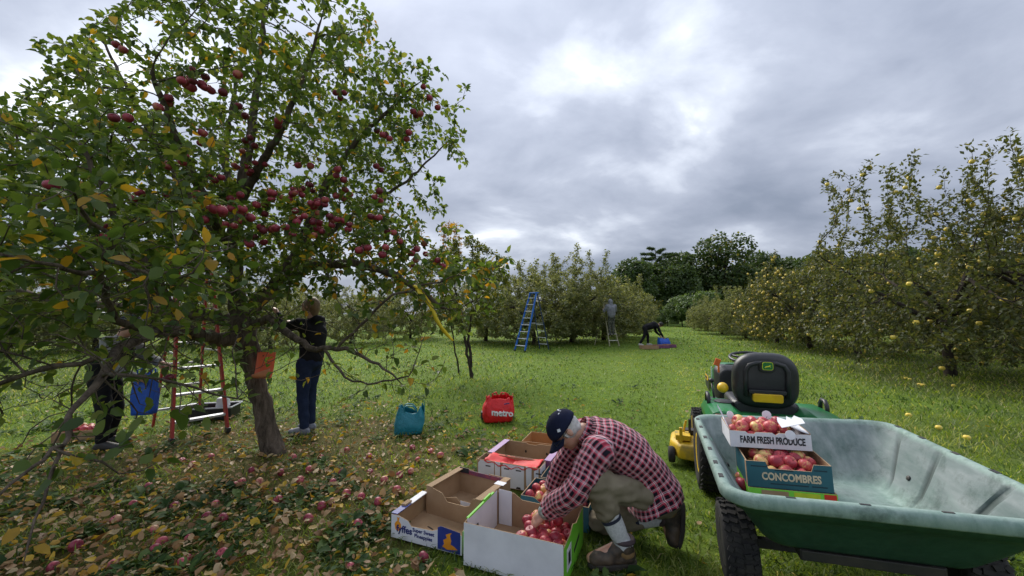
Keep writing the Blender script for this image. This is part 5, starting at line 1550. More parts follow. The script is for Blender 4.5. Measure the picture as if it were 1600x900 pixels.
def tractor():
    r = thing('lawn_tractor', 'green and yellow lawn tractor seen from behind, black seat back, pulling the cart', 'tractor', (2.13, 3.33, 0), (0, 0, R(-20)))
    for s in (-1, 1): tyre(r, 'rear_wheel', (s * .43, 0, .285), .285, .235, YEL_P, 30)
    for s in (-1, 1): tyre(r, 'front_wheel', (s * .40, 1.27, .195), .195, .16, YEL_P, 24)
    # fender deck
    o1 = [(-.465, .585), (-.475, .625), (-.445, .680), (-.39, .700), (-.27, .700), (-.19, .635), (.19, .635), (.27, .700), (.39, .700), (.445, .680), (.475, .625), (.465, .585), (.29, .585), (.27, .44), (-.27, .44), (-.29, .585)]
    mb = MB()
    ys = [(-.315, .93, -.02), (-.30, .985, -.006), (-.10, 1.0, .0), (.22, 1.0, -.005), (.33, .98, -.03), (.40, .95, -.10)]
    loft(mb, [[(x * k, y, max(.44, z + (.03 if z > .6 else 0) + dz * (1 if z > .6 else 0))) for x, z in o1] for y, k, dz in ys])
    fen = mb.build('fender', GREEN_P, r, bevel=.012, seg=3, auto=R(40))
    for s in (-1, 1):
        m = MB(); loft(m, [[(s * .345 + x, y, .675 + z) for x, z in rounded(.17, .055, .02)] for y in (-.322, -.300)]); m.build('tail_light', RED_LENS, r, bevel=.004)
        m = MB().tube([(s * .43, .02, .69), (s * .43, .03, .755), (s * .43, .06, .785), (s * .43, .13, .785), (s * .43, .16, .755), (s * .43, .17, .685)], .016, 10); m.build('grab_handle', BLACK_P, r, True)
        MB().box((s * .20, -.20, .668), (.006, .20, .008), (0, s * .75, 0)).build('panel_gap', STEEL_D, fen)
    MB().lathe([(.06, 0), (.075, .015), (.075, .035), (.05, .045)], 20, (-.31, .05, .70)).build('fuel_cap', BLACK_P, r, True, auto=R(40))
    MB().box((-.38, .20, .71), (.10, .16, .03)).build('lever_quadrant', BLACK_P, r, bevel=.01)
    MB().bar((-.36, .22, .70), (-.37, .30, .86), .014, .014).ball((-.37, .30, .87), .022, 10, 8).build('lever', BLACK_P, r, True)
    # seat
    seat = MB(); c = Vector((0, 0, .935))
    ol = []
    for y, kx, kz in ((-.065, .80, .78), (-.055, .90, .89), (-.025, .985, .98), (.02, 1.0, 1.0), (.06, .97, .96), (.09, .86, .84), (.10, .6, .55)):
        q = []
        for i in range(40):
            a = 2 * math.pi * i / 40; ca, sa = math.cos(a), math.sin(a)
            x = abs(ca) ** .62 * math.copysign(1, ca) * .245; z = abs(sa) ** .62 * math.copysign(1, sa) * .235
            x *= 1 - .10 * max(0, z / .235) ** 2
            q.append((x * kx, y - .10 * z + .02, c.z + z * kz))
        ol.append(q)
    loft(seat, ol)
    sb = seat.build('seat_back', BLACK_P, r, True)
    # raised horseshoe moulding and recessed centre on the rear of the back
    pts = []
    for x, z in [(-.150, -.13), (-.152, .02), (-.150, .09), (-.125, .135), (-.07, .155), (0, .158), (.07, .155), (.125, .135), (.150, .09), (.152, .02), (.150, -.13)]:
        pts.append((x, -.052 - .10 * z, c.z + z))
    MB().tube(pts, .019, 10).build('moulding', BLACK_P, sb, True)
    m = MB(); loft(m, [[(x, y - .10 * z, c.z - .085 + z) for x, z in rounded(.27, .035, .012)] for y in (-.072, -.04)]); m.build('ledge', BLACK_P, sb, bevel=.006)
    m = MB(); loft(m, [[(x, y - .1 * z, c.z - .132 + z) for x, z in rounded(.215, .070, .016)] for y in (-.080, -.074, -.03)]); m.build('yellow_plate', YEL_P, sb, bevel=.006, seg=3)
    m = MB(); loft(m, [[(x, y - .1 * z, c.z + .128 + z) for x, z in rounded(.115, .095, .03)] for y in (-.088, -.05)]); m.build('emblem_boss', BLACK_P, sb, bevel=.008, seg=3)
    # emblem: yellow-edged green shield with a leaping deer
    def plate(w, h, y, mat, nm, rr): m = MB(); loft(m, [[(x, yy - .1 * (z + .128), c.z + .135 + z) for x, z in rounded(w, h, rr, 4, .96)] for yy in (y, y + .004)]); m.build(nm, mat, sb)
    plate(.080, .066, -.0915, worn('emblem_edge', (.45, .55, .03), bmp=0), 'emblem_edge', .016); plate(.070, .056, -.0935, worn('emblem_green', (.01, .16, .03), bmp=0), 'emblem', .013)
    deer = [(-.026, -.012), (-.018, -.004), (-.008, .002), (.004, .003), (.010, .006), (.012, .013), (.006, .018), (.014, .016), (.020, .020), (.018, .012), (.024, .008), (.018, .006), (.016, -.001), (.024, -.010), (.012, -.005), (.004, -.006), (-.006, -.006), (-.012, -.011), (-.022, -.018), (-.014, -.009)]
    m = MB(); m.prism(deer, .0015); link('emblem_deer', m.mesh('emblem_deer', worn('emblem_yellow', (.62, .62, .03), bmp=0)), sb, (0, -.1065, c.z + .134), (R(90 - 6), 0, 0))
    m = MB(); loft(m, [[(x, y, .70 + z) for x, z in rounded(.50 * k, .11 * k, .04)] for y, k in ((.02, .9), (.06, 1), (.42, 1), (.48, .85))]); m.build('seat_cushion', BLACK_P, r, bevel=.015, seg=3, auto=R(50))
    MB().ball((-.315, .03, .855), (.045, .05, .045), 16, 10).build('yellow_knob', YEL_P, r, True)
    MB().box((-.30, .42, 1.03), (.05, .02, .07), (0, R(20), 0)).box((-.29, .42, .99), (.018, .018, .12)).build('orange_lever', worn('orange_plastic', (.72, .16, .02), bmp=0), r, bevel=.006)
    # steering column, dash, bonnet
    MB().tube([(.04 + .18 * math.cos(a), .74 + .18 * math.sin(a) * .93, 1.050 + .18 * math.sin(a) * .22) for a in np.linspace(0, 6.2832, 33)[:-1]], .015, 10, closed=True).build('steering_wheel', BLACK_P, r, True)
    m = MB().tube([(.05, .76, 1.02), (.02, .92, .80)], .025, 10)
    for a in (.4, 2.74, 4.7): m.tube([(.05, .745, 1.03), (.05 + .17 * math.cos(a), .74 + .16 * math.sin(a), 1.050 + .036 * math.sin(a))], .012, 8)
    m.build('steering_column', BLACK_P, r, True)
    m = MB(); loft(m, [[(x, y, zc + z) for x, z in rounded(w, h, .08)] for y, w, h, zc in ((.80, .46, .30, .76), (.86, .52, .46, .72), (.98, .54, .52, .69))]); m.build('dash', BLACK_P, r, bevel=.01, auto=R(40))
    m = MB(); loft(m, [[(x * (1 - .1 * max(0, z / h)), y, zc + z) for x, z in rounded(w, h, .11, 6, .88)] for y, w, h, zc in ((.96, .53, .56, .68), (1.02, .56, .56, .685), (1.3, .56, .54, .665), (1.55, .53, .47, .63), (1.66, .46, .38, .60), (1.70, .34, .26, .58))]); hood = m.build('bonnet', GREEN_P, r, auto=R(35))
    MB().box((-.268, 1.12, .80), (.012, .025, .20)).build('pale_trim', worn('pale_trim', (.45, .62, .55), bmp=0), hood)
    m = MB(); m.prism([(-.16, -.075), (.14, -.10), (.17, .035), (.05, .075), (-.17, .060)], .008); link('side_vent', m.mesh('side_vent', BLACK_P), hood, (-.277, 1.42, .70), (R(90), 0, R(-90)))
    m = MB(); m.prism([(-.13, -.028), (.10, -.026), (.15, 0), (.10, .03), (-.13, .03)], .004); link('yellow_badge', m.mesh('yellow_badge', YEL_P), hood, (-.286, 1.42, .735), (R(90), 0, R(-90)))
    m = MB(); m.prism([(-.09, -.014), (.06, -.013), (.06, .015), (-.09, .016)], .003); link('badge_print', m.mesh('badge_print', INK), hood, (-.2905, 1.42, .736), (R(90), 0, R(-90)))
    # chassis, hitch, mower deck
    MB().box((0, .55, .40), (.40, 1.5, .12)).box((0, .20, .50), (.44, .30, .12)).box((-.36, .62, .36), (.26, .50, .03)).box((.36, .62, .36), (.26, .50, .03)).bar((-.36, 1.27, .195), (.36, 1.27, .195), .06, .05).bar((-.40, 0, .285), (.40, 0, .285), .09, .09).box((0, -.24, .30), (.16, .14, .03)).box((0, -.10, .34), (.10, .3, .10)).build('chassis', STEEL_D, r, bevel=.008)
    dk = MB(); out = [(-.66, .42), (-.74, .60), (-.72, .86), (-.58, 1.02), (-.30, 1.08), (.30, 1.08), (.54, 1.02), (.64, .86), (.64, .55), (.56, .40), (.28, .33), (-.34, .33)]
    cx, cy = -.03, .70
    loft(dk, [[(cx + (x - cx) * k, cy + (y - cy) * k, z) for x, y in out] for z, k in ((.07, 1.0), (.09, 1.015), (.19, 1.0), (.215, .96), (.225, .8), (.27, .5), (.275, .3))])
    d = dk.build('mower_deck', YEL_DIRTY, r, bevel=.012, seg=2, auto=R(35))
    for x, y in ((-.73, .50), (-.66, 1.05), (.62, 1.05), (.66, .45)):
        link('gauge_wheel', MB().lathe([(.02, -.035), (.07, -.03), (.078, -.012), (.078, .012), (.07, .03), (.02, .035)], 20).mesh('gauge_wheel', RUBBER, True), d, (x, y, .082), (0, R(90), 0))
    MB().bar((-.64, .48, .20), (-.64, .48, .36), .03, .03).box((-.62, .56, .26), (.14, .18, .05)).bar((-.62, .62, .24), (-.58, .62, .40), .02, .02).build('lift_bracket', YEL_DIRTY, d, bevel=.004)
    MB().tube([(-.55, .6, .28), (-.55, .6, .42)], .012, 8).box((-.55, .72, .26), (.16, .10, .06)).build('belt_cover', STEEL_D, d)
    return r


tractor()


# ------------------------------------------------------------------ bags, sign, tape
def bag(name, label, g, rz, w, d, h, mat, seed, lean=0.0, plump=.25, rim=.02, cat='bag'):
    """soft standing bag: rounded base, bulging sides with creases, uneven open mouth"""
    r = thing(name, label, cat, (g.x, g.y, 0), (0, 0, rz)); n = 48; K = 14; V, F = [], []
    for i in range(K + 1):
        t = i / K; bul = 1 + plump * math.sin(math.pi * min(1, t * 1.15)) - .10 * t
        for j in range(n):
            a = 2 * math.pi * j / n; ca, sa = math.cos(a), math.sin(a)
            e = .45
            x = abs(ca) ** e * math.copysign(1, ca) * w / 2 * (bul * .55 + .45) ; y = abs(sa) ** e * math.copysign(1, sa) * d / 2 * bul * (1 - .45 * t ** 3)
            k = 1 + .07 * nz((ca * 1.6, sa * 1.6, t * 2.2), 1.6, seed) + .035 * nz((ca * 4, sa * 4, t * 3), 1.5, seed + 3)
            z = t * h * (1 + (rim / h) * 3 * nz((ca * 2, sa * 2, 0), 1.2, seed + 7) * t) + .004
            V.append((x * k + lean * t, y * k, z))
    for i in range(K):
        for j in range(n): F.append((i * n + j, i * n + (j + 1) % n, (i + 1) * n + (j + 1) % n, (i + 1) * n + j))
    F.append(tuple(reversed(range(n))))
    me = bpy.data.meshes.new(name); me.from_pydata(V, [], F); me.materials.append(mat); me.polygons.foreach_set('use_smooth', [True] * len(me.polygons))
    o = link('bag_body', me, r); s = o.modifiers.new('thickness', 'SOLIDIFY'); s.thickness = .003
    return r


def crumple(name, c, rough=.5):
    m, nt, b, _ = mat_new(name)
    f = noise_tex(nt, 7, 6, .6, dist=1.0)
    nt.links.new(ramp(nt, f, [(.3, tuple(k * .8 for k in c)), (.7, c)]), b.inputs['Base Color']); b.inputs['Roughness'].default_value = rough
    bump(nt, b, f, .8, .03); return m


def bags():
    teal = crumple('teal_bag_fabric', (0.012, 0.22, 0.29), .5); red = crumple('red_bag_fabric', (0.72, 0.010, 0.014), .55)
    g = gnd(637, 677)
    r = bag('shopping_bag', 'teal shopping bag standing on the leaf litter under the drooping twigs', g, R(14), .33, .20, .30, teal, 3, .05, .20, .05)
    for y in (-.06, .06): MB().tube([(-.03, y, .28), (-.05, y, .33), (-.01, y + .02, .35), (.06, y + .03, .335), (.11, y, .28)], .008, 6).build('handle', teal, r, True)
    g = gnd(777, 657)
    r = bag('shopping_bag', 'bright red shopping bag with white lettering standing on the grass', g, R(8), .40, .25, .33, red, 9, .03, .22, .03)
    MB().box((-.205, .03, .07), (.05, .12, .12)).build('black_side', worn('bag_side', (.02, .02, .022), bmp=.1), r, bevel=.02)
    me = text_mesh('lettering', 'metro', .125, worn('white_print', (.80, .80, .80), bmp=0), .0015, .0045, sx=.95)
    bpy.context.view_layer.update()
    b_ = next(o for o in r.children if o.name.startswith('bag_body')).data
    for v in me.vertices:                      # the print lies on the cloth
        x, z = v.co.x + .055, v.co.y * .96 + .135 - v.co.x * .10
        y = min((p.co.y for p in b_.vertices if abs(p.co.x - x) < .03 and abs(p.co.z - z) < .03), default=-.16)
        v.co = (x, y - .006 - v.co.z, z)
    link('lettering', me, r)
    MB().box((.115, -.150, .262), (.075, .004, .016), (0, R(-8), 0)).build('purple_tag', worn('purple_print', (.12, .03, .16), bmp=0), r)
    me = MB().tube([(-.06, -.02, .30), (-.07, -.02, .375), (-.02, -.01, .395), (.01, -.01, .33)], .012, 6).build('handle', red, r, True)
    MB().tube([(.04, .02, .31), (.06, .02, .38), (.12, .02, .375), (.13, .02, .30)], .012, 6).build('handle', red, r, True)
    blue = crumple('blue_bag_fabric', (0.012, 0.10, 0.55), .5)
    return blue


BLUE_BAG = bags()


def trunk_sign():
    p = at(413, 571, BIG_O.y - .21)
    m = worn('orange_sign_card', (0.74, 0.115, 0.04), (0.66, 0.10, 0.035), 6, .55, bmp=.05)
    m2 = worn('orange_card_back', (0.58, 0.22, 0.11), (0.50, 0.17, 0.08), 6, .6, bmp=.05)
    r = thing('paper_sign', 'orange card stapled to the leaning apple trunk, its lower edge curling up', 'sign', p, (R(-6), R(3), R(14)))
    V, F = [], []; nx, nz_ = 8, 14
    for j in range(nz_ + 1):
        for i in range(nx + 1):
            t = j / nz_; x = (-.5 + i / nx) * .175; z = .14 - t * .27
            y = .035 * (2 * (i / nx) - 1) ** 2 * .6 - .055 * max(0, t - .62) ** 1.4 * 3 * (.4 + .6 * i / nx)
            V.append((x, y, z))
    for j in range(nz_):
        for i in range(nx): a = j * (nx + 1) + i; F.append((a, a + nx + 1, a + nx + 2, a + 1))
    me = bpy.data.meshes.new('card'); me.from_pydata(V, [], F); me.materials.append(m); me.polygons.foreach_set('use_smooth', [True] * len(me.polygons))
    o = link('card', me, r); s = o.modifiers.new('t', 'SOLIDIFY'); s.thickness = .002
    V, F = [], []
    for j in range(5):
        for i in range(nx + 1):
            f = i / nx; t = j / 4; V.append((-.0875 + .175 * f, -.060 * (.4 + .6 * f) - .02 * math.sin(t * 2) - .01, -.125 + t * (.03 + .075 * f)))
    for j in range(4):
        for i in range(nx): a = j * (nx + 1) + i; F.append((a, a + 1, a + nx + 2, a + nx + 1))
    me = bpy.data.meshes.new('curled_edge'); me.from_pydata(V, [], F); me.materials.append(m2); me.polygons.foreach_set('use_smooth', [True] * len(me.polygons))
    o = link('curled_edge', me, r); s = o.modifiers.new('t', 'SOLIDIFY'); s.thickness = .002
    MB().lathe([(.006, 0), (.006, .004), (.002, .006)], 8, (-.02, -.003, .10), (0, -1, 0)).build('staple', STEEL_D, r)


trunk_sign()


def tape():
    m = worn('yellow_tape', (0.80, 0.60, 0.03), (0.72, 0.52, 0.03), 9, .45, bmp=.05)
    p = at(650, 449, 3.2); q = at(708, 532, 3.3)
    r = thing('flagging_tape', 'yellow marking tape knotted to a low branch and blown sideways', 'tape', p)
    d = q - p; V, F = [], []; n = 26
    side = Vector((.62, -.3, .42)).normalized()
    for i in range(n + 1):
        t = i / n; c = d * t + Vector((.012 * math.sin(t * 7), .05 * math.sin(t * 5), -.02 * math.sin(math.pi * t) + .03 * t * (1 - t)))
        a = .5 * math.sin(t * 6) + 1.1 * max(0, t - .75) * 3
        s = side * math.cos(a) + Vector((0, 1, 0)) * math.sin(a)
        w = .021 * (1 - .55 * max(0, (t - .8) / .2))
        V += [tuple(c - s * w), tuple(c + s * w)]
    for i in range(n): F.append((2 * i, 2 * i + 1, 2 * i + 3, 2 * i + 2))
    me = bpy.data.meshes.new('streamer'); me.from_pydata(V, [], F); me.materials.append(m); me.polygons.foreach_set('use_smooth', [True] * len(me.polygons))
    o = link('streamer', me, r); s = o.modifiers.new('t', 'SOLIDIFY'); s.thickness = .0012
    MB().tube([(-.016, 0, .012), (0, -.016, .004), (.014, 0, -.006), (0, .016, .006)], .011, 6, closed=True).build('knot', m, r, True)
    MB().add([(0, 0, 0), (.05, -.02, -.02), (.062, -.01, -.055), (.02, -.01, -.05)], [(0, 1, 2, 3)]).build('loop', m, r)


tape()


# ------------------------------------------------------------------ ladders
def rail(mb, a, b, w=.03, d=.07): return mb.bar(a, b, w, d, (0, 1, 0))


def stepladder(label, loc, rz, H, wb, wt, spread, n, rail_m, rear_m, step_m, z0=.27, pitch=.30, rear_steps=0):
    r = thing('stepladder', label, 'ladder', loc, (0, 0, rz)); fy = lambda z: spread * .55 * (z / H)      # the front leans back
    fx = lambda z: (wb + (wt - wb) * z / H) / 2
    for s in (-1, 1):
        MB().bar((s * fx(0), 0, 0), (s * fx(H), fy(H), H), .028, .075, (0, 1, 0)).build('front_rail', rail_m, r, bevel=.004)
        MB().bar((s * (fx(0) - .03), spread, 0), (s * (fx(H) - .02), fy(H) + .08, H - .05), .026, .05, (0, 1, 0)).build('rear_rail', rear_m, r, bevel=.004)
        MB().box((s * fx(0), .005, .03), (.045, .09, .06)).build('foot', BLACK_P, r, bevel=.006)
        MB().bar((s * (fx(H * .5) + .012), fy(H * .5), H * .47), (s * (fx(H * .5) - .02), spread - (spread - fy(H)) * .47, H * .47), .006, .02).build('spreader', ALU, r)
    for i in range(n):
        z = z0 + pitch * i
        if z > H - .1: break
        MB().box((0, fy(z) + .005, z), (2 * fx(z) - .03, .085, .028)).build('step', step_m, r, bevel=.004)
    for i in range(rear_steps):
        z = z0 + pitch * i
        if z > H * .86: break
        y = spread - (spread - fy(H) - .08) * z / (H - .05); MB().box((0, y, z), (2 * fx(z) - .08, .03, .025)).build('rear_brace', step_m, r)
    MB().box((0, fy(H) + .04, H), (wt + .05, .18, .05)).build('top_cap', rail_m, r, bevel=.01)
    return r


RED_FG = worn('red_ladder_rail', (0.42, 0.035, 0.025), (0.30, 0.028, 0.02), 8, .5, bmp=.05)
BLUE_FG = worn('blue_ladder_rail', (0.012, 0.13, 0.50), (0.01, 0.10, 0.42), 8, .45, bmp=.05)
NAVY_FG = worn('navy_ladder_rail', (0.015, 0.035, 0.09), (0.012, 0.03, 0.07), 8, .5, bmp=.05)
WOOD_L = worn('weathered_ladder_wood', (0.34, 0.32, 0.20), (0.22, 0.20, 0.13), 10, .8, stretch=(4, 4, .4), bmp=.15)
a, b = gnd(268, 693), gnd(356, 675); mid = (a + b) / 2
stepladder('red stepladder with grey steps open beside the big apple trunk', mid, R(53), 2.15, .55, .34, 1.05, 6, RED_FG, RED_FG, ALU, .22, .305, 3)
a, b = gnd(804, 548.5), gnd(820, 549.5); mid = (a + b) / 2
stepladder('tall blue stepladder with pale steps at the edge of the middle apple row', mid, R(-47), 2.36, .58, .36, 1.45, 8, BLUE_FG, NAVY_FG, worn('pale_step', (.66, .68, .70), bmp=0), .22, .275, 4)


def wooden_ladder():
    f = gnd(960, 541); r = thing('orchard_ladder', 'weathered wooden three-legged ladder under the grey-hooded picker', 'ladder', f, (0, 0, R(8)))
    H = 2.0
    for s in (-1, 1): MB().bar((s * .23 , 0, 0), (s * .12 - .14, .62, H), .035, .06, (0, 1, 0)).build('rail', WOOD_L, r)
    for i in range(6):
        z = .26 + .29 * i; t = z / H; MB().box((-.14 * t, .62 * t, z), (.46 - .22 * t, .09, .03)).build('step', worn('pale_wood_step', (.55, .54, .48), bmp=.05) if i < 2 else WOOD_L, r)
    MB().bar((-.62, .9, 0), (-.16, .64, H - .05), .04, .04).build('prop_pole', WOOD_L, r)
    MB().box((-.14, .63, H), (.3, .1, .04)).build('top_step', WOOD_L, r)
    return f


LAD_F = wooden_ladder()
# ------------------------------------------------------------------ people
def skin_mat(name, c):
    m, nt, b, _ = mat_new(name)
    f = noise_tex(nt, 18, 5, .6)
    nt.links.new(ramp(nt, f, [(.35, c), (.7, (c[0] * .92, c[1] * .72, c[2] * .66))]), b.inputs['Base Color'])
    b.inputs['Roughness'].default_value = .5; b.inputs['Subsurface Weight'].default_value = .12; b.inputs['Subsurface Radius'].default_value = (.012, .005, .003)
    bump(nt, b, noise_tex(nt, 160, 4), .12, .001)
    return m


SKIN = skin_mat('skin', (0.50, 0.30, 0.22))
GREY_H = worn('white_hair', (.52, .51, .49), (.40, .39, .37), 60, .8, stretch=(1, 1, .2), bmp=.4)


def cloth(name, c, c2=None, sc=9, b=.3, r=.9, sheen=.0):
    m, nt, bs, _ = mat_new(name)
    f = noise_tex(nt, sc, 6, .6)
    nt.links.new(ramp(nt, f, [(.35, c), (.68, c2 or tuple(k * .7 for k in c))]), bs.inputs['Base Color'])
    bs.inputs['Roughness'].default_value = r; bs.inputs['Specular IOR Level'].default_value = .15
    w = nt.nodes.new('ShaderNodeTexWave'); w.inputs['Scale'].default_value = 260; w.inputs['Distortion'].default_value = 1
    bump(nt, bs, mth(nt, 'ADD', f, mth(nt, 'MULTIPLY', noise_tex(nt, 500, 2), .25)), b, .01)
    return m


def hand(mb, wr, tip_dir, palm_n, s=1.0, curl=.5, left=True):
    """palm, four bent fingers of unequal length and an opposed thumb"""
    d = Vector(tip_dir).normalized(); n = Vector(palm_n); n = (n - d * n.dot(d)).normalized(); x = d.cross(n) * (1 if left else -1)
    wr = Vector(wr)
    mb.capsule(wr, wr + d * .05 * s, .024 * s, .030 * s)
    for k in (-1, 0, 1): mb.capsule(wr + d * .03 * s + x * .016 * k * s, wr + d * .085 * s + x * .021 * k * s, .019 * s, .017 * s)
    for k, L in zip((-1.5, -.5, .5, 1.5), (.066, .078, .074, .058)):
        p = wr + d * .088 * s + x * .0185 * k * s; v = d.copy(); q = x * .06 * k
        for j, f in enumerate((.44, .32, .26)):
            a = curl * (.5 + .75 * j); v = (d * math.cos(a) + n * math.sin(a) + q).normalized()
            e = p + v * L * f * s; mb.capsule(p, e, (.0098 - .0008 * j) * s, (.0090 - .0008 * j) * s, 8); p = e
    t0 = wr + d * .025 * s - x * .026 * s; t1 = t0 + (d * .6 - x * .55 + n * .45).normalized() * .042 * s; t2 = t1 + (d * .75 - x * .05 + n * .65).normalized() * .034 * s
    mb.capsule(t0, t1, .014 * s, .0115 * s, 8); mb.capsule(t1, t2, .0112 * s, .0092 * s, 8)


def frame(f, up):
    f = Vector(f).normalized(); up = Vector(up); up = (up - f * up.dot(f)).normalized()
    return Matrix((f.cross(up), f, up)).transposed()


def head_shapes(mb, c, M, s=1.0):
    c = Vector(c); P = lambda x, y, z: c + M @ Vector((x, y, z)) * s
    E = M.to_euler()
    mb.ball(P(0, -.012, .028), (.076 * s, .094 * s, .092 * s), 20, 14, E); mb.ball(P(0, .028, -.03), (.060 * s, .066 * s, .085 * s), 18, 12, E)
    mb.ball(P(0, .05, -.085), (.034 * s, .034 * s, .026 * s), 12, 8, E); mb.ball(P(0, .072, .028), (.056 * s, .020 * s, .016 * s), 12, 8, E)
    mb.capsule(P(0, .088, .018), P(0, .108, -.022), .010 * s, .016 * s, 10)
    for k in (-1, 1):
        mb.ball(P(k * .078, -.012, -.006), (.010 * s, .020 * s, .032 * s), 10, 8, E); mb.ball(P(k * .011, .100, -.026), .009 * s, 8, 6)
        mb.ball(P(k * .038, .070, -.018), (.020 * s, .018 * s, .016 * s), 10, 8, E)
    mb.ball(P(0, .083, -.055), (.024 * s, .012 * s, .006 * s), 10, 6, E); mb.ball(P(0, .081, -.066), (.020 * s, .011 * s, .006 * s), 10, 6, E)


def figure(name_label, loc, rz, J, top, leg, shoe, group=None, hood=None, hair=None, vox=.016, head_dir=(0, 1, -.1), head_up=(0, .1, 1), gloves=None, bulk=1.0, shoes_sole=None, face=True):
    """clothed person from joint positions (x right, y forward, z up)"""
    r = thing('person', name_label, 'person', loc, (0, 0, rz), group)
    V = lambda k: Vector(J[k])
    M = frame(head_dir, head_up)
    b = MB(); head_shapes(b, V('head'), M)
    b.capsule(V('neck'), V('head') + M @ Vector((0, -.02, -.05)), .055, .052)
    b.capsule(V('hip'), V('chest'), .11, .12); b.capsule(V('chest'), V('neck'), .11, .05)
    for s in 'LR':
        b.capsule(V('chest'), V('sh' + s), .08, .05); b.capsule(V('sh' + s), V('el' + s), .045, .036); b.capsule(V('el' + s), V('wr' + s), .036, .026)
        hand(b, V('wr' + s), (V('wr' + s) - V('el' + s)) + Vector((0, .02, -.02)), J.get('palm' + s, (0, .4, -.6)), 1.0, .55, s == 'L')
        b.capsule(V('hip'), V('hp' + s), .10, .085); b.capsule(V('hp' + s), V('kn' + s), .075, .05); b.capsule(V('kn' + s), V('an' + s), .05, .036); b.capsule(V('an' + s), V('to' + s), .036, .03)
    b.remesh('body', SKIN, max(vox * .7, .0075), r, 4)
    c = MB(); k = bulk
    wst = V('hip').lerp(V('chest'), .12)
    c.capsule(wst, V('chest'), .145 * k, .165 * k, 16); c.capsule(V('chest'), V('neck') - (V('neck') - V('chest')).normalized() * .05, .155 * k, .085 * k, 16)
    for q in (-1, 1): c.capsule(wst + Vector((q * .055, 0, 0)), V('chest') + Vector((q * .06, 0, 0)), .115 * k, .125 * k, 14)
    for s in 'LR':
        c.capsule(V('chest').lerp(V('sh' + s), .3), V('sh' + s), .11 * k, .078 * k, 14); c.capsule(V('sh' + s), V('el' + s), .076 * k, .060 * k, 14); c.capsule(V('el' + s), V('wr' + s).lerp(V('el' + s), .08), .060 * k, .044 * k, 14)
    if hood == 'up':
        c.ball(V('head') + M @ Vector((0, -.022, .012)), (.112, .128, .145), 18, 12, M.to_euler()); c.capsule(V('neck'), V('head') + M @ Vector((0, -.04, -.06)), .10, .10)
    elif hood == 'down': c.ball(V('neck') + M @ Vector((0, -.085, .0)), (.115, .075, .075), 16, 10, M.to_euler())
    wr = lambda amp, f: (lambda p: amp * (noise.noise(p * f) + .5 * noise.noise(p * f * 2.3)))
    c.remesh('jacket', top, vox, r, 5, warp=wr(.012, 9))
    t = MB(); t.ball(V('hip'), (.165, .13, .13), 16, 10)
    for s in 'LR': t.capsule(V('hp' + s), V('kn' + s), .098, .072, 14); t.capsule(V('kn' + s), V('an' + s) + (V('kn' + s) - V('an' + s)).normalized() * .03, .072, .056, 14)
    t.remesh('trousers', leg, vox, r, 5, warp=wr(.011, 10))
    for s in 'LR':
        f = MB(); a, e = V('an' + s), V('to' + s); d = (e - a); d.z = 0; d = d.normalized() if d.length > .01 else Vector((0, 1, 0))
        f.capsule(a + Vector((0, 0, -.01)), a - d * .025 + Vector((0, 0, -.035)), .046, .045, 12); f.capsule(a - d * .03 - Vector((0, 0, .04)), e - Vector((0, 0, .0)), .044, .042, 12); f.capsule(a - Vector((0, 0, .01)), e, .045, .036, 12)
        f.remesh('shoe', shoe, .012, r, 3)
    if hair: hair(r, V('head'), M)
    return r


def cap_shapes(r, c, M, mat, s=1.0, brim=True, name='cap', tilt=0.0):
    """peaked cap: dome, button, panels and curved peak"""
    c = Vector(c); V, F = [], []; n, K = 28, 8
    for i in range(K + 1):
        t = i / K; ph = t * math.pi / 2 * 1.06
        for j in range(n):
            a = 2 * math.pi * j / n
            x = .090 * math.sin(ph) * math.cos(a); y = -.008 + .106 * math.sin(ph) * math.sin(a); z = .028 + .092 * math.cos(ph)
            V.append(c + M @ Vector((x, y, z)) * s)
    for i in range(K):
        for j in range(n): F.append((i * n + j, (i + 1) * n + j, (i + 1) * n + (j + 1) % n, i * n + (j + 1) % n))
    me = bpy.data.meshes.new(name); me.from_pydata(V, [], F); me.materials.append(mat); me.polygons.foreach_set('use_smooth', [True] * len(me.polygons))
    o = link(name, me, r); q = o.modifiers.new('t', 'SOLIDIFY'); q.thickness = .004; q.offset = 1
    V, F = [], []; m = 14
    for i in range(5):
        t = i / 4
        for j in range(m + 1):
            a = math.pi * (.12 + .76 * j / m)
            x = .084 * math.cos(a) * (1 - .05 * t); y = .090 * math.sin(a) + .078 * t * math.sin(a) ** .7; z = .022 - .028 * t - .028 * (x / .084) ** 2
            V.append(c + M @ Vector((x, y, z)) * s)
    for i in range(4):
        for j in range(m): a = i * (m + 1) + j; F.append((a, a + 1, a + m + 2, a + m + 1))
    me = bpy.data.meshes.new('peak'); me.from_pydata(V, [], F); me.materials.append(mat); me.polygons.foreach_set('use_smooth', [True] * len(me.polygons))
    k = link('peak', me, o); q = k.modifiers.new('t', 'SOLIDIFY'); q.thickness = .004
    link('button', MB().ball(c + M @ Vector((0, -.008, .122)) * s, .008 * s, 8, 6).mesh('button', mat, True), o)
    return o


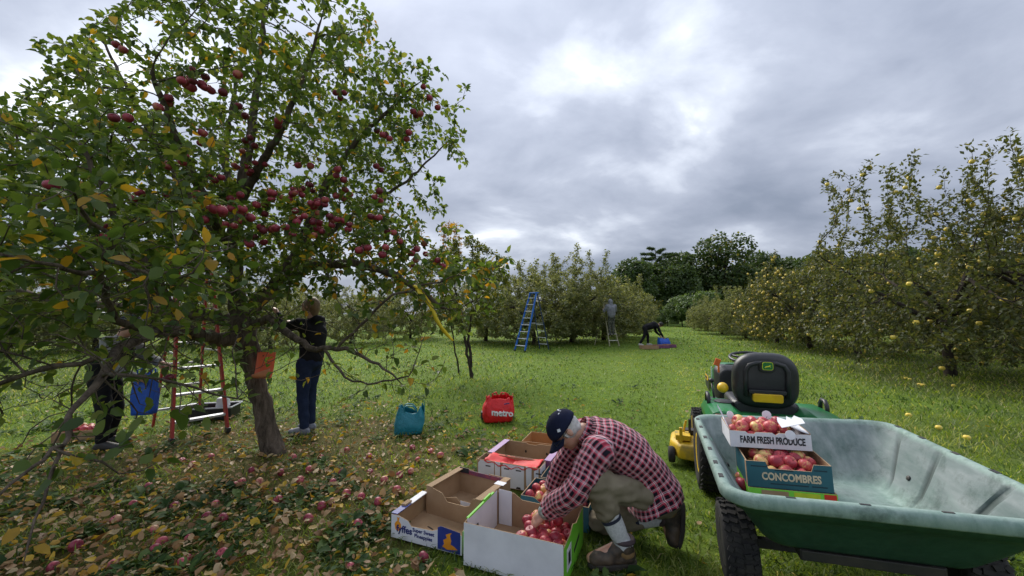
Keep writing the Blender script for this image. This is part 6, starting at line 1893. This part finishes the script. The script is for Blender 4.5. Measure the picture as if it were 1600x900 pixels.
# ---- plaid shirt
def plaid():
    m, nt, b, _ = mat_new('plaid_flannel')
    uv = nt.nodes.new('ShaderNodeUVMap'); sp = nt.nodes.new('ShaderNodeSeparateXYZ'); nt.links.new(uv.outputs[0], sp.inputs[0])
    wob = noise_tex(nt, 5, 3)
    def thread(ax):
        f = mth(nt, 'FRACT', mth(nt, 'ADD', mth(nt, 'MULTIPLY', ax, 1 / .037), mth(nt, 'MULTIPLY', wob, 1.1)))
        return ramp(nt, f, [(0, (.006, .006, .012)), (.42, (.006, .006, .012)), (.43, (.50, .06, .10)), (.50, (.50, .06, .10)), (.51, (.78, .62, .67)), (.57, (.78, .62, .67)), (.58, (.05, .02, .035)), (.65, (.05, .02, .035)), (.66, (.78, .62, .67)), (.72, (.78, .62, .67)), (.73, (.52, .055, .095)), (.93, (.52, .055, .095)), (.94, (.006, .006, .012))], 'CONSTANT')
    c = mixc(nt, .5, thread(sp.outputs[0]), thread(sp.outputs[1]))
    nt.links.new(c, b.inputs['Base Color']); b.inputs['Roughness'].default_value = .9; b.inputs['Specular IOR Level'].default_value = .12
    b.inputs['Sheen Weight'].default_value = .15
    bump(nt, b, mth(nt, 'ADD', noise_tex(nt, 12, 6, .6), mth(nt, 'MULTIPLY', noise_tex(nt, 420, 2), .3)), .35, .010)
    return m


PLAID = plaid()


def tube_cloth(rings, n=44, u0=0.0, v0=0.0, seed=0.0, wr=.01, freq=8):
    """rings: (centre, axis a, axis b, ra, rb) -> verts, faces, uv in metres (seam doubled)"""
    V, F, UV = [], [], []; v = v0; pc = None
    per = np.mean([math.pi * (ra + rb) for _, _, _, ra, rb in rings])
    for c, a, b, ra, rb in rings:
        c = Vector(c)
        if pc is not None: v += (c - pc).length
        pc = c
        for j in range(n + 1):
            t = 2 * math.pi * j / n; ca, sa = math.cos(t), math.sin(t)
            e = .85
            p = c + Vector(a) * (abs(ca) ** e * math.copysign(ra, ca)) + Vector(b) * (abs(sa) ** e * math.copysign(rb, sa))
            nrm = (p - c).normalized()
            k = wr * (noise.noise(p * freq + Vector((seed, 0, 0))) + .6 * noise.noise(p * freq * 2.2 + Vector((0, seed, 0))))
            V.append(tuple(p + nrm * k)); UV.append((u0 + per * j / n, v))
    for i in range(len(rings) - 1):
        for j in range(n): a = i * (n + 1) + j; F.append((a, a + 1, a + n + 2, a + n + 1))
    return V, F, UV


def path_rings(pts, rad, m, side=(0, 1, 0), flat=1.0):
    """smooth rings along a bent limb"""
    P = [Vector(p) for p in pts]; out = []
    def cr(a, b, c, d, t): return .5 * ((2 * b) + (-a + c) * t + (2 * a - 5 * b + 4 * c - d) * t * t + (-a + 3 * b - 3 * c + d) * t ** 3)
    ex = [P[0] * 2 - P[1]] + P + [P[-1] * 2 - P[-2]]; rx = [rad[0]] + list(rad) + [rad[-1]]
    C, Rr = [], []
    for i in range(len(P) - 1):
        for k in range(m): t = k / m; C.append(cr(ex[i], ex[i + 1], ex[i + 2], ex[i + 3], t)); Rr.append(rad[i] + (rad[i + 1] - rad[i]) * t)
    C.append(P[-1]); Rr.append(rad[-1])
    for i, c in enumerate(C):
        d = (C[min(i + 1, len(C) - 1)] - C[max(i - 1, 0)]).normalized(); a = Vector(side); a = (a - d * a.dot(d)).normalized(); b = d.cross(a)
        out.append((c, a, b, Rr[i] * flat if not isinstance(Rr[i], tuple) else Rr[i][0], Rr[i]))
    return out


def kneeling_man():
    O = Vector((.70, 2.60, 0))
    r = thing('person', 'kneeling man in a red plaid shirt and navy cap sorting apples into boxes', 'person', O)
    W_ = lambda x, y, z: Vector((x, y, z)) - O
    hc = W_(.352, 2.62, .735); Mh = frame((-.60, -.06, -.80), (-.80, 0, .60))
    shL, elL, wrL = W_(.525, 2.43, .665), W_(.365, 2.36, .455), W_(.205, 2.50, .275)
    shR, elR, wrR = W_(.51, 2.82, .66), W_(.37, 2.86, .44), W_(.27, 2.86, .235)
    hpL, knL, anL = W_(.90, 2.52, .345), W_(.485, 2.385, .505), W_(.665, 2.42, .130)
    hpR, knR, anR = W_(.92, 2.72, .32), W_(.60, 2.77, .085), W_(1.01, 2.66, .17)
    neck = W_(.475, 2.62, .725); chest = W_(.60, 2.62, .65); hip = W_(.93, 2.61, .34)
    b = MB(); head_shapes(b, hc, Mh)
    b.capsule(neck, hc + Mh @ Vector((0, -.02, -.055)), .060, .055)
    b.capsule(hip, chest, .10, .11); b.capsule(chest, neck, .10, .055)
    for s_, e_, w_, lf in ((shL, elL, wrL, True), (shR, elR, wrR, False)):
        b.capsule(chest, s_, .08, .05); b.capsule(s_, e_, .045, .037); b.capsule(e_, w_, .037, .027)
    hand(b, wrL, (-.62, .10, -.62), (.25, .25, -.9), 1.05, .75, True)
    hand(b, wrR, (-.45, .05, -.75), (-.2, -.1, -.9), 1.05, .6, False)
    for h_, k_, a_ in ((hpL, knL, anL), (hpR, knR, anR)):
        b.capsule(hip, h_, .09, .08); b.capsule(h_, k_, .072, .052); b.capsule(k_, a_, .05, .036)
    b.capsule(anL, W_(.47, 2.42, .05), .036, .03); b.capsule(anR, W_(1.02, 2.62, .06), .036, .03)
    b.remesh('body', SKIN, .0065, r, 3)
    # face details
    P = lambda x, y, z: hc + Mh @ Vector((x, y, z))
    for k in (-1, 1):
        MB().ball(P(k * .034, .083, .004), (.012, .008, .007), 10, 8, Mh.to_euler()).build('eye', worn('eye', (.05, .04, .035), rough=.15, bmp=0), r, True)
        MB().tube([P(k * .036 + .026 * math.cos(t), .108, .002 + .018 * math.sin(t)) for t in np.linspace(0, 6.2832, 17)[:-1]], .0016, 5, closed=True).tube([P(k * .062, .106, .006), P(k * .082, .06, .008), P(k * .084, -.015, .014)], .0018, 5).build('spectacles', INK, r, True)
    # hair showing under the cap at back and temples
    hb = MB(); hb.ball(P(0, -.022, .008), (.0795, .088, .086), 20, 14, Mh.to_euler()); hb.ball(P(0, -.062, -.038), (.060, .036, .045), 16, 10, Mh.to_euler())
    for k in (-1, 1): hb.capsule(P(k * .074, .022, .008), P(k * .073, .018, -.020), .008, .006, 8)
    hb.remesh('hair', GREY_H, .0065, r, 2, warp=lambda p: .004 * noise.noise(p * 60))
    cp = cap_shapes(r, P(0, 0, .004), Mh, cloth('navy_cap_cloth', (.012, .016, .040), (.008, .010, .026), 20, .15), 1.06)
    wp = worn('cap_thread', (.62, .64, .68), bmp=0)
    link('emblem', MB().tube([P(.030 * math.cos(t), -.075 + .012 * math.sin(t) - .010, .098 + .030 * math.sin(t) * .6) for t in np.linspace(.2, 2.9, 9)], .0045, 6).mesh('emblem', wp, True), cp)
    link('emblem', MB().ball(P(-.040, -.05, .108), (.012, .020, .006), 10, 6, Mh.to_euler()).mesh('emblem', wp, True), cp)
    link('side_emblem', MB().box(P(-.094, .018, .060), (.004, .020, .018), Mh @ Euler((.6, .25, 0)).to_matrix()).mesh('side_emblem', wp), cp)
    # shirt: body, two sleeves, collar
    sp = [W_(.475, 2.62, .742), W_(.515, 2.62, .722), W_(.585, 2.62, .690), W_(.68, 2.62, .640), W_(.78, 2.615, .565), W_(.87, 2.61, .470), W_(.925, 2.605, .385), W_(.955, 2.60, .318)]
    tb = [.060, .105, .136, .142, .138, .136, .140, .145]; tw = [.080, .160, .205, .200, .186, .182, .190, .202]
    rings = []
    N = 40
    for i in range(N + 1):
        f = i / N * (len(sp) - 1); k = min(int(f), len(sp) - 2); t = f - k; t2 = t
        c = sp[k].lerp(sp[k + 1], t2); d = (sp[min(k + 2, len(sp) - 1)] - sp[max(k - 1, 0)]).normalized()
        d0 = (sp[k + 1] - sp[max(k - 1, 0)]).normalized() if k > 0 else (sp[1] - sp[0]).normalized()
        d1 = (sp[min(k + 2, len(sp) - 1)] - sp[k]).normalized(); d = d0.lerp(d1, t).normalized()
        a = Vector((0, 1, 0)); a = (a - d * a.dot(d)).normalized(); bb = a.cross(d)
        if bb.z < 0: bb = -bb
        rings.append((c, a, bb, tw[k] + (tw[k + 1] - tw[k]) * t, tb[k] + (tb[k + 1] - tb[k]) * t))
    V, F, UV = tube_cloth(rings, 60, 0, 0, 1.3, .019, 9)
    # tail and side of the shirt hang over the hip: lower hem drops on the underside
    n1 = 61
    for i in range(N + 1):
        f = max(0, (i - 26) / (N - 26))
        for j in range(n1):
            q = V[i * n1 + j]; c = rings[i][0]
            if q[2] < c.z and f > 0: V[i * n1 + j] = (q[0] - .05 * f, q[1] - (.03 * f if q[1] < 0 else 0), q[2] - .055 * f * min(1, (c.z - q[2]) / .08))
    def add(a, bq):
        base = len(a[0]); a[0].extend(bq[0]); a[1].extend([tuple(i + base for i in f) for f in bq[1]]); a[2].extend(bq[2])
    S = [list(V), list(F), list(UV)]
    mid = lambda p, q, t: p.lerp(q, t)
    for s_, e_, w_, sd, lead in ((shL, elL, wrL, 5.1, (.045, .03)), (shR, elR, wrR, 8.2, (.045, -.03))):
        root = s_ + Vector((lead[0], -lead[1] * -1.2, -.0)) ; root = s_.lerp(chest, .35)
        pts = [root, s_, mid(s_, e_, .5), e_, mid(e_, w_, .5), mid(e_, w_, .93)]
        rr = path_rings(pts, [.100, .094, .084, .074, .066, .054], 6, (0, 1, 0))
        add(S, tube_cloth(rr, 40, .3, .2, sd, .016, 14))
    # loose shirt front hanging past the far arm
    rr = path_rings([W_(.56, 2.66, .56), W_(.50, 2.69, .43), W_(.455, 2.70, .32)], [.10, .085, .075], 6, (0, 1, 0), 1.0)
    add(S, tube_cloth(rr, 30, .1, .4, 11.0, .012, 9))
    # collar
    rr = []
    cd = (sp[0] - sp[2]).normalized()
    for t, k in ((-.02, .084), (.012, .078), (.030, .080), (.012, .094), (-.012, .102)):
        a = Vector((0, 1, 0)); bb = a.cross(cd); rr.append((sp[0] + cd * t, a, bb, k * 1.02, k * .86))
    add(S, tube_cloth(rr, 36, .15, .05, 2.0, .003, 10))
    me = np_mesh('plaid_shirt', np.array(S[0]), np.array(S[1]), PLAID, True, uv=np.array(S[2]))
    o = link('plaid_shirt', me, r); q = o.modifiers.new('t', 'SOLIDIFY'); q.thickness = .003; q.offset = -1
    sub = o.modifiers.new('s', 'SUBSURF'); sub.levels = 1; sub.render_levels = 1
    # turned-back pale lining at the left cuff
    V, F, UV = tube_cloth(path_rings([mid(elL, wrL, .80), mid(elL, wrL, .92), mid(elL, wrL, 1.02)], [.052, .052, .046], 4), 26, 0, 0, 3, .006, 20)
    link('cuff', np_mesh('cuff', np.array(V), np.array(F), cloth('pale_cuff_check', (.46, .48, .45), (.12, .17, .14), 55, .3)), r)
    # trousers
    kh = cloth('khaki_cotton', (.215, .185, .130), (.160, .135, .094), 7, .35)
    t = MB(); t.ball(hip + Vector((.0, 0, .0)), (.150, .185, .135), 18, 12)
    t.capsule(hpL, knL, .085, .080, 16); t.capsule(knL, mid(knL, anL, .46), .080, .074, 16)
    t.capsule(hpR, knR, .090, .074, 16); t.capsule(knR, mid(knR, anR, .55), .078, .068, 16)
    t.remesh('trousers', kh, .010, r, 5, warp=lambda p: .015 * (noise.noise(Vector((p.x * 13, p.y * 8, p.z * 24))) + .5 * noise.noise(p * 27)))
    sk = worn('grey_sock', (.56, .57, .58), (.44, .45, .47), 90, .9, bmp=.3); band = worn('sock_band', (.02, .025, .05), bmp=.2, rough=.9)
    for k_, a_, lo in ((knL, anL, .48), (knR, anR, .50)):
        rr = path_rings([mid(k_, a_, lo), mid(k_, a_, .72), mid(k_, a_, .88), mid(k_, a_, 1.03)], [.060, .058, .050, .052], 4)
        V, F, _ = tube_cloth(rr, 24, 0, 0, 4, .004, 30); s = link('sock', np_mesh('sock', np.array(V), np.array(F), sk), r)
        rr = path_rings([mid(k_, a_, lo + .05), mid(k_, a_, lo + .10)], [.0625, .062], 3)
        V, F, _ = tube_cloth(rr, 24, 0, 0, 4, .003, 30); link('sock_band', np_mesh('sock_band', np.array(V), np.array(F), band), s)
    # boots
    lea = worn('boot_leather', (.085, .058, .036), (.030, .024, .020), 11, .6, .42, .58, bmp=.3); tan = worn('boot_tan_panel', (.23, .145, .060), (.15, .09, .04), 14, .6, bmp=.2); solem = worn('boot_sole', (.03, .026, .022), (.06, .05, .04), 14, .85, bmp=.2)
    def boot(an, toe, heel, up, lab=None):
        d = (toe - heel).normalized(); up = (Vector(up) - d * Vector(up).dot(d)).normalized(); s = d.cross(up); L = (toe - heel).length
        Q = lambda x, z, y=0: heel + d * x * L + up * z + s * y
        m = MB()
        m.capsule(Q(.16, .055), Q(.86, .040), .048, .043, 14); m.capsule(Q(.62, .045), Q(.84, .040), .052, .044, 14); m.capsule(Q(.20, .06), an, .052, .056, 14); m.capsule(Q(.42, .08), an, .048, .050, 14); m.capsule(Q(.55, .062), Q(.26, .11), .046, .052, 14)
        bo = m.remesh('boot', lea, .008, r, 4, warp=lambda p: .004 * noise.noise(p * 30))
        V = []; n = 26
        for z in (-.006, .024):
            for j in range(n):
                a = 2 * math.pi * j / n; x = .5 + .53 * math.cos(a); w = .050 * (1 - .18 * math.cos(2 * a) * .5) * (1 if math.cos(a) > 0 else .88)
                V.append(Q(x, z, math.copysign(abs(math.sin(a)) ** .75, math.sin(a)) * w))
        F = [tuple(reversed(range(n))), tuple(range(n, 2 * n))] + [(j, (j + 1) % n, n + (j + 1) % n, n + j) for j in range(n)]
        MB().add(V, F).build('sole', solem, bo, bevel=.005)
        MB().capsule(Q(.20, .075), Q(.32, .10), .0545, .052, 14).remesh('tan_panel', tan, .009, bo, 2)
        lc = MB()
        for k in range(5): x = .36 + .075 * k; lc.tube([Q(x, .118 - .011 * k, -.026), Q(x + .012, .126 - .012 * k, 0), Q(x, .118 - .011 * k, .026)], .003, 5)
        lc.build('laces', cloth('lace', (.10, .08, .05)), bo)
        link('collar', MB().tube([an + up * .03 + (d * math.cos(a) + s * math.sin(a)) * .055 for a in np.linspace(0, 6.2832, 17)[:-1]], .014, 8, closed=True).mesh('collar', worn('boot_collar', (.045, .030, .034), (.07, .05, .05), 20, .9, bmp=.3), True), bo)
    boot(anL, W_(.455, 2.41, .012), W_(.735, 2.425, .012), (0, 0, 1))
    boot(anR, W_(1.06, 2.59, .010), W_(1.125, 2.655, .255), (-.9, .0, .35))
    return r


kneeling_man()

BLACK_CL = cloth('black_jersey', (.010, .010, .012), (.016, .016, .019), 8, .4)
DENIM = cloth('dark_denim', (.014, .022, .050), (.022, .034, .070), 14, .35)
BLACK_TR = cloth('black_trouser', (.012, .012, .014), (.018, .018, .020), 8, .35)
GREY_JK = cloth('grey_jacket', (.22, .225, .25), (.16, .165, .19), 8, .4)
GREY_SH = cloth('grey_white_shirt', (.36, .36, .36), (.15, .15, .16), 16, .4)
CAMO = worn('patterned_trousers', (.028, .030, .026), (.13, .135, .10), 26, .9, .5, .55, bmp=.2)
SHOE_G = worn('grey_trainer', (.24, .25, .29), (.12, .13, .16), 25, .7, bmp=.2)
SHOE_B = worn('black_shoe', (.018, .017, .016), (.03, .028, .025), 15, .6, bmp=.1)
SHOE_W = worn('pale_shoe', (.55, .53, .50), (.4, .38, .36), 15, .6, bmp=.1)


def long_hair(col):
    def f(r, c, M):
        m = MB(); m.ball(c + M @ Vector((0, -.02, .02)), (.088, .105, .105), 16, 12, M.to_euler()); m.capsule(c + M @ Vector((0, -.075, .0)), c + M @ Vector((0, -.105, -.24)), .062, .030, 14)
        m.remesh('hair', worn('brown_hair', col, tuple(k * .6 for k in col), 50, .6, stretch=(1, 1, .1), bmp=.4), .012, r, 3)
    return f


# picker in black behind the trunk, reaching up to the left
g = gnd(480, 676)
figure('picker in a black hooded top, dark jeans and grey trainers reaching up behind the trunk', g, R(78), dict(
    head=(.0, .02, 1.60), neck=(0, -.02, 1.44), chest=(0, -.05, 1.24), hip=(0, -.02, .90),
    shL=(-.18, .02, 1.38), elL=(-.22, .20, 1.30), wrL=(-.16, .36, 1.50), shR=(.18, .0, 1.38), elR=(.23, .18, 1.24), wrR=(.16, .38, 1.36),
    hpL=(-.09, 0, .88), knL=(-.09, .01, .47), anL=(-.10, -.04, .085), toL=(-.12, .13, .035), hpR=(.09, 0, .88), knR=(.09, .05, .48), anR=(.09, .02, .085), toR=(.11, .19, .035)),
    BLACK_CL, DENIM, SHOE_G, hood='down', hair=long_hair((.22, .14, .07)), head_dir=(-.1, 1, .35), head_up=(0, -.3, 1), bulk=.96)
# stooping picker at the left with the blue bag
g = gnd(163, 700)


def grey_cap(r, c, M): cap_shapes(r, c, M, cloth('blue_grey_cap', (.09, .10, .14), (.06, .07, .10), 12, .2), 1.05)


P1 = figure('stooping picker in grey shirt and black trousers holding a blue bag behind the left boughs', g, R(-75), dict(
    head=(0, .17, 1.36), neck=(0, .10, 1.24), chest=(0, .05, 1.07), hip=(0, -.04, .80),
    shL=(-.17, .08, 1.18), elL=(-.22, .22, .98), wrL=(-.15, .40, .92), shR=(.18, .08, 1.18), elR=(.24, .14, .93), wrR=(.17, .33, .80),
    hpL=(-.09, -.04, .78), knL=(-.10, .03, .42), anL=(-.11, -.03, .085), toL=(-.12, .14, .035), hpR=(.09, -.04, .78), knR=(.11, .05, .42), anR=(.12, .04, .085), toR=(.14, .21, .035)),
    GREY_SH, BLACK_TR, SHOE_B, hair=grey_cap, head_dir=(0, 1, -.5), head_up=(0, .4, 1))
v = MB(); v.capsule((0, -.03, .84), (0, .045, 1.06), .158, .176, 16)
for q in (-1, 1): v.capsule((q * .06, -.03, .84), (q * .07, .045, 1.10), .128, .13, 14)
v.remesh('waistcoat', BLACK_CL, .014, P1, 4)
g2 = gnd(206, 668); g2 = Vector((-4.18, 4.52, .40))
rb = bag('bag', 'blue bag held in front of the stooping picker at the left', g2, R(15), .20, .15, .46, BLUE_BAG, 15, 0, .2, .02); rb.location.z = .36
for s in (-.05, .05): MB().tube([(-.06, s, .41), (-.07, s * .6, .50), (0, s * .4, .53), (.07, s * .6, .50), (.06, s, .41)], .008, 6).build('handle', BLUE_BAG, rb, True)
g = gnd(112, 690)
carton('brown box of pale pink apples at the heels of the stooping picker', g + Vector((0, .15, 0)), R(20), .45, .32, .12, KRAFT)
heap(mat_of(g + Vector((0, .15, 0)), R(20)), -.17, .17, -.11, .11, .06, 2, 'pale pink apple in the brown box at the stooping picker\'s heels', 'apples in the box at the left')
# low black tray with white rim lying behind the red ladder
g = gnd(292, 663)
t = thing('crate', 'low black crate with a pale rim lying in the grass behind the red stepladder', 'crate', g + Vector((.05, .35, 0)), (0, 0, R(14)))
for c_, d_ in (((0, -.17, .085), (.62, .014, .16)), ((0, .17, .085), (.62, .014, .16)), ((-.31, 0, .085), (.014, .33, .16)), ((.31, 0, .085), (.014, .33, .16))): MB().box(c_, d_).build('crate_wall', BLACK_P, t)
MB().box((0, 0, .008), (.60, .32, .012)).build('base', BLACK_P, t)
rm = [(-.33, -.19, .168), (.33, -.19, .168), (.33, .19, .168), (-.33, .19, .168)]
MB().tube(rm, .012, 6, closed=True).build('rim', WHITE_C, t)
tag(MB().box((0, 0, .07), (.16, .12, .14), (0, 0, .3), taper=.85).build('carrier_bag', WHITE_C, None, bevel=.02, loc=g + Vector((.26, .30, .16))), 'small white carrier bag on the low black crate behind the red stepladder', 'bag')

# picker on the wooden ladder
f = LAD_F
figure('grey-hooded picker in patterned trousers standing on the wooden ladder', (f.x - .08, f.y + .14, .50), R(8), dict(
    head=(-.01, .08, 1.54), neck=(0, .02, 1.40), chest=(0, 0, 1.20), hip=(0, 0, .88),
    shL=(-.19, .02, 1.36), elL=(-.30, .10, 1.12), wrL=(-.26, .30, 1.20), shR=(.19, .02, 1.36), elR=(.25, .12, 1.13), wrR=(.20, .32, 1.22),
    hpL=(-.085, 0, .86), knL=(-.085, .05, .46), anL=(-.08, 0, .085), toL=(-.085, .16, .035), hpR=(.085, 0, .86), knR=(.085, .03, .47), anR=(.08, 0, .085), toR=(.085, .16, .035)),
    GREY_JK, CAMO, SHOE_B, hood='up', vox=.02, bulk=1.12)
# bending picker in black in the lane
g = gnd(1012, 540)


def dark_cap(r, c, M):
    MB().ball(c + M @ Vector((0, -.01, .02)), (.092, .108, .105), 14, 10, M.to_euler()).build('hair', worn('dark_hair', (.02, .017, .015), bmp=.2), r, True)


figure('bending picker in black clothes emptying a blue bag in the mown lane', g, R(-86), dict(
    head=(0, .66, .98), neck=(0, .50, .98), chest=(0, .32, .96), hip=(0, -.10, .84),
    shL=(-.17, .42, .92), elL=(-.20, .50, .64), wrL=(-.12, .66, .46), shR=(.17, .42, .92), elR=(.20, .52, .64), wrR=(.12, .70, .42),
    hpL=(-.09, -.10, .80), knL=(-.10, .06, .46), anL=(-.10, .06, .09), toL=(-.10, .23, .035), hpR=(.09, -.10, .80), knR=(.10, -.20, .44), anR=(.10, -.42, .10), toR=(.11, -.28, .035)),
    BLACK_CL, BLACK_TR, SHOE_W, vox=.02, hair=dark_cap, head_dir=(0, .8, -.7), head_up=(0, .6, .8), bulk=1.05)
b_ = bag('bag', 'bright blue bag being emptied by the bending picker in the lane', gnd(1038, 541), R(10), .50, .34, .36, BLUE_BAG, 21, -.05, .15, .04)
for i, (u, v, w, m_, lab) in enumerate([(1014, 545, .70, KRAFT, 'flat brown box in the grass in front of the bending picker'), (1033, 543.5, .60, PURP_C, 'wine-red box under the blue bag in the lane'), (1046, 542.5, .45, PURP_C, 'small wine-red box at the right end of the boxes in the lane')]):
    p = gnd(u, v); carton(lab, p, R(4), w, .40, .13, m_)
    heap(mat_of(p, R(4)), -w / 2 + .06, w / 2 - .06, -.13, .13, .06, 1, ['apple in the flat brown box by the bending picker', 'apple in the wine-red box under the blue bag', 'apple in the small wine-red box in the lane'][i], ['apples in the far brown box', 'apples in the far wine-red box', 'apples in the far small box'][i], .085)
